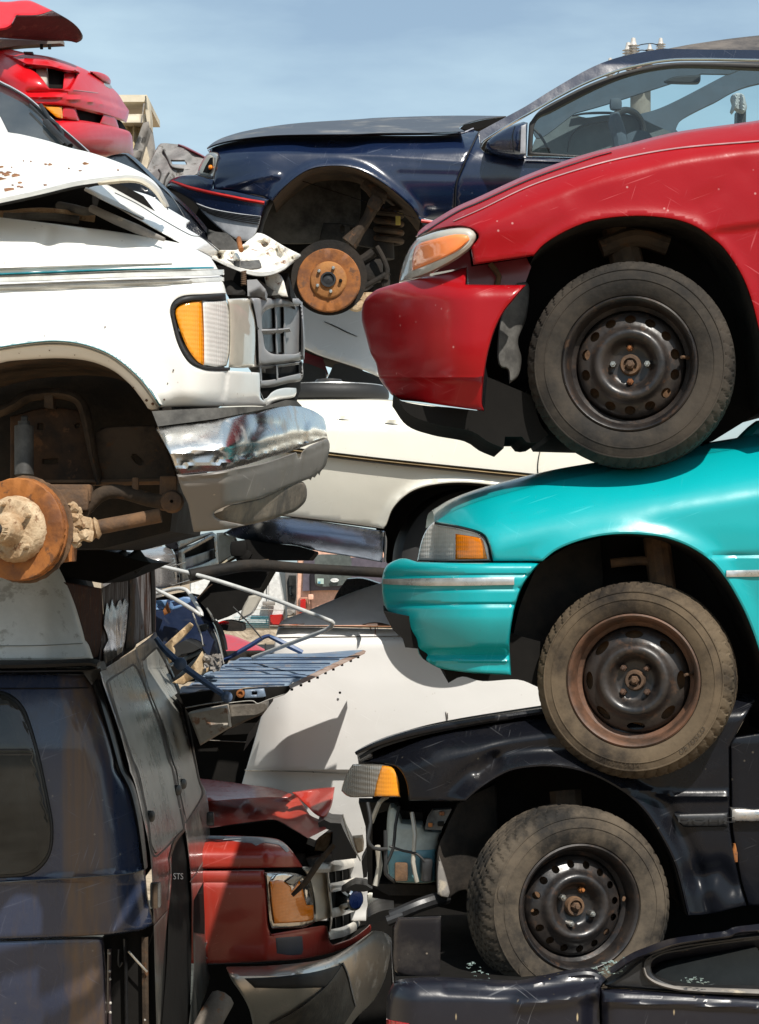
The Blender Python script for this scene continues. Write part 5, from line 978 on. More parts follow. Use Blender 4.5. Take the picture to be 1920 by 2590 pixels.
# a rag on the far door pillar
prism('pillar', car, K('R2', '1558,480! 1596,478! 1594,600! 1554,600!'), 12.0, 12.1, M['rubber'])
kb = knob(P(960+.581*1568, .581*450, 11.95), .10, 1, 0)
rg = panel('hanging_rag', None, K('R2', '1536,412! 1560,404 1585,412 1594,440 1600,468 1590,486 1565,482 1550,470 1540,490 1532,480 1540,450 1534,430'), lambda x, y: 11.9+.02*np.sin(x/3.)+.0*y, plain('grey_rag', (.42, .42, .43), .9), step=5, rnd=(5, .03), t=.06)
tag(rg, 'crumpled pale rag hanging on the door pillar inside the navy coupe', 'rag')
prism('body_shell', car, K('B6', '480,380! 1000,300! 1652,300! 2600,330! 2600,900! 2000,900! 1300,1450! 1200,1350! 560,900!'), 11.12, 12.2, M['void'])
prism('arch_back', car, [(600, 560, True), (690, 420, True), (1080, 420, True), (1100, 640, True), (1000, 800, True), (640, 770, True)], 11.4, 12.3, M['dark'])
# lamp, bumper
def d_nb(x, y): return 10.46+.46*np.clip((700-x)/280, 0, 2)**2
hl = panel('headlight', car, K('B6', '352,382! 385,364 435,366 456,386! 445,450 411,596! 270,556! 288,490 318,430'), lambda x, y: d_nb(x, y)+.015, M['silver'], step=7, rnd=(4, .02))
panel('headlight_lens', hl, K('B6', '360,395! 385,385 408,400 412,480 380,570! 285,545! 300,490 328,435'), lambda x, y: d_nb(x, y)+.008, M['hazy'], step=7, rnd=(3, .006), t=.008)
panel('lamp_opening', hl, K('B6', '385,410! 408,405! 405,500 375,545! 320,535! 345,480'), lambda x, y: d_nb(x, y)+.002, M['void'], step=7, rnd=None, t=.006)
obj('indicator_bulb', *lathe_vf(Fr(P(420+388*.29056, 280+492*.29056, float(d_nb(np.array([532.]), np.array([423.]))[0])-.005), 0), [(.012, -.02), (.011, .0), (.007, .006), (.001, .008)], 14), M['orange'], hl)
panel('front_bumper', car, K('B6', '10,645! 30,615 80,583 140,566 270,559! 340,580 412,602! 405,678! 550,693 700,724 850,757 898,774! 860,830 828,920 805,1000 782,1066! 740,1112 600,1112 500,1042 420,980 330,905 260,812 200,765 90,700'), d_nb, N, step=9, rnd=(5, .015))
ribbon('bumper_stripe', car, K('B6', '45,612 120,640 200,668 330,700 450,726 580,752 700,776 855,802'), [6, 8, 8, 8, 8, 8.5], d_nb, M['redstripe'], t=.008)
panel('bumper_skirt', car, K('B6', '262,802! 400,850 600,888 826,917! 805,1000 782,1066! 735,1135! 600,1112 480,1032 380,945 310,870'), lambda x, y: d_nb(x, y)-.008, plain('grey_skirt', (.50, .51, .53), .4), step=9, rnd=(3, .006))
for k, (a, b) in enumerate(((0, 0), (12, 16), (28, 32), (50, 48), (85, 68))):
    ribbon('skirt_line', car, K('B6', f'{268+a},{815+b} {400+a*.7},{860+b*.9} {600+a*.4},{897+b*.9} {822-k*4},{922+b*.95}'), 1.6, lambda x, y: d_nb(x, y)-.010, M['gutter'], t=.002)
panel('side_skirt', car, K('B7', '1150,462! 1290,488 1420,480! 1420,600! 1220,600! 1180,520'), 10.47, N, rnd=(4, .01), step=9)
ribbon('bumper_stripe', car, K('B7', '1172,490 1262,502'), 7, 10.46, M['redstripe'], t=.006)
obj('wheel_arch', *arch_vf(archN, d_nv, .45), M['dark2'], car)
gl_ = grime('grey_liner', (.035, .032, .027), (.12, .11, .092), .85, 5, spec=.1)
panel('inner_guard', car, K('B7', '40,600! 90,480 140,370 300,205 450,125 600,112 745,135! 752,380 735,500 700,640! 490,640! 300,650 40,640!'), lambda x, y: 10.85+.0*x, gl_, step=14, rnd=None)
panel('frame_bracket', car, K('B7', '490,505! 640,512 880,560! 880,690! 640,650 460,630!'), lambda x, y: 10.80, grime('grey_bracket', (.02, .019, .017), (.06, .055, .048), .85, 6, spec=.1), step=10, rnd=(3, .008), holes=[K('B7', '610,530 622,523 634,530 636,570 622,582 608,572'), K('B7', '680,540! 705,545! 705,575 680,580!')])
panel('bumper_return', car, K('B7', '30,590! 70,430 110,345! 145,355! 110,430 75,520 60,610!'), 10.6, M['linerplast'], step=9, rnd=(3, .01))
px7 = lambda s, y: [P(640+float(a.split(',')[0])*.3632, 380+float(a.split(',')[1])*.3632, y) for a in s.split()]
obj('control_arm', *join(tube_vf(px7('850,360 800,470 740,560 670,650', 10.62), [.03, .024, .026, .04]), tube_vf(px7('780,215 830,260 860,300 930,320', 10.66), .035), box_vf(px7('850,370', 10.6)[0], (.06, .06, .06), ry=.5, bev=.015)), M['dark2'], car)
cs = [P(640+(945+90*math.cos(t))*.3632, 380+(395+t*9.6)*.3632, 10.78+.055*math.sin(t)) for t in np.linspace(0, 8.6*math.pi, 170)]
obj('coil_spring', *tube_vf(cs, .013, 8, False), M['dark2'], car)
box('spring_tag', car, px7('1010,490', 10.66)[0], (.022, .01, .04), plain('yellow_tag', (.45, .33, .05), .6))
obj('strut', *join(tube_vf(px7('910,640 915,760', 10.78), .045, 14, False), tube_vf(px7('860,670 900,740 935,830 925,900', 10.6), .012), tube_vf(px7('760,960 830,920 900,880 950,850', 10.6), .012), tube_vf(px7('700,780 770,760 840,710', 10.65), .022), tube_vf(px7('920,850 925,960', 10.62), .02), box_vf(px7('810,840', 10.7)[0], (.12, .1, .1), bev=.02), tube_vf(px7('730,980 800,1000 850,960', 10.66), .03)), M['dark'], car)
frn = Fr(P(640+527*.3632, 380+905*.3632, 10.50), -2)
nrt = lathe('brake_disc', car, frn, [(.06, -.025), (.137, -.025), (.139, -.021), (.139, -.014), (.132, -.012), (.132, -.004), (.138, -.002), (.138, .008), (.135, .011), (.085, .011), (.080, .010)], M['rust'], seg=90, mod=lambda i, a, r, h: (r+rngk.normal(0, .0004, len(a)), h))
lathe('disc_hat', nrt, frn, [(.082, .008), (.077, .022), (.074, .024), (.036, .024), (.034, .03)], grime('hat_rust', (.20, .07, .018), (.33, .14, .035), .7, 9), seg=60)
lathe('centre_cap', nrt, frn, [(.036, .02), (.033, .036), (.026, .036), (.022, .026), (.012, .028), (.002, .029)], M['blkplast'], seg=40)
for k in range(5): 
    a = 1.15+k*tau/5
    obj('wheel_stud', *lathe_vf(frn, [(.008, .02), (.0075, .04), (.005, .042)], 8, x=.054*math.cos(a), z=.054*math.sin(a), cap=True), M['zinc'] if k != 4 else M['void'], nrt)
lathe('backing_plate', nrt, frn, [(.03, -.05), (.160, -.045), (.166, -.03), (.160, -.03), (.05, -.04)], M['dark'], seg=60, z=.015)
obj('ball_joint', *join(lathe_vf(Fr(px7('718,1078', 10.55)[0], 0), [(.035, -.04), (.04, 0), (.03, .02), (.004, .024)], 18, sc=(1, .75)), box_vf(px7('790,1030', 10.62)[0], (.10, .05, .05), bev=.015)), M['rustmud'], car)

# ---------- red sports car, top left, hood up
car = thing('red_sports_car', 'bright red sports car with raised hood, nose pointing right above the white van windscreen', 'car', P(150, 420, 12.2))
R_ = M['sport']
xr2 = np.array([-170, 0, 29, 73, 122, 163, 203, 227, 256, 279, 299, 314, 323]); yr2 = np.array([112, 123, 126, 135, 142, 154, 170, 182, 200, 218, 238, 262, 276])
def d_sp(x, y):
    b = y-np.interp(x, xr2, yr2)
    d = 11.45+1.0*np.clip((x-90)/235, -.4, 1.2)**2+.25*np.clip(1-b/75, 0, 1)**1.6
    return d+ridge(x, y, K('A1', '250,850 500,845 800,885 1000,935 1112,985'), 2.6, .02)+ridge(x, y, K('A1', '250,800 500,800 800,840 1000,900 1100,945'), 5, -.02)+ridge(x, y, K('A1', '40,468 230,555 450,578 690,622'), 3, .02)
panel('nose', car, K('A1', '-600,385! 0,425 100,432 250,465 420,490 560,530 700,585 780,625 880,690 960,750 1030,820 1080,900 1115,950! 1105,1010 1090,1052! 1000,1022 870,985 650,935 540,920 370,912! 200,900! -600,900!'), d_sp, R_, step=7, rnd=(5, .02), t=.05, holes=[K('A1', '214,572! 310,582 430,582 560,612 690,622! 650,700 610,776! 430,770! 330,645')])
hl = panel('headlight_recess', car, K('A1', '200,560! 700,610! 630,790! 400,790!'), lambda x, y: d_sp(x, y)+.14, M['void'], step=10, rnd=None)
panel('headlight', car, K('A1', '310,570! 395,580 415,600 417,750! 380,740 315,640!'), lambda x, y: d_sp(x, y)+.08, M['hazy'], step=7, rnd=(5, .03), t=.03)
panel('lamp_cheek', car, K('A1', '560,640! 690,615! 620,790! 545,780!'), lambda x, y: d_sp(x, y)+.07, R_, step=8, rnd=(3, .01))
panel('lamp_door', car, K('A1', '25,462! 200,500 420,518 560,555 660,590 692,605! 690,624! 560,612 430,580 230,560! 120,505'), lambda x, y: d_sp(x, y)-.05, R_, step=7, rnd=(5, .03), t=.04)
panel('lamp_door', car, K('A1', '780,618! 850,625 920,650 955,682 950,722! 900,705 840,665'), lambda x, y: d_sp(x, y)-.05, R_, step=6, rnd=(4, .03), t=.05)
panel('washer_jet', car, K('A1', '205,448! 285,450! 288,470! 205,462!'), 11.6, M['blkplast'], rnd=(2, .01), step=6, t=.04)
ribbon('pinstripe', car, K('A1', '640,783 750,795 855,809'), [1, 2.2, 1.6], d_sp, M['pinstripe'], t=.003)
panel('nose_badge', car, K('A1', '903,718 925,720 965,742 976,768 955,772 915,748'), lambda x, y: d_sp(x, y)-.012, M['silver'], rnd=(3, .012), step=5, t=.015)
prism('bumper_opening', car, K('A1', '200,880! 540,915! 1000,1015! 1060,1060! 1075,1125! 900,1100! 520,1060! 200,1060!'), lambda x, y: d_sp(x, y)+.13, 12.9, M['void'])
for s in ('545,925! 652,938! 690,1052! 540,1035!', '905,985! 1000,1010! 1032,1118! 868,1075!'):
    panel('bumper_pillar', car, K('A1', s), lambda x, y: d_sp(x, y)+.02, R_, step=7, rnd=(4, .02), t=.06)
panel('side_marker', car, K('A1', '370,915! 540,930! 550,1028! 500,1026 430,970'), lambda x, y: d_sp(x, y)+.015, M['amber'], step=7, rnd=(3, .01))
panel('front_bumper', car, K('A1', '100,1030! 520,1036 700,1046 900,1080 1060,1122 1130,1150 1145,1200 1156,1350! 1100,1364 700,1366 100,1366!'), lambda x, y: 11.42+1.0*np.clip((x-90)/235, -.4, 1.2)**2+.00004*(y-345)**2, R_, step=8, rnd=(6, .03), t=.05)
hd = thing('raised_hood', 'x', 'x', (0, 0, 0)) if False else None
panel('hood', car, K('A1', '-600,-60! 0,12 190,2! 260,4 340,36 460,92! 330,132 142,137! 92,221 0,252 -600,300!'), lambda x, y: 11.3+.004*np.clip(90-y, -30, 120)+.0009*x, R_, step=8, rnd=(4, .02), t=.03)
panel('hood_underside', car, K('A1', '142,137! 330,131 460,92! 600,172 680,240 715,300 702,340 660,362! 580,346 400,345 0,320 -600,305! -600,298! 0,251 92,222'), lambda x, y: 11.36+.0012*x+.003*np.clip(y-40, 0, 80), grime('stained_underside', (.018, .008, .009), (.07, .02, .022), .6, 6, c3=(.10, .05, .04)), step=8, rnd=(3, .01), t=.03)
panel('radiator_panel', car, K('A1', '-300,325! 0,333 300,342 550,351! 552,386! 200,405 0,426 -300,440!'), 11.8, M['greyplast'], step=8, rnd=(3, .02), t=.05)
for x_ in (362, 432): tube('rod', car, [P(x_*.29056, 385*.29056, 11.8), P(x_*.29056, 428*.29056, 11.8)], .008, M['void'], sm=False)
prism('body_shell', car, K('A1', '-600,480! 100,500! 500,600! 900,800! 1000,1300! -600,1340!'), 12.35, 13.2, M['void'])

# ---------- black car under the sports car, fender edge showing
car = thing('black_sedan', 'black sedan whose fender edge shows beyond the white van hood', 'car', P(420, 640, 10.2))
panel('fender', car, [(180, 400, True), (262, 398, False), (290, 391, False), (318, 390, True), (352, 419, False), (380, 447, False), (420, 484, False), (460, 519, False), (500, 560, False), (530, 602, False), (545, 640, True), (400, 660, True), (240, 600, True)],
      lambda x, y: 9.75+.006*np.clip(30-(dline(x, y, [(262, 398), (318, 390), (380, 447), (460, 519), (530, 602)])[0]), 0, 30), M['black'], step=10, rnd=(4, .02))
ribbon('fender_moulding', car, [(404, 464, False), (440, 505, False), (478, 568, False)], [1.5, 2.5, 1.5], 9.72, M['silver'], t=.01)
obj('hood', *deck_vf([(262, 398), (290, 391), (318, 390), (352, 419), (380, 447), (420, 484), (460, 519), (500, 560), (530, 602)], 9.92, 1.2, .04), M['black'], car)
prism('gap_fill', car, [(400, 470, True), (600, 540, True), (700, 640, True), (560, 690, True), (420, 580, True)], 11.0, 11.4, M['void'])
prism('torn_inner', car, K('A3', '420,610! 500,640 600,650! 690,740! 700,790! 560,800! 440,740!'), 9.9, 10.3, M['linerplast'])
prism('body_shell', car, [(262, 430, True), (318, 410, True), (460, 540, True), (520, 640, True), (420, 660, True), (240, 600, True)], 10.1, 11.0, M['void'])

# ---------- car with its grey hood lining showing
car = thing('open_hood_car', 'red car seen by the grey lining of its raised hood, left of the navy coupe', 'car', P(440, 480, 12.5))
liner = grime('primer_grey_lining', (.12, .115, .11), (.26, .25, .24), .7, 5, bst=.15, c3=(.07, .06, .05))
dl = lambda x, y: 12.2+.003*(470-y)+.03*np.sin((x+y)/14.)
panel('hood', car, K('A1', '1268,1492! 1320,1380 1380,1265 1425,1246 1550,1256! 1652,1300 1790,1370! 1740,1500 1600,1560! 1500,1560 1430,1650! 1340,1560'), dl, liner, step=6, rnd=(4, .015), t=.04, holes=[K('A1', '1488,1396! 1605,1396! 1622,1432! 1500,1430!')])
ribbon('hood_edge', car, K('A1', '1550,1256 1600,1274 1652,1300 1720,1335 1790,1370'), [3, 5, 5, 4], dl, M['maroon'], t=.02)
for s in ('1380,1470 1400,1500 1385,1560 1360,1600', '1470,1500 1440,1550 1420,1640', '1420,1300 1460,1380 1500,1450 1600,1470'):
    ribbon('lining_rib', car, K('A1', s), 3.5, dl, M['linerplast'], t=.02)
prism('engine_bay', car, K('A1', '1490,1480! 1760,1470! 1760,1640! 1400,1720! 1440,1600!'), 12.35, 13, M['void'])

# ---------- white sedan, middle of the back stack
car = thing('white_sedan', 'cream white sedan with brown side moulding and chrome bumper, behind the teal hatchback', 'car', P(1000, 1430, 11))
C = M['cream']
archC = [(971, 1337, True), (978, 1328, False), (995, 1286, False), (1030, 1251, False), (1076, 1231, False), (1146, 1222, False), (1221, 1225, False), (1297, 1239, False), (1380, 1275, False), (1440, 1340, True)]
archCs = smooth(archC, False)
tl = lambda x: 1149+(x-833)*.111
def d_cs(x, y):
    t = y-tl(x)
    d = 10.25+.16*np.clip(1-(y-1010)/80, 0, 1)**2+np.where(t > 0, .22*np.clip(t/190, 0, 1.2)**1.25*.55, 0)+.18*np.clip((720-x)/120, 0, 2)**2
    da, _ = dline(x, y, archCs); d = d-.02*np.exp(-(da/12)**2)
    return d+.02*np.exp(-((y-(1058+(x-824)*.085))/2.2)**2)
panel('fender', car, [(560, 1018, True), (700, 1012, False), (860, 1010, False), (1000, 1013, False), (1200, 1040, False), (1700, 1100, True), (1700, 1340, True), (1440, 1340, True)]+archC[::-1][1:-1]+[(971, 1337, True), (860, 1321, False), (720, 1304, False), (560, 1290, True)], d_cs, C, step=12, rnd=(5, .012))
ribbon('side_moulding', car, [(640, 1127, False), (833, 1150, False), (960, 1165, False), (1100, 1180, False), (1250, 1196, False), (1376, 1208, False), (1600, 1232, False)], 10, d_cs, plain('gold_moulding', (.36, .25, .12), .45, .2), t=.012)
for o in (-6.5, 6.0): ribbon('moulding_edge', car, [(640, 1127+o, False), (833, 1150+o, False), (960, 1165+o, False), (1100, 1180+o, False), (1376, 1208+o, False), (1600, 1232+o, False)], 2.2, d_cs, M['rubber'], t=.015)
ribbon('shut_line', car, [(640, 1047, False), (824, 1058, False), (1000, 1073, False), (1204, 1093, False)], 1.8, d_cs, M['gutter'], t=.002)
ribbon('door_seam', car, [(1378, 1112, False), (1364, 1150, False), (1361, 1195, False), (1375, 1220, False)], 2.4, d_cs, M['gutter'], t=.003)
0 and ribbon('scratch_mark', car, [(770, 1285, False), (830, 1275, False), (945, 1250, False)], 1.4, d_cs, M['oldwhite'], t=.002)
obj('hood', *deck_vf([(560, 1018), (700, 1012), (860, 1010), (1000, 1013), (1200, 1040), (1700, 1100)], lambda x, y: d_cs(x, y)+.003, 1.4, .02), C, car)
def d_cb(x, y):
    v = (y-(1305+(x-700)*.13))/75.
    return 10.38+.12*np.clip(v, 0, 1.3)**1.6+.25*np.clip((700-x)/130, 0, 1.5)**2
panel('chrome_bumper', car, [(566, 1347, True), (620, 1319, False), (720, 1308, False), (860, 1326, False), (972, 1343, True), (970, 1380, False), (967, 1423, True), (906, 1411, False), (800, 1393, False), (744, 1379, False), (667, 1373, False), (600, 1361, False)], d_cb, chrome('blue_tinted_chrome', (.36, .42, .52), .24, .4, (.18, .11, .06), .15), step=8, rnd=(3, .008))  # the blue of the bumper's reflection is put into the chrome tint
ribbon('bumper_edge', car, [(972, 1344, False), (976, 1370, False), (973, 1422, False)], 6, 10.42, M['silver'], t=.02)
obj('wheel_arch', *arch_vf(archC, d_cs, .5), M['dark'], car)
prism('body_shell', car, [(600, 1040, True), (1700, 1120, True), (1700, 1430, True), (980, 1425, True), (950, 1330, True), (640, 1290, True)], 10.95, 11.8, M['void'])
frc = Fr(P(1200, 1425, 10.5), 8)
wt = obj('wheel', *lathe_vf(frc, [(.32, -.2), (.335, -.18), (.335, -.04), (.32, -.01), (.27, .01), (.20, 0), (.19, -.04), (.02, -.05)], 80), M['rubber'], car)
# flat-lying wheel on that sedan
sp_ = thing('wheel_assembly', 'loose wheel lying flat with its hub cap up on the white sedan', 'wheel', P(832, 1012, 10.75))
frw = Fr(P(832, 985, 10.72), 0, 90)
ty = obj('tyre', *lathe_vf(frw, [(.18, 0), (.20, .012), (.245, .012), (.262, .0), (.268, -.015), (.268, -.035), (.262, -.05), (.24, -.06), (.18, -.06)], 90), M['rubber'], sp_)
obj('whitewall', *lathe_vf(frw, [(.205, .010), (.207, .016), (.242, .016), (.245, .010)], 90), M['silver'], sp_)
obj('wheel_disc', *lathe_vf(frw, [(.185, .008), (.16, .0), (.10, .012), (.06, .012), (.055, .03), (.045, .038), (.004, .04)], 60), M['steelblk'], sp_)
obj('hub_cap', *lathe_vf(frw, [(.062, .012), (.062, .036), (.054, .045), (.03, .048), (.002, .048)], 40), plain('dull_cap', (.12, .12, .12), .35, .6), sp_)

# ---------- white car under the navy coupe (sloping flank)
car = thing('white_wreck', 'white wreck with dark sloping flank, wedged between the navy coupe and the loose wheel', 'car', P(850, 960, 11.2))
eL = K('B8', '-60,222 160,322 300,383 600,480 800,566')
def d_ww(x, y):
    l = np.interp(x, [701, 770, 814, 908, 971], [850, 881, 900, 931, 958])-y
    return 11.0+.0012*np.clip(l, 0, 300)+.03*np.clip(1-l/14, 0, 1)**2
panel('flank', car, K('B8', '-80,-160! 640,-160! 760,200 860,590! 755,549 600,481 300,384 160,322 -80,215!'), d_ww, M['oldwhite'], step=10, rnd=(4, .01))
ribbon('crack', car, K('B8', '320,105 420,150 500,190 585,225'), [1, 2.5, 2.5, 1], d_ww, M['gutter'], t=.003)
prism('body_shell', car, K('B8', '0,-100! 600,-100! 700,200! 600,440! 200,330! 0,240!'), 11.6, 12.4, M['void'])
tag(prism('maroon_panel', None, K('B8', '150,300! 185,330! 300,384! 352,525! 335,548! 150,470!'), 11.9, 12.0, M['maroon']), 'maroon body panel under the sloping white flank, beside the loose wheel', 'panel')
tag(prism('black_fender_liner', None, K('B8', '120,440! 180,442 330,500! 333,560! 120,640!'), 11.65, 11.85, M['blkplast']), 'black plastic liner behind the loose wheel, left of the sky gap', 'liner')
tag(prism('black_cowl_panel', None, K('B8', '345,560! 365,520! 400,450 455,440! 760,548! 830,640! 500,640!'), 11.65, 11.85, M['blkplast']), 'black cowl panel behind the loose wheel, right of the sky gap', 'panel')

# ---------- grey-white car with rusted hood edge, low in the back stack
car = thing('rusted_white_car', 'chalky white car with rust along its hood edge, between the two lower stacks', 'car', P(1000, 2080, 11.4))
O = M['oldwhite']
d_o = lambda x, y: 10.68+.20*np.clip((740-x)/130, 0, 2)**2+.10*np.clip(1-(y-1590)/40, 0, 1)**2+.06*np.clip((y-1700)/300, 0, 2)**2+ridge(x, y, [(600, 1947), (620, 1948), (883, 1956), (1100, 1960)], 3, -.012)+.03*sst(1950, 1962, y)+.0*x
panel('fender', car, [(704, 1586, True), (800, 1587, False), (980, 1591, False), (1500, 1600, True), (1500, 2100, True), (930, 2100, True), (930, 2330, True), (590, 2330, True), (604, 2020, False), (614, 1975, False), (630, 1920, False), (650, 1850, False), (672, 1765, False), (690, 1660, False), (697, 1612, False)], d_o, O, step=13, rnd=(5, .012))
topO = smooth([(704, 1582, True), (718, 1567, False), (762, 1551, False), (842, 1518, False), (933, 1484, False), (1000, 1472, False), (1500, 1450, True)], False)
def d_oh(x, y): return 10.70+.0018*np.clip(1582-y, 0, 120)+.20*np.clip((740-x)/130, 0, 2)**2
panel('hood', car, [(704, 1582, True), (718, 1567, False), (762, 1551, False), (842, 1518, False), (933, 1484, False), (1000, 1472, False), (1500, 1450, True), (1500, 1590, True), (980, 1583, False), (930, 1581, False), (800, 1582, False)], d_oh, grime('chalky_hood', (.62, .61, .61), (.74, .73, .72), .5, 3, bst=.03), step=11, rnd=(4, .015), t=.02)
ribbon('rust_edge', car, K('A8', '545,945 600,940 700,940 790,930'), [2, 4, 3, 2], lambda x, y: d_oh(x, y), grime('hood_rust', (.40, .12, .06), (.50, .38, .32), .8, 30), t=.006)
ribbon('rust_edge', car, K('A8', '1340,940 1400,935 1470,932 1540,938 1600,945'), [2, 8, 9, 7, 2], lambda x, y: d_oh(x, y), M['riprust'], t=.006)
for s, w_ in (('1410,960 1420,985 1422,1000', 3), ('1460,958 1462,1000 1458,1040', 3.5), ('1480,955 1485,990', 2)): ribbon('rust_run', car, K('A8', s), [w_, w_*.7, .6], d_o, M['rust'], t=.002)
ribbon('hood_gap', car, [(704, 1584, False), (800, 1584.5, False), (980, 1587, False), (1100, 1590, False)], 2.6, lambda x, y: d_o(x, y), M['gutter'], t=.006)
ribbon('crease', car, [(700, 1612, False), (800, 1611, False), (1000, 1609, False), (1300, 1608, False)], 1.8, d_o, M['greyplast'], t=.002)
ribbon('chrome_strip', car, [(619, 1948, False), (740, 1951, False), (883, 1957, False), (1000, 1960, False)], 2.6, d_o, M['silver'], t=.006)
for s in ('1060,0 1065,40 1072,80', '1075,10 1078,60'): ribbon('scratch_mark', car, K('B4', s), 1.5, d_o, M['greyplast'], t=.002)
obj('fender_hole', *lathe_vf(Fr(K and P(860, 1752, 10.66), 0), [(.006, .0), (.002, .004)], 10, cap=True), M['void'], car)
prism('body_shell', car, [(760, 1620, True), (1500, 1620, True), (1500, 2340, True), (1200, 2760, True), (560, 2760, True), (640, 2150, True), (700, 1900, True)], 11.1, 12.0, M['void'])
prism('windscreen_cowl', car, K('A8', '1065,705! 1105,625 1190,505! 1340,500 1520,555! 1530,640! 1300,650'), 11.7, 12.4, M['black'])
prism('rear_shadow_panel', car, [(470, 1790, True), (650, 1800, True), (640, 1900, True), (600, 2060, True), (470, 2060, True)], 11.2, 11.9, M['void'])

M['grbar'] = plain('worn_grille_bar', (.80, .75, .66), .35, coat=.5)
# ---------- dark red pickup, bottom middle
car = thing('red_pickup', 'dark red pickup truck with crumpled hood and broken amber headlight, beside the dark van', 'pickup truck', P(700, 2720, 10.3))
Rf = M['ford']
wf = lambda x: .50*np.clip((x-665)/165, 0, 2.2)**1.7
d_f = lambda x, y: 9.55+wf(x)+.03*((y-2230)/150)**2+ridge(x, y, K('B3', '100,1062 300,1060 600,1058'), 4, -.008)+.03*sst(2355, 2375, y)*0
d_fu = lambda x, y: 9.55+wf(x)+.20*np.clip(1-(y-2112)/55, 0, 1)**2
panel('fender', car, K('B3', '-300,672! 170,680 400,685 600,695 720,716 800,782 860,862 906,932! 700,937 400,941 -300,945!'), d_fu, Rf, step=9, rnd=(5, .015))
panel('bare_edge', car, K('B3', '-300,672! 170,680 400,685 600,695 715,716 770,752 803,800! 780,812 745,780 720,755 660,742 590,735 530,760 500,740 440,735 380,725 300,715 170,705 -300,700!'), lambda x, y: d_fu(x, y)-.004, M['pearl'], step=8, rnd=(2, .003), t=.004)
panel('body_side', car, K('B3', '-300,962! 170,960 597,957! 615,1100 632,1400 650,1478! 760,1462 900,1440 1080,1405 1105,1412! 1122,1530 1150,1560! 1300,1508 1400,1440 1450,1395! 1456,1440 1380,1510 1250,1580 1100,1630 900,1670 600,1692 270,1705! -300,1710!'), d_f, Rf, step=9, rnd=(5, .014))
panel('corner_patch', car, K('B3', '690,1500! 820,1490 905,1485! 912,1600 900,1635! 800,1640 700,1625!'), lambda x, y: d_f(x, y)-.003, plain('primer_patch', (.06, .06, .075), .5), step=9, rnd=(6, .003), t=.004)
ribbon('dust_ledge', car, K('B3', '655,1478 760,1462 900,1440 1080,1408'), [4, 6, 6, 4], d_f, M['fordflake'], t=.006)
prism('gap_fill', car, K('B3', '-300,900! 900,900! 960,1000! 990,1400! 640,1450! -300,1500!'), lambda x, y: d_f(x, y)+.12, 11, M['void'])
hl = panel('headlight_surround', car, K('B3', '597,975! 720,973 840,985 955,1018! 985,1100 1008,1372! 960,1400 900,1420 662,1432! 640,1380 615,1150'), lambda x, y: d_f(x, y)-.012, M['chromedull'], step=8, rnd=(6, .02))
panel('reflector', hl, K('B3', '645,1028! 700,985 845,995! 930,1030 965,1150 975,1235! 800,1240 660,1200!'), lambda x, y: d_f(x, y)-.016, M['chrome'], step=8, rnd=(3, .005), t=.006)
panel('indicator_lens', hl, K('B3', '644,1046! 700,1036 745,1036! 812,1088! 820,1120 880,1040! 905,1085! 925,1180 940,1236! 995,1236! 1000,1355! 900,1372 680,1386! 660,1250'), lambda x, y: d_f(x, y)-.024, M['orange'], step=8, rnd=(4, .008), t=.01)
panel('broken_lens', hl, K('B3', '770,1050! 850,992! 900,1000 905,1020! 830,1080! 790,1062!'), lambda x, y: d_f(x, y)-.034, M['clear2'], step=8, rnd=(3, .004), t=.008)
panel('clear_lens', car, K('B3', '905,940! 1000,948 1090,962! 1130,1080 1145,1300 1140,1335! 1080,1352 1010,1372! 1000,1200 965,1040'), lambda x, y: d_f(x, y)-.0, M['beige'], step=8, rnd=(6, .02), t=.05)
d_fg = lambda x, y: d_f(x, y)+.9*np.clip((x-838)/95, 0, 1.3)
for s, w_ in (('1000,948 1100,945 1230,925 1362,895', 12), ('1128,1112 1250,1085 1350,1050 1425,1010', 10), ('1145,1315 1260,1285 1350,1245 1425,1195', 10), ('1122,1490 1240,1462 1350,1400 1425,1320', 11)):
    ribbon('grille_bar', car, K('B3', s), [w_*1.5, w_*1.55, w_*1.4, w_*1.1], lambda x, y: d_fg(x, y)-.06, M['grbar'], t=.05)
ribbon('grille_post', car, K('B3', '1108,965 1118,1120 1140,1320 1120,1500'), [5, 5, 5, 4], lambda x, y: d_fg(x, y)-.03, M['grbar'], t=.03)
panel('grille_mesh', car, K('B3', '1080,960! 1365,890! 1430,1010 1430,1310! 1130,1500!'), lambda x, y: d_fg(x, y)+.10, M['void'], step=10, rnd=None)
for (x0, y0, y1) in ((1170, 975, 1075), (1225, 960, 1060), (1290, 945, 1040), (1170, 1350, 1440), (1230, 1330, 1420), (1295, 1310, 1390)): ribbon('grille_slat', car, K('B3', f'{x0},{y0} {x0+4},{y1}'), 2, lambda x, y: d_fg(x, y)+.06, M['blkplast'], t=.02)
fre = Fr(P(480+1330*.31477, 1900+1195*.31477, 10.35), 48)
em = obj('badge', *lathe_vf(fre, [(.05, -.16), (.054, -.02), (.052, .0), (.046, .006), (.044, .003)], 32, sc=(1, .9)), M['chrome'], car)
obj('badge_oval', *lathe_vf(fre, [(.045, .002), (.043, .006), (.002, .007)], 28, sc=(1, .85)), plain('badge_blue', (.03, .06, .22), .3, coat=.5), em)
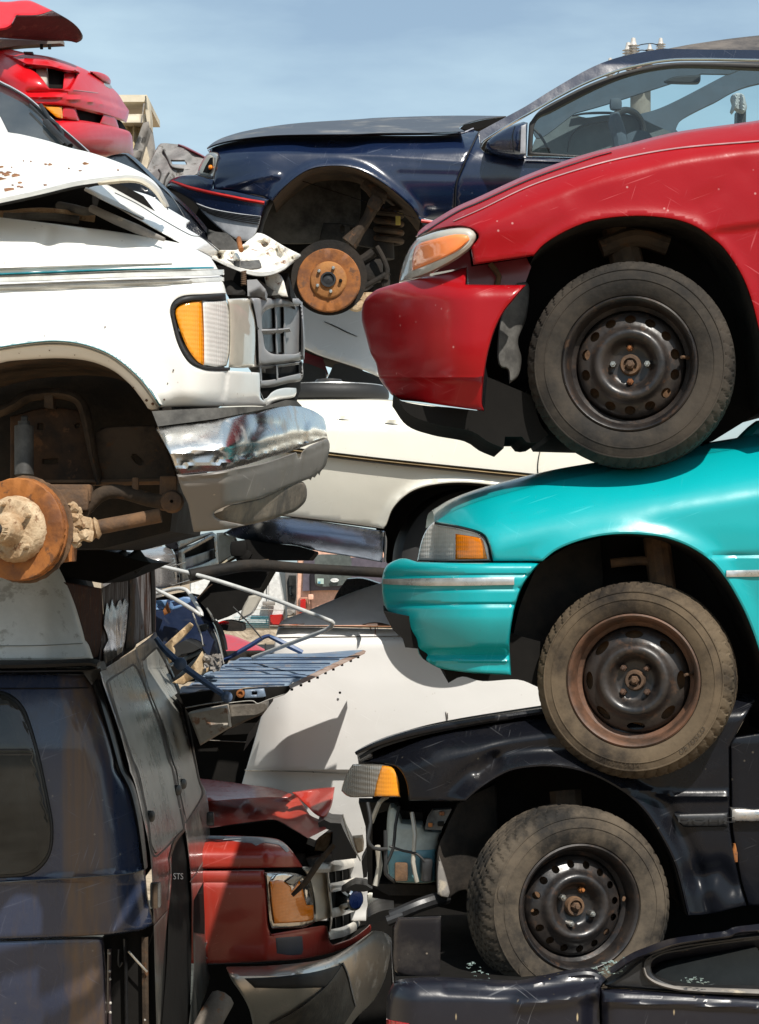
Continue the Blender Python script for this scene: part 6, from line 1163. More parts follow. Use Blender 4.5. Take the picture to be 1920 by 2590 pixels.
# crumpled hood sheets
def d_fh(x, y): return 9.72+.0075*np.clip(2125-y, -20, 200)+.05*np.sin(x/16.)*np.sin(y/13.)
fk = M['fordflake']
panel('hood', car, K('B3', '-300,420! 150,402 350,386 600,370 780,370 852,350! 900,420 960,512 1060,560! 1096,626! 950,700! 840,632 700,556 560,560 400,580 190,612 -300,660!'), d_fh, fk, step=8, rnd=(3, .01), t=.02)
panel('hood_fold', car, K('B3', '560,480! 700,380 780,372 852,350! 900,420 962,512! 880,470 800,440'), lambda x, y: d_fh(x, y)-.03+.004*np.clip(y-2020, 0, 60), fk, step=8, rnd=(3, .01))
panel('hood_rear', car, K('B3', '-300,190! 130,228 400,262 670,300 825,350! 790,372 600,374 380,388 150,404 -300,424!'), lambda x, y: 10.15+.008*np.clip(2025-y, 0, 80), Rf, step=9, rnd=(3, .01))
panel('hood_tip', car, K('B3', '822,332! 1000,306 1166,290! 1155,360 1140,440 1092,540! 1050,530 1000,500 930,430'), lambda x, y: 10.1+.05*np.sin((x+y)/20.)+.003*(2060-y), Rf, step=8, rnd=(4, .02))
prism('engine_bay', car, K('B3', '-300,640! 190,612! 700,560! 950,700! 900,880! 760,760! 600,700! -300,690!'), 10.2, 11, M['void'])
prism('radiator_support', car, K('B3', '880,720! 1000,770! 1160,640! 1180,700! 1120,800! 1150,880! 900,880!'), 10.25, 10.5, M['dark'])
panel('latch_panel', car, K('B3', '1030,700! 1090,655! 1145,655! 1120,760! 1080,805! 1000,800!'), 10.2, M['rustmud'], step=8, rnd=(3, .01))
prism('slam_panel', car, K('B3', '890,880! 1000,860! 1150,820! 1160,880! 1000,940! 905,940!'), 10.15, 10.5, M['greyplast'])
prism('air_duct', car, K('B3', '1030,575! 1080,550! 1130,575! 1215,580! 1240,640! 1330,820! 1340,860! 1150,880! 1140,850! 1150,640! 1040,610!'), 9.95, 10.3, M['blkplast'])
tube('snapped_rod', car, [P(480+x*.31477, 1900+y*.31477, z) for x, y, z in ((824, 1158, 9.5), (930, 1055, 9.52), (1040, 890, 9.58), (1155, 755, 9.62))], [.008, .012, .013, .010], M['dark2'], sm=False)
ribbon('tan_strip', car, K('B3', '1228,515 1260,620 1310,760 1372,885'), [3, 4, 4, 2], 9.6, plain('tan_strip', (.5, .44, .34), .6), t=.02)
panel('foam_block', car, K('B3', '1308,690! 1390,682! 1400,740 1395,800! 1350,820 1330,770'), 9.62, plain('tan_foam', (.55, .42, .29), .9), rnd=(4, .02), step=7, t=.05)
prism('broken_bracket', car, K('B3', '1215,1135! 1290,1085! 1330,1066 1420,1078 1450,1100! 1470,1108! 1400,1130 1300,1122'), 9.9, 10.1, M['blkplast'])
prism('broken_bracket', car, K('B3', '1380,890! 1425,800! 1425,1010! 1395,1020!'), 9.9, 10.1, M['blkplast'])
# bumper
xfb = np.array([540, 670, 763, 826, 873, 920, 943, 990]); yfb = np.array([2447, 2446, 2438, 2425, 2403, 2372, 2356, 2375])
d_fb = lambda x, y: 9.45+.02*np.clip((600-x)/60, 0, 2)**2+1.05*np.clip((x-740)/250, 0, 1.2)**1.9+np.where((y-np.interp(x, xfb, yfb)) < 25, .06*np.clip(1-(y-np.interp(x, xfb, yfb))/25, 0, 1)**1.5, 0)+.10*np.clip((y-np.interp(x, xfb, yfb)-50)/100, 0, 2)**1.5
panel('chrome_bumper', car, K('B3', '294,1742! 600,1735 900,1710 1100,1672 1250,1602 1400,1502 1472,1450! 1540,1456 1600,1490 1626,1540 1600,1700 1560,1850 1480,2000 1350,2130 1250,2260! 520,2260! 480,2080 420,1960 335,1835'), d_fb, chrome('scuffed_chrome', (.62, .58, .53), .34, .6, (.20, .16, .13), .1), step=10, rnd=(6, .014), t=.03)
prism('chassis', car, K('B3', '100,1715! 1000,1700! 1250,1640! 1420,1560! 1330,2400! -100,2400!'), 10.4, 11.2, M['void'])
panel('bumper_pad', car, K('B3', '430,1822! 700,1808 1000,1770 1232,1705! 1290,1860 1300,1900! 1000,1905 800,1912 520,1905!'), lambda x, y: d_fb(x, y)-.012, M['rubber'], step=10, rnd=(6, .02))
panel('torn_filler', car, K('B3', '1232,1700! 1280,1820 1310,1950 1335,2050! 1240,2200! 1000,2200! 640,2200! 860,2080 1050,1930 1150,1820'), lambda x, y: d_fb(x, y)-.02, grime('torn_brown_plastic', (.028, .025, .022), (.10, .085, .065), .6, 6), step=10, rnd=(4, .01))
ribbon('tear_edge', car, K('B3', '1232,1700 1275,1800 1305,1930 1335,2050'), [2, 3, 3, 2], lambda x, y: d_fb(x, y)-.03, M['greyplast'], t=.006)
wp = panel('white_plate', None, K('B3', '1425,1150! 1470,1140 1620,1262! 1540,1285 1430,1310! '), 10.6, M['cream'], rnd=(3, .01), step=9, back=True)
tag(wp, 'white scrap panel lit between the pickup grille and the black coupe', 'panel')
tag(prism('black_scrap', None, K('B3', '1415,1390! 1430,1340 1520,1290 1640,1265! 1645,1310! 1500,1385 1440,1396'), 10.0, 10.4, M['blkplast']), 'jagged black plastic scrap above the pickup bumper end', 'scrap')
tag(prism('black_filler_block', None, [(985, 2330, True), (1100, 2310, True), (1260, 2300, True), (1260, 2500, True), (985, 2500, True)], 9.2, 9.8, M['void']), 'black hollow of wreckage behind the square flap panel', 'wreckage') if False else None
pipe = tube('exhaust_pipe', None, [P(512, 2620, 8.9), P(540, 2565, 8.95), P(562, 2528, 9.0)], [.050, .05, .048], grime('grey_pipe', (.10, .085, .07), (.20, .17, .14), .8, 6, c3=(.20, .09, .04)))
tag(pipe, 'stubby grey exhaust pipe with rusted rim sticking up between van and pickup', 'pipe')

M['tgshade'] = plain('groove_shade_blue', (.045, .075, .14), .6)  # colour of the dark strips that paint shade between the tailgate ribs
# ---------- blue pickup bed with its tailgate down
car = thing('blue_pickup', 'blue pickup bed with ribbed tailgate folded down on jointed arms', 'pickup truck', P(600, 1950, 10))
d_tg = lambda x, y: 9.25+1.25*np.clip((1762-y)/120, -.3, 1.1)
tgb = grime('worn_blue_ribs', (.12, .17, .25), (.20, .26, .33), .5, 5, c3=(.30, .26, .24), bst=.1)
v, f = panel_vf(K('A7', '720,1757! 1080,1702')+K('A8', '0,1562 240,1535 642,1512! 1000,1345 1345,1186! 1200,1190 620,1214 240,1240! 100,1282 0,1335')+K('A7', '950,1560 840,1650 730,1690!'), d_tg, t=.0, step=2.2, rnd=None)
v[:, 2] += .003*np.sin(2*np.pi*(v[:, 1]-9.2)/.095)*sst(9.27, 9.3, v[:, 1])
tg = obj('tailgate', v, f, tgb, car, 60)
lxy = np.array([(621, 1658), (587, 1671), (560, 1685), (510, 1708), (483, 1730), (457, 1741), (454, 1755)], float); rxy = np.array([(918, 1646), (731, 1733), (690, 1745), (600, 1752)], float)
for k in range(15):
    y_ = 1752-(k+.3)*6.55*(1-.006*k); xl = np.interp(y_, lxy[:, 1], lxy[:, 0])+5; xr = np.interp(y_, rxy[:, 1], rxy[:, 0])-16
    if xr-xl > 30: ribbon('tailgate_groove_shade', tg, [(xl, y_+1.5, True), (xl*.5+xr*.5, y_+.6, False), (xr, y_, True)], 2.3, d_tg, M['tgshade'], t=.006)
panel('tailgate_edge', tg, K('A8', '640,1515! 800,1435 1000,1335 1180,1250 1345,1182! 1372,1190 1360,1215! 1200,1290 1000,1385 840,1465 655,1548!'), lambda x, y: d_tg(x, y)-.02, grime('rusty_tailgate_edge', (.20, .11, .075), (.34, .27, .23), .7, 9, c3=(.14, .06, .03)), step=7, rnd=(4, .02), t=.04)
for cx, cy in ((570, 1615), (675, 1568), (762, 1528), (840, 1490), (920, 1455), (995, 1413), (1070, 1378), (1152, 1335), (1235, 1297), (1305, 1262)):
    a, b, _ = K('A8', f'{cx-6},{cy-14}')[0]; box('edge_clip', tg, P(a, b, float(d_tg(np.array([a]), np.array([b-8]))[0])), (.011, .02, .009), M['void'], bev=.002)
panel('tailgate_face', tg, K('A7', '715,1765! 1080,1712')+K('A8', '0,1570 240,1545 640,1522! 655,1548 600,1602 450,1650 330,1690! 0,1692')+K('A7', '1000,1850 780,1900!'), lambda x, y: 9.24+.0*x, M['void'], step=10, rnd=(3, .006), t=.03)
ribbon('tailgate_lip', tg, K('A7', '780,1903 1000,1862 1240,1835')+K('A8', '0,1692 200,1668 300,1665 345,1690 450,1650 600,1600'), 2.4, 9.22, M['greystripe'], t=.01)
hh = panel('tailgate_handle', tg, K('A8', '222,1558! 405,1545! 422,1618! 380,1630 218,1636!'), 9.215, tgb, step=7, rnd=(3, .008), t=.03, holes=[K('A8', '290,1580! 338,1578! 338,1602! 290,1604!')])
obj('lock', *lathe_vf(Fr(P(560+182*.26634, 1330+1592*.26634, 9.215), 0), [(.016, -.01), (.016, .006), (.009, .008), (.008, .0)], 16, cap=True), M['rust'], tg)
arm = ribbon('tailgate_arm', car, K('A7', '470,1170 560,1290 740,1455 900,1575 1080,1700 1225,1800'), [12, 16, 17, 16, 15, 13], 9.18, plain('arm_blue', (.055, .10, .20), .5), t=.012)
am_ = plain('arm_blue2', (.09, .14, .24), .45)
obj('arm_pivot', *lathe_vf(Fr(P(280+728*.24213, 1330+1440*.24213, 9.15), 0), [(.024, -.01), (.024, .008), (.01, .016)], 18, cap=True), am_, arm)
obj('arm_pivot', *lathe_vf(Fr(P(280+1215*.24213, 1330+1785*.24213, 9.15), 0), [(.02, -.01), (.022, .01), (.01, .02)], 18, cap=True), am_, arm)
ribbon('tailgate_arm', car, K('A8', '-20,1300 100,1235 260,1145 400,1060 458,1045'), [8, 11, 12, 12, 9], 10.35, plain('arm_navy', (.03, .055, .15), .45), t=.012)
ribbon('tailgate_arm', car, K('A8', '450,1048 520,1080 640,1140 770,1205'), [9, 13, 14, 12], 10.38, plain('arm_blue3', (.05, .10, .22), .45), t=.012)
panel('bumper', car, K('R5', '818,1040! 850,1030 990,1003! 1000,1050 1006,1100! 940,1140 872,1180! 850,1120'), 9.3, grime('chipped_white_bumper', (.30, .27, .23), (.46, .42, .36), .6, 7, c3=(.22, .11, .06)), step=9, rnd=(5, .02), t=.1)
panel('bumper_end', car, K('R5', '998,1004! 1165,986! 1163,1020 1145,1042! 1060,1080 1000,1110!'), 9.36, grime('brown_bumper', (.07, .06, .05), (.16, .14, .115), .6, 7), step=9, rnd=(5, .02), t=.1)
prism('under_bed', car, K('R5', '760,960! 1000,1000! 1150,990! 1140,1050! 1080,1130! 1060,1205! 850,1205! 830,1050!'), 9.6, 10.6, M['void'])
ribbon('bed_wire', car, K('R5', '870,1155 960,1160 1070,1165'), 2, 9.55, M['greyplast'], t=.004)
# bed side with its cut pillar
bs = panel('bed_side', car, K('A7', '440,780! 600,772 750,742 880,738 940,790 1010,890 1070,1010 1120,1150 1160,1320 1185,1440! 1100,1430 1040,1410 980,1350 930,1270! 800,1310 640,1320! 440,1200!'), lambda x, y: 10.25+.0008*(x-400)+.0*y, plain('deep_blue', (.010, .020, .055), .35, coat=.5), step=9, rnd=(6, .03), t=.05)
panel('bed_flange', bs, K('A7', '440,782! 592,772! 560,878! 440,885!'), 10.17, plain('flange_blue', (.10, .20, .36), .45), step=7, rnd=(2, .006), holes=[K('A7', '485,845 510,832 538,842 530,862 495,865')])
panel('bed_flange', bs, K('A7', '615,795! 760,742! 830,750 830,800! 740,850 640,882! 605,870!'), 10.16, plain('flange_blue2', (.12, .22, .40), .45), step=7, rnd=(2, .006), holes=[K('A7', '640,800! 720,790! 760,810 660,842!')])
panel('bed_rust', bs, K('A7', '545,890! 590,800! 625,905! 560,935!'), 10.15, M['rust'], step=7, rnd=(2, .005))
ribbon('bed_edge', bs, K('A7', '1000,860 1040,920 1075,990'), [4, 6, 5], 10.15, M['silver'], t=.01)
ribbon('bed_edge', bs, K('A7', '1075,1080 1120,1200 1155,1330 1178,1440'), 2.5, 10.15, M['greystripe'], t=.01)
panel('tail_lamp', bs, K('A7', '900,1040! 1000,1022 1020,1060! 990,1100 920,1110!'), 10.15, M['blkplast'], rnd=(3, .01), step=6)
ribbon('bed_stay', bs, K('A7', '855,910 890,1000 940,1130 960,1250'), 3.5, 10.12, M['greystripe'], t=.008)
prism('bed_gap', car, K('A7', '440,760! 700,700! 900,740! 1000,900! 1180,1440! 1100,1600! 600,1650! 440,1200!'), 10.8, 11.2, M['void'])
ribbon('black_seal', car, K('A7', '1090,1000 1140,1080 1180,1200 1200,1300'), [10, 11, 11, 9], 10.2, M['rubber'], t=.02)
# scrap lying in the bed
cb = grime('torn_board', (.38, .26, .14), (.55, .41, .25), .9, 8, c3=(.25, .15, .07))
for nm, s, y_, lab, ct in (('torn_board', '565,1242! 700,1120 825,1008! 862,1040 830,1090 740,1190 655,1262! 672,1310 650,1400 610,1440!', 9.7, 'curved strip of torn tan fibreboard in the blue pickup bed', 'board'),
                       ('torn_board', '640,1640! 760,1560 860,1450 955,1310! 1010,1440 1035,1520! 900,1580 760,1660!', 9.62, 'ragged tan cardboard sheet behind the blue tailgate arm', 'cardboard')):
    o = panel(nm, None, K('A7', s), lambda x, y, q=y_: q+.03*np.sin(x/9.)+.0*y, cb, step=7, rnd=(3, .008), back=True); tag(o, lab, ct)
rag_ = prism('black_bag', None, K('A7', '650,1270! 760,1200 880,1240 930,1280! 850,1320 740,1340 690,1380!'), 9.85, 10.2, M['rubber']); tag(rag_, 'black plastic scrap behind the tan board in the blue pickup bed', 'scrap')
knb = knob(P(280+1040*.24213, 1330+1420*.24213, 9.6), .05, 1, 0)
parts = []
rng = np.random.default_rng(21)
for _ in range(60):
    p = P(280+rng.uniform(985, 1140)*.24213, 1330+rng.uniform(1360, 1500)*.24213, rng.uniform(9.55, 9.75)); parts.append(box_vf(p, rng.uniform(.006, .022, 3), rng.uniform(0, 3), rng.uniform(0, 3), 0, bev=0))
o = obj('metal_crumbs', *join(*parts), M['greyplast']); o['kind'] = 'stuff'; o['label'] = 'small grey debris crumbs at the foot of the blue bed side'; o['category'] = 'debris'

# ---------- bent white pipes across the gap
wp_ = plain('white_pipe', (.56, .56, .54), .4, coat=.3)
def pipe_(name, s, r, lab, mt=wp_):
    pts = []
    for t in s.split():
        c, a, b, y = t.split(','); x0, y0, k = CR[c]; pts.append(P(x0+float(a)*k, y0+float(b)*k, float(y)))
    o = obj(name, *tube_vf(pts, r, 12, True, .02), mt); tag(o, lab, 'pipe'); return o
pipe_('bent_pipe', 'A7,300,385,9.97 A7,460,410,9.97 A7,1000,540,9.87 A7,1652,748,9.72 A8,700,775,9.62 A8,1000,890,9.57 A8,1050,912,9.57 A8,1055,935,9.58 A8,1000,985,9.62 A8,700,1100,9.82 A8,300,1252,10.12', .0088, 'long white pipe bent back sharply over the blue tailgate')
pipe_('bent_pipe', 'A7,400,620,10.02 A7,480,665,10.02 A7,700,780,9.97 A7,880,890,9.92 A7,940,935,9.92 A7,950,915,9.92 A7,900,830,9.97 A7,820,700,10.02 A7,770,662,10.04 A7,700,655,10.07 A7,580,680,10.12 A7,440,715,10.17', .0082, 'hairpin white pipe with rivet heads above the blue bed')
pipe_('bent_pipe', 'A7,560,1490,10.17 A7,700,1425,10.17 A7,830,1365,10.17 A7,945,1315,10.17', .0085, 'short grey pipe lying crosswise above the other in the tan scrap', plain('grey_pipe_paint', (.32, .35, .36), .45))
pipe_('bent_pipe', 'A7,640,1640,10.12 A7,760,1530,10.12 A7,850,1440,10.12 A7,950,1345,10.12', .0085, 'short grey pipe leaning on the cardboard behind the tailgate arm', plain('grey_pipe_paint2', (.30, .33, .34), .45))
wr = obj('loose_wire', *tube_vf([P(560+x*.26634, 1330+y*.26634, 9.8) for x, y in ((110, 770), (220, 880), (300, 970), (385, 1072))], .0035, 6), M['rubber']); tag(wr, 'thin black wire hanging down in front of the distant white van', 'wire')

# ---------- silver and black truck nose behind the dark van
car = thing('silver_truck', 'silver and black truck nose jammed beneath the chrome van bumper', 'truck', P(430, 1490, 10.4))
sv = plain('silver_paint', (.36, .34, .33), .3, .5, coat=.6)
panel('corner_bumper', car, K('A7', '-100,250! 140,243 300,234 560,218 640,250 690,330 712,420 728,625! 500,650 300,655 -100,655!'), lambda x, y: 10.3+.35*np.clip((x-400)/60, 0, 1.4)**2+.25*np.clip(1-(y-1382)/35, 0, 1)**2, sv, step=8, rnd=(5, .02))
d_st = lambda x, y: 10.5+.9*np.clip((x-450)/105, 0, 1.2)
panel('grille', car, K('A7', '676,268! 800,215 920,160 1040,92 1090,80! 1112,120 1120,260 1124,405! 1060,515 900,580 725,628! 712,420'), d_st, M['black'], step=8, rnd=(5, .03), t=.05, holes=[K('A7', '762,288! 920,205 1070,118! 1082,250 1085,340! 950,400 780,452!')])
panel('grille_slab', car, K('A7', '750,345! 900,300 1090,235! 1090,350 950,410 775,460!'), lambda x, y: d_st(x, y)+.10, plain('slab_navy', (.035, .037, .06), .4), step=8, rnd=(3, .01))
panel('grille_back', car, K('A7', '740,280! 1090,100! 1100,350! 770,470!'), lambda x, y: d_st(x, y)+.2, M['void'], step=10, rnd=None)
for s in ('455,468 560,448 680,415 770,385', '455,660 560,648 700,605 860,555 1010,492', '640,420 720,400 780,378'): ribbon('grille_trim', car, K('A7', s), 2.6, lambda x, y: d_st(x, y)-.06, M['silver'], t=.01)
panel('hood', car, K('A7', '560,180! 600,130 850,105 1060,60! 1088,82! 920,150 690,252 640,245 570,215!'), lambda x, y: d_st(x, y)+.06, M['black'], step=8, rnd=(3, .02))
prism('body_shell', car, K('A7', '0,280! 600,270! 1050,130! 1090,420! 720,600! 0,620!'), lambda x, y: d_st(x, y)+.26, 11.8, M['void'])
dv = panel('tan_door', None, K('A7', '1105,75! 1190,70 1215,95! 1300,115 1330,200 1335,290! 1230,350 1130,415!'), lambda x, y: 10.75+.0*x, grime('tan_metal', (.34, .29, .21), (.50, .45, .36), .55, 5), step=9, rnd=(5, .03), back=True)
tag(dv, 'tan door fragment right of the silver truck nose', 'panel')
bar = ribbon('tan_bar', None, K('A7', '1140,418 1300,320 1500,225 1652,190'), [6, 12, 11, 8], 10.6, plain('tan_bar', (.46, .38, .25), .5), t=.03); tag(bar, 'slanting tan bar above the black drive shaft', 'bar')
bm_ = obj('black_lamp_pod', *join(box_vf(P(280+1340*.24213, 1330+240*.24213, 10.4), (.075, .06, .07), bev=.025), box_vf(P(280+1400*.24213, 1330+300*.24213, 10.4), (.06, .05, .05), ry=.6, bev=.02), tube_vf([P(280+1300*.24213, 1330+210*.24213, 10.4), P(280+1350*.24213, 1330+330*.24213, 10.4), P(280+1430*.24213, 1330+330*.24213, 10.45)], .02)), M['void']); tag(bm_, 'black broken lamp pod beneath the sedan chrome bumper', 'lamp pod')
car = thing('overturned_wreck', 'black underbody of an overturned wreck with long drive shaft, under the chrome sedan bumper', 'car', P(620, 1570, 10.6))
prism('floor_pan', car, K('A8', '100,150! 250,130! 420,160! 690,185! 880,240! 885,262! 830,330! 500,330! 200,330! 130,300!'), 10.5, 11.2, M['void'])
prism('body_shell', car, K('A7', '900,760! 1000,640! 1100,470! 1300,420! 1652,440! 1652,490! 1560,650! 1480,770! 1380,860! 1260,920! 1120,990! 1080,960!'), 10.3, 11, M['void'])
tube('drive_shaft', car, [P(560+x*.26634, 1330+y*.26634, z) for x, y, z in ((-300, 470, 9.9), (0, 415, 9.95), (300, 375, 10.0), (800, 405, 10.0), (1300, 432, 10.0), (1700, 455, 10.05))], [.026, .026, .025, .022, .022, .022], M['dark'])
ribbon('brown_sill', car, K('A7', '1080,440 1250,420 1450,400 1652,380'), [10, 16, 18, 16], 10.25, M['dark2'], t=.02)
ribbon('rust_line', car, K('A7', '900,760 980,680 1060,610'), 2.5, 10.28, M['brownrust'], t=.01)
panel('mirror_housing', car, K('A8', '180,860! 200,780 260,665! 375,640! 372,690 350,745 300,830 255,862 160,905!'), 10.28, M['hazy'], step=8, rnd=(5, .02), t=.05)
prism('tow_bracket', car, K('A8', '-30,915! 60,900 200,930! 205,1000! 60,1000 -20,980!'), 10.25, 10.5, M['dark'])
ribbon('red_tail_piece', car, K('A8', '-40,930 20,920 70,925'), [6, 9, 5], 10.22, M['redlens'], t=.02)

# ================================================================== FAR YARD
car = thing('distant_white_van', 'distant white van with teal stripes and red tail lamp', 'van', P(660, 1690, 42))
fw = plain('far_white', (.74, .74, .72), .45)
panel('body_side', car, K('A8', '-300,300! 545,435! 565,550 590,690 602,850 592,985! -300,990!'), lambda x, y: 42+.0*x, fw, step=14, rnd=(3, .1), t=.3)
for k in range(6): ribbon('body_stripe', car, K('A8', f'{120+k*8},{868+k*19} 300,{866+k*19} 450,{868+k*19}'), [1.2, 2.4-k*.15, 2.4-k*.15], 41.9, M['teals'], t=.02)
ribbon('body_stripe', car, K('A8', '300,795 450,797 590,800'), 2, 41.9, M['greystripe'], t=.02)
ribbon('door_seam', car, K('A8', '450,470 450,980'), 1.2, 41.9, M['greyplast'], t=.02)
panel('tail_lamp', car, K('A8', '460,845! 580,838 592,850! 590,945! 462,940!'), 41.85, M['redlens'], step=8, rnd=(2, .05), t=.1)
panel('tail_lamp', car, K('A8', '462,942! 590,947! 588,972! 465,970!'), 41.86, M['silver'], step=8, rnd=None, t=.1)
panel('side_window', car, K('A8', '330,470! 400,440 412,470 414,600! 395,640 340,640!'), 41.9, M['glassdark'], step=10, rnd=None, t=.05)
box('handle', car, P(680, 1526, 41.9), (.22, .1, .07), M['greyplast'], bev=.02)
tv, tf = text_vf('Club', 1.0); tw = np.ptp(tv[:, 0])
obj('body_lettering', P(560+(390+(tv[:, 0]-tv[:, 0].min())/tw*70-35)*.26634, 1330+(768-tv[:, 1]*26)*.26634, 41.85+0*tv[:, 0]), tf, M['greyplast'], car, recalc=False)
prism('body_shell', car, K('A8', '-300,320! 530,450! 560,980! -300,980!'), 42.4, 46, M['interior2'])
car = thing('distant_pink_suv', 'distant salmon pink off-roader with a white oval badge on its rear window', 'suv', P(830, 1700, 40))
pk = plain('salmon_paint', (.80, .47, .34), .5); pk2 = plain('plum_band', (.10, .085, .11), .4)
panel('body_side', car, K('A8', '722,230! 1700,230! 1700,960! 705,960! 712,640 718,440'), lambda x, y: 40+.0*x, pk, step=16, rnd=(3, .1), t=.3)
panel('window_band', car, K('A8', '785,300! 1700,300! 1700,640! 1100,612 770,620! 772,560'), 39.92, pk2, step=14, rnd=None, t=.06)
rw = panel('rear_window_frame', car, K('A8', '872,285! 900,262 1000,258 1230,262! 1245,330! 1250,560! 1100,582 930,590 885,560 878,500'), 310.15, M['silver'], step=12, rnd=(3, .05), t=.08)
panel('rear_window', rw, K('A8', '885,290! 905,275 1000,270 1222,275! 1236,330! 1238,548! 1100,570 935,576 895,552 888,500'), 39.76, plain('green_glass', (.10, .115, .11), .12, coat=1.0), step=12, rnd=None, t=.04)
panel('window_sticker', rw, K('A8', '912,500! 972,500! 972,552! 912,550!'), 39.7, plain('sticker', (.45, .58, .52), .6), rnd=None, t=.02)
panel('window_sticker', rw, K('A8', '918,528! 942,528! 942,548! 918,548!'), 39.66, plain('sticker_blue', (.08, .25, .35), .6), rnd=None, t=.02)
panel('window_badge', rw, K('A8', '1033,516 1048,502 1076,497 1104,502 1118,516 1104,530 1076,536 1048,531'), 39.7, plain('badge_white', (.75, .76, .75), .5), step=5, rnd=None, t=.02)
tv, tf = text_vf('Ford', 1.0); tw = np.ptp(tv[:, 0])
obj('badge_lettering', P(560+(1076+(tv[:, 0]-(tv[:, 0].min()+tw/2))/tw*52)*.26634, 1330+(524-tv[:, 1]*22)*.26634, 39.66+0*tv[:, 0]), tf, M['greyplast'], rw, recalc=False)
lampf = panel('tail_lamp_frame', car, K('A8', '735,690! 750,678 800,676 815,690! 815,830! 735,830!'), 39.93, plain('salmon_dark', (.42, .22, .15), .5), rnd=(2, .03), step=8, t=.06)
panel('tail_lamp', lampf, K('A8', '745,705! 752,695 795,694 803,704! 803,830! 745,830!'), 39.85, M['redlens'], rnd=(2, .03), step=8, t=.06)
box('hinge', car, P(560+850*.26634, 1330+675*.26634, 39.85), (.09, .08, .09), pk, bev=.02)
ribbon('door_seam', car, K('A8', '845,450 848,640 852,800'), 1.4, 39.9, M['gutter'], t=.02)
prism('body_shell', car, K('A8', '735,260! 1650,260! 1650,940! 735,940!'), 40.4, 44, M['interior2'])
car = thing('distant_grey_van', 'dim grey brown van between the white van and the pink off-roader', 'van', P(730, 1700, 46))
panel('body_side', car, K('A8', '500,400! 725,430! 725,850! 600,860! 560,600'), lambda x, y: 46+.0*x, plain('far_grey', (.17, .16, .15), .5), step=12, rnd=(3, .1), t=.4)
panel('window', car, K('A8', '640,470! 712,470! 706,700 650,650!'), 45.9, M['glassdark'], rnd=None, step=12, t=.1)
panel('bumper', car, K('A8', '600,790! 700,800! 690,850! 600,860!'), 45.8, M['greyplast'], rnd=(2, .05), step=9, t=.3)
car = thing('distant_red_car', 'low red car far behind, seen under the blue arm', 'car', P(620, 1690, 18))
panel('hood', car, K('A8', '-80,1030! 20,1035 130,1060 300,1130 410,1185! 40,1192 -80,1192!'), lambda x, y: 18+.02*(1650-y), plain('far_red', (.50, .012, .02), .45, coat=.1), step=8, rnd=(3, .05), t=.2)
prism('body', car, K('A8', '-80,1195! 480,1190! 480,1260! -80,1280!'), 18, 19.5, M['dark'])
tag(ribbon('post', None, K('A8', '417,1120 417,1260'), 3.2, 17, M['gutter'], t=.03), 'thin dark post beside the low red car', 'post')
# dirt bank
rng = np.random.default_rng(9); nx2, ny2 = 60, 14; xs = np.linspace(-14, 6, nx2); ys = np.linspace(52, 70, ny2); XX, YY = np.meshgrid(xs, ys)
ZZ = .45*np.sin((YY-52)/18*np.pi)+.18*rng.normal(0, 1, XX.shape)*np.sin((YY-52)/18*np.pi)+.05
bk = obj('dirt_bank', np.stack([XX.ravel(), YY.ravel(), ZZ.ravel()], -1), [[j*nx2+i, j*nx2+i+1, (j+1)*nx2+i+1, (j+1)*nx2+i] for j in range(ny2-1) for i in range(nx2-1)], gm); bk['kind'] = 'structure'
# conveyor house on the skyline
car = thing('conveyor_house', 'weathered cream conveyor housing with corrugated roof behind the red sports car', 'building', P(345, 1500, 34))
cw = grime('cream_timber', (.42, .36, .27), (.60, .54, .42), .8, 1.2); gw = grime('grey_timber', (.16, .15, .14), (.27, .25, .23), .8, 1.5)
prism('top_beam', car, K('A1', '1000,825! 1278,825! 1282,886! 1000,886!'), 34, 36, cw)
prism('post', car, K('A1', '1262,835! 1282,830! 1308,1010! 1308,1110! 1285,1110! 1268,980!'), 33.9, 34.3, cw)
prism('loft', car, K('A1', '1000,888! 1258,888! 1235,935! 1235,960! 1110,945! 1000,945!'), 35, 36, M['void'])
prism('cross_beam', car, K('A1', '1000,994! 1268,992! 1268,1066! 1000,1066!'), 34, 34.6, cw)
v, f = panel_vf(K('A1', '1000,1066! 1246,1070! 1155,1330! 1150,1480! 1000,1480!'), lambda x, y: 34.1+.002*(430-y), t=.1, step=2.2, rnd=None)
v[:, 1] -= .06*np.sin(2*np.pi*v[:, 0]/.11); obj('corrugated_roof', v, f, plain('cream_sheet', (.62, .50, .30), .6), car, 50)
prism('gable_board', car, K('A1', '1246,1070! 1292,1056! 1300,1110! 1215,1420! 1150,1520! 1120,1520! 1152,1330!'), 33.8, 34.2, gw)
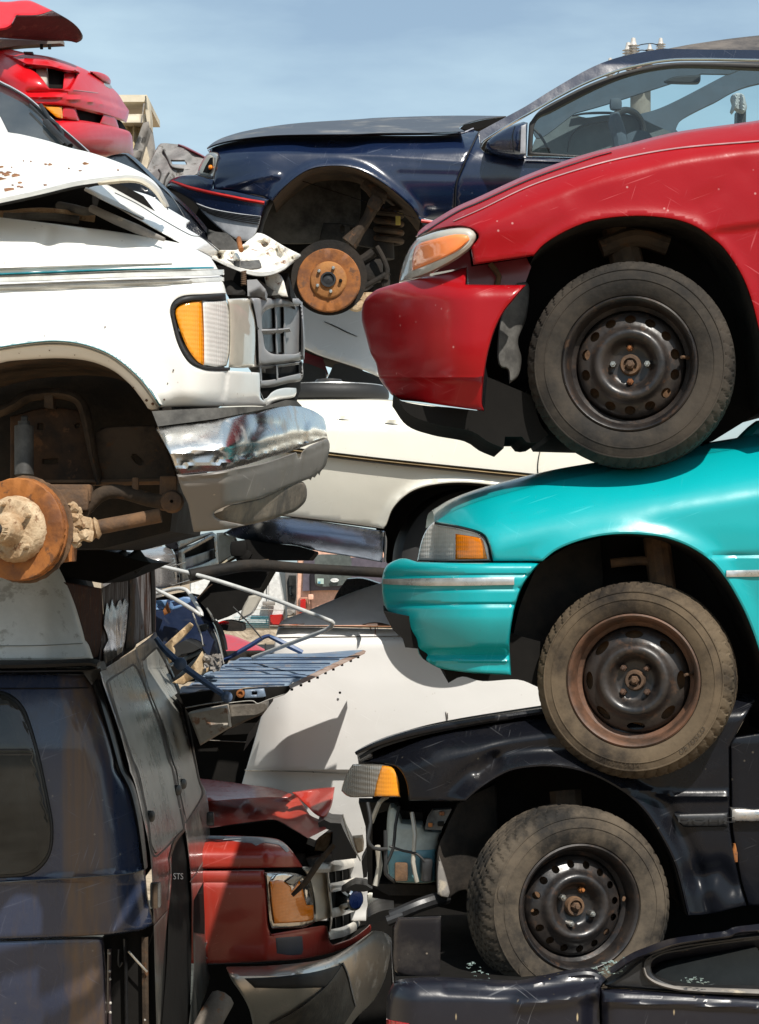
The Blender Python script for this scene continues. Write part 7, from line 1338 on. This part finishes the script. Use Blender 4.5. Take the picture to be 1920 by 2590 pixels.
prism('side_wall', car, K('A1', '1215,1420! 1270,1260! 1300,1380! 1250,1600! 1180,1600!'), 34, 36, plain('pale_wall', (.60, .52, .40), .7))
prism('leg', car, K('A1', '1290,1110! 1310,1110! 1340,1320! 1330,1600! 1280,1600! 1295,1400! 1270,1260!'), 34.1, 34.5, gw)
tube('stay_rod', car, [P(1255*.29056, 900*.29056, 33.8), P(1230*.29056, 1070*.29056, 33.8)], .012, M['greyplast'], sm=False)
prism('tower', car, K('A1', '1000,1460! 1320,1460! 1320,5400! 1000,5400!'), 34.3, 36, gw)
# utility pole
car = thing('utility_pole', 'utility pole head with porcelain insulators and rusty transformer above the navy roof', 'utility pole', P(1622, 1750, 40))
pole = grime('grey_pole_wood', (.12, .10, .085), (.24, .21, .18), .9, 2)
tube('pole', car, [P(1620, .581*240, 40), P(1622, 1748, 40)], .17, pole, sm=False)
prism('transformer', car, K('R2', '1098,238! 1150,230 1185,240! 1188,285 1150,300 1100,300!'), 39.6, 40.2, grime('transformer_rust', (.10, .06, .045), (.24, .16, .12), .8, 2))
ins = plain('porcelain', (.55, .52, .48), .25, coat=.6)
for cx, cy, s in ((1004, 303, 1.0), (1083, 248, 1.25), (1105, 228, 1.25), (1176, 238, .9), (1224, 216, 1.0)):
    c = P(960+cx*.58111, cy*.58111, 39.5); fz = Fr(c, 0, 90); s *= .115/.105
    obj('insulator', *lathe_vf(fz, [(.03*s, -.16*s)]+[(r*s, (-.14+.035*k+o)*s) for k in range(7) for r, o in ((.045, 0), (.075, .008), (.045, .018))]+[(.035*s, .12*s), (.025*s, .17*s), (.004, .18*s)], 16), ins, car)
for s in ('1110,205 1140,194 1190,190 1225,205', '1105,228 1140,218 1180,225', '1004,290 1030,272 1060,272 1085,285', '1083,250 1060,285 1030,330'):
    tube('wire', car, [P(960+float(a.split(',')[0])*.58111, float(a.split(',')[1])*.58111, 39.5) for a in s.split()], .008, M['gutter'])
0 and box('cross_arm', car, P(960+1110*.58111, .58111*330, 39.7), (2.2, .12, .12), pole)
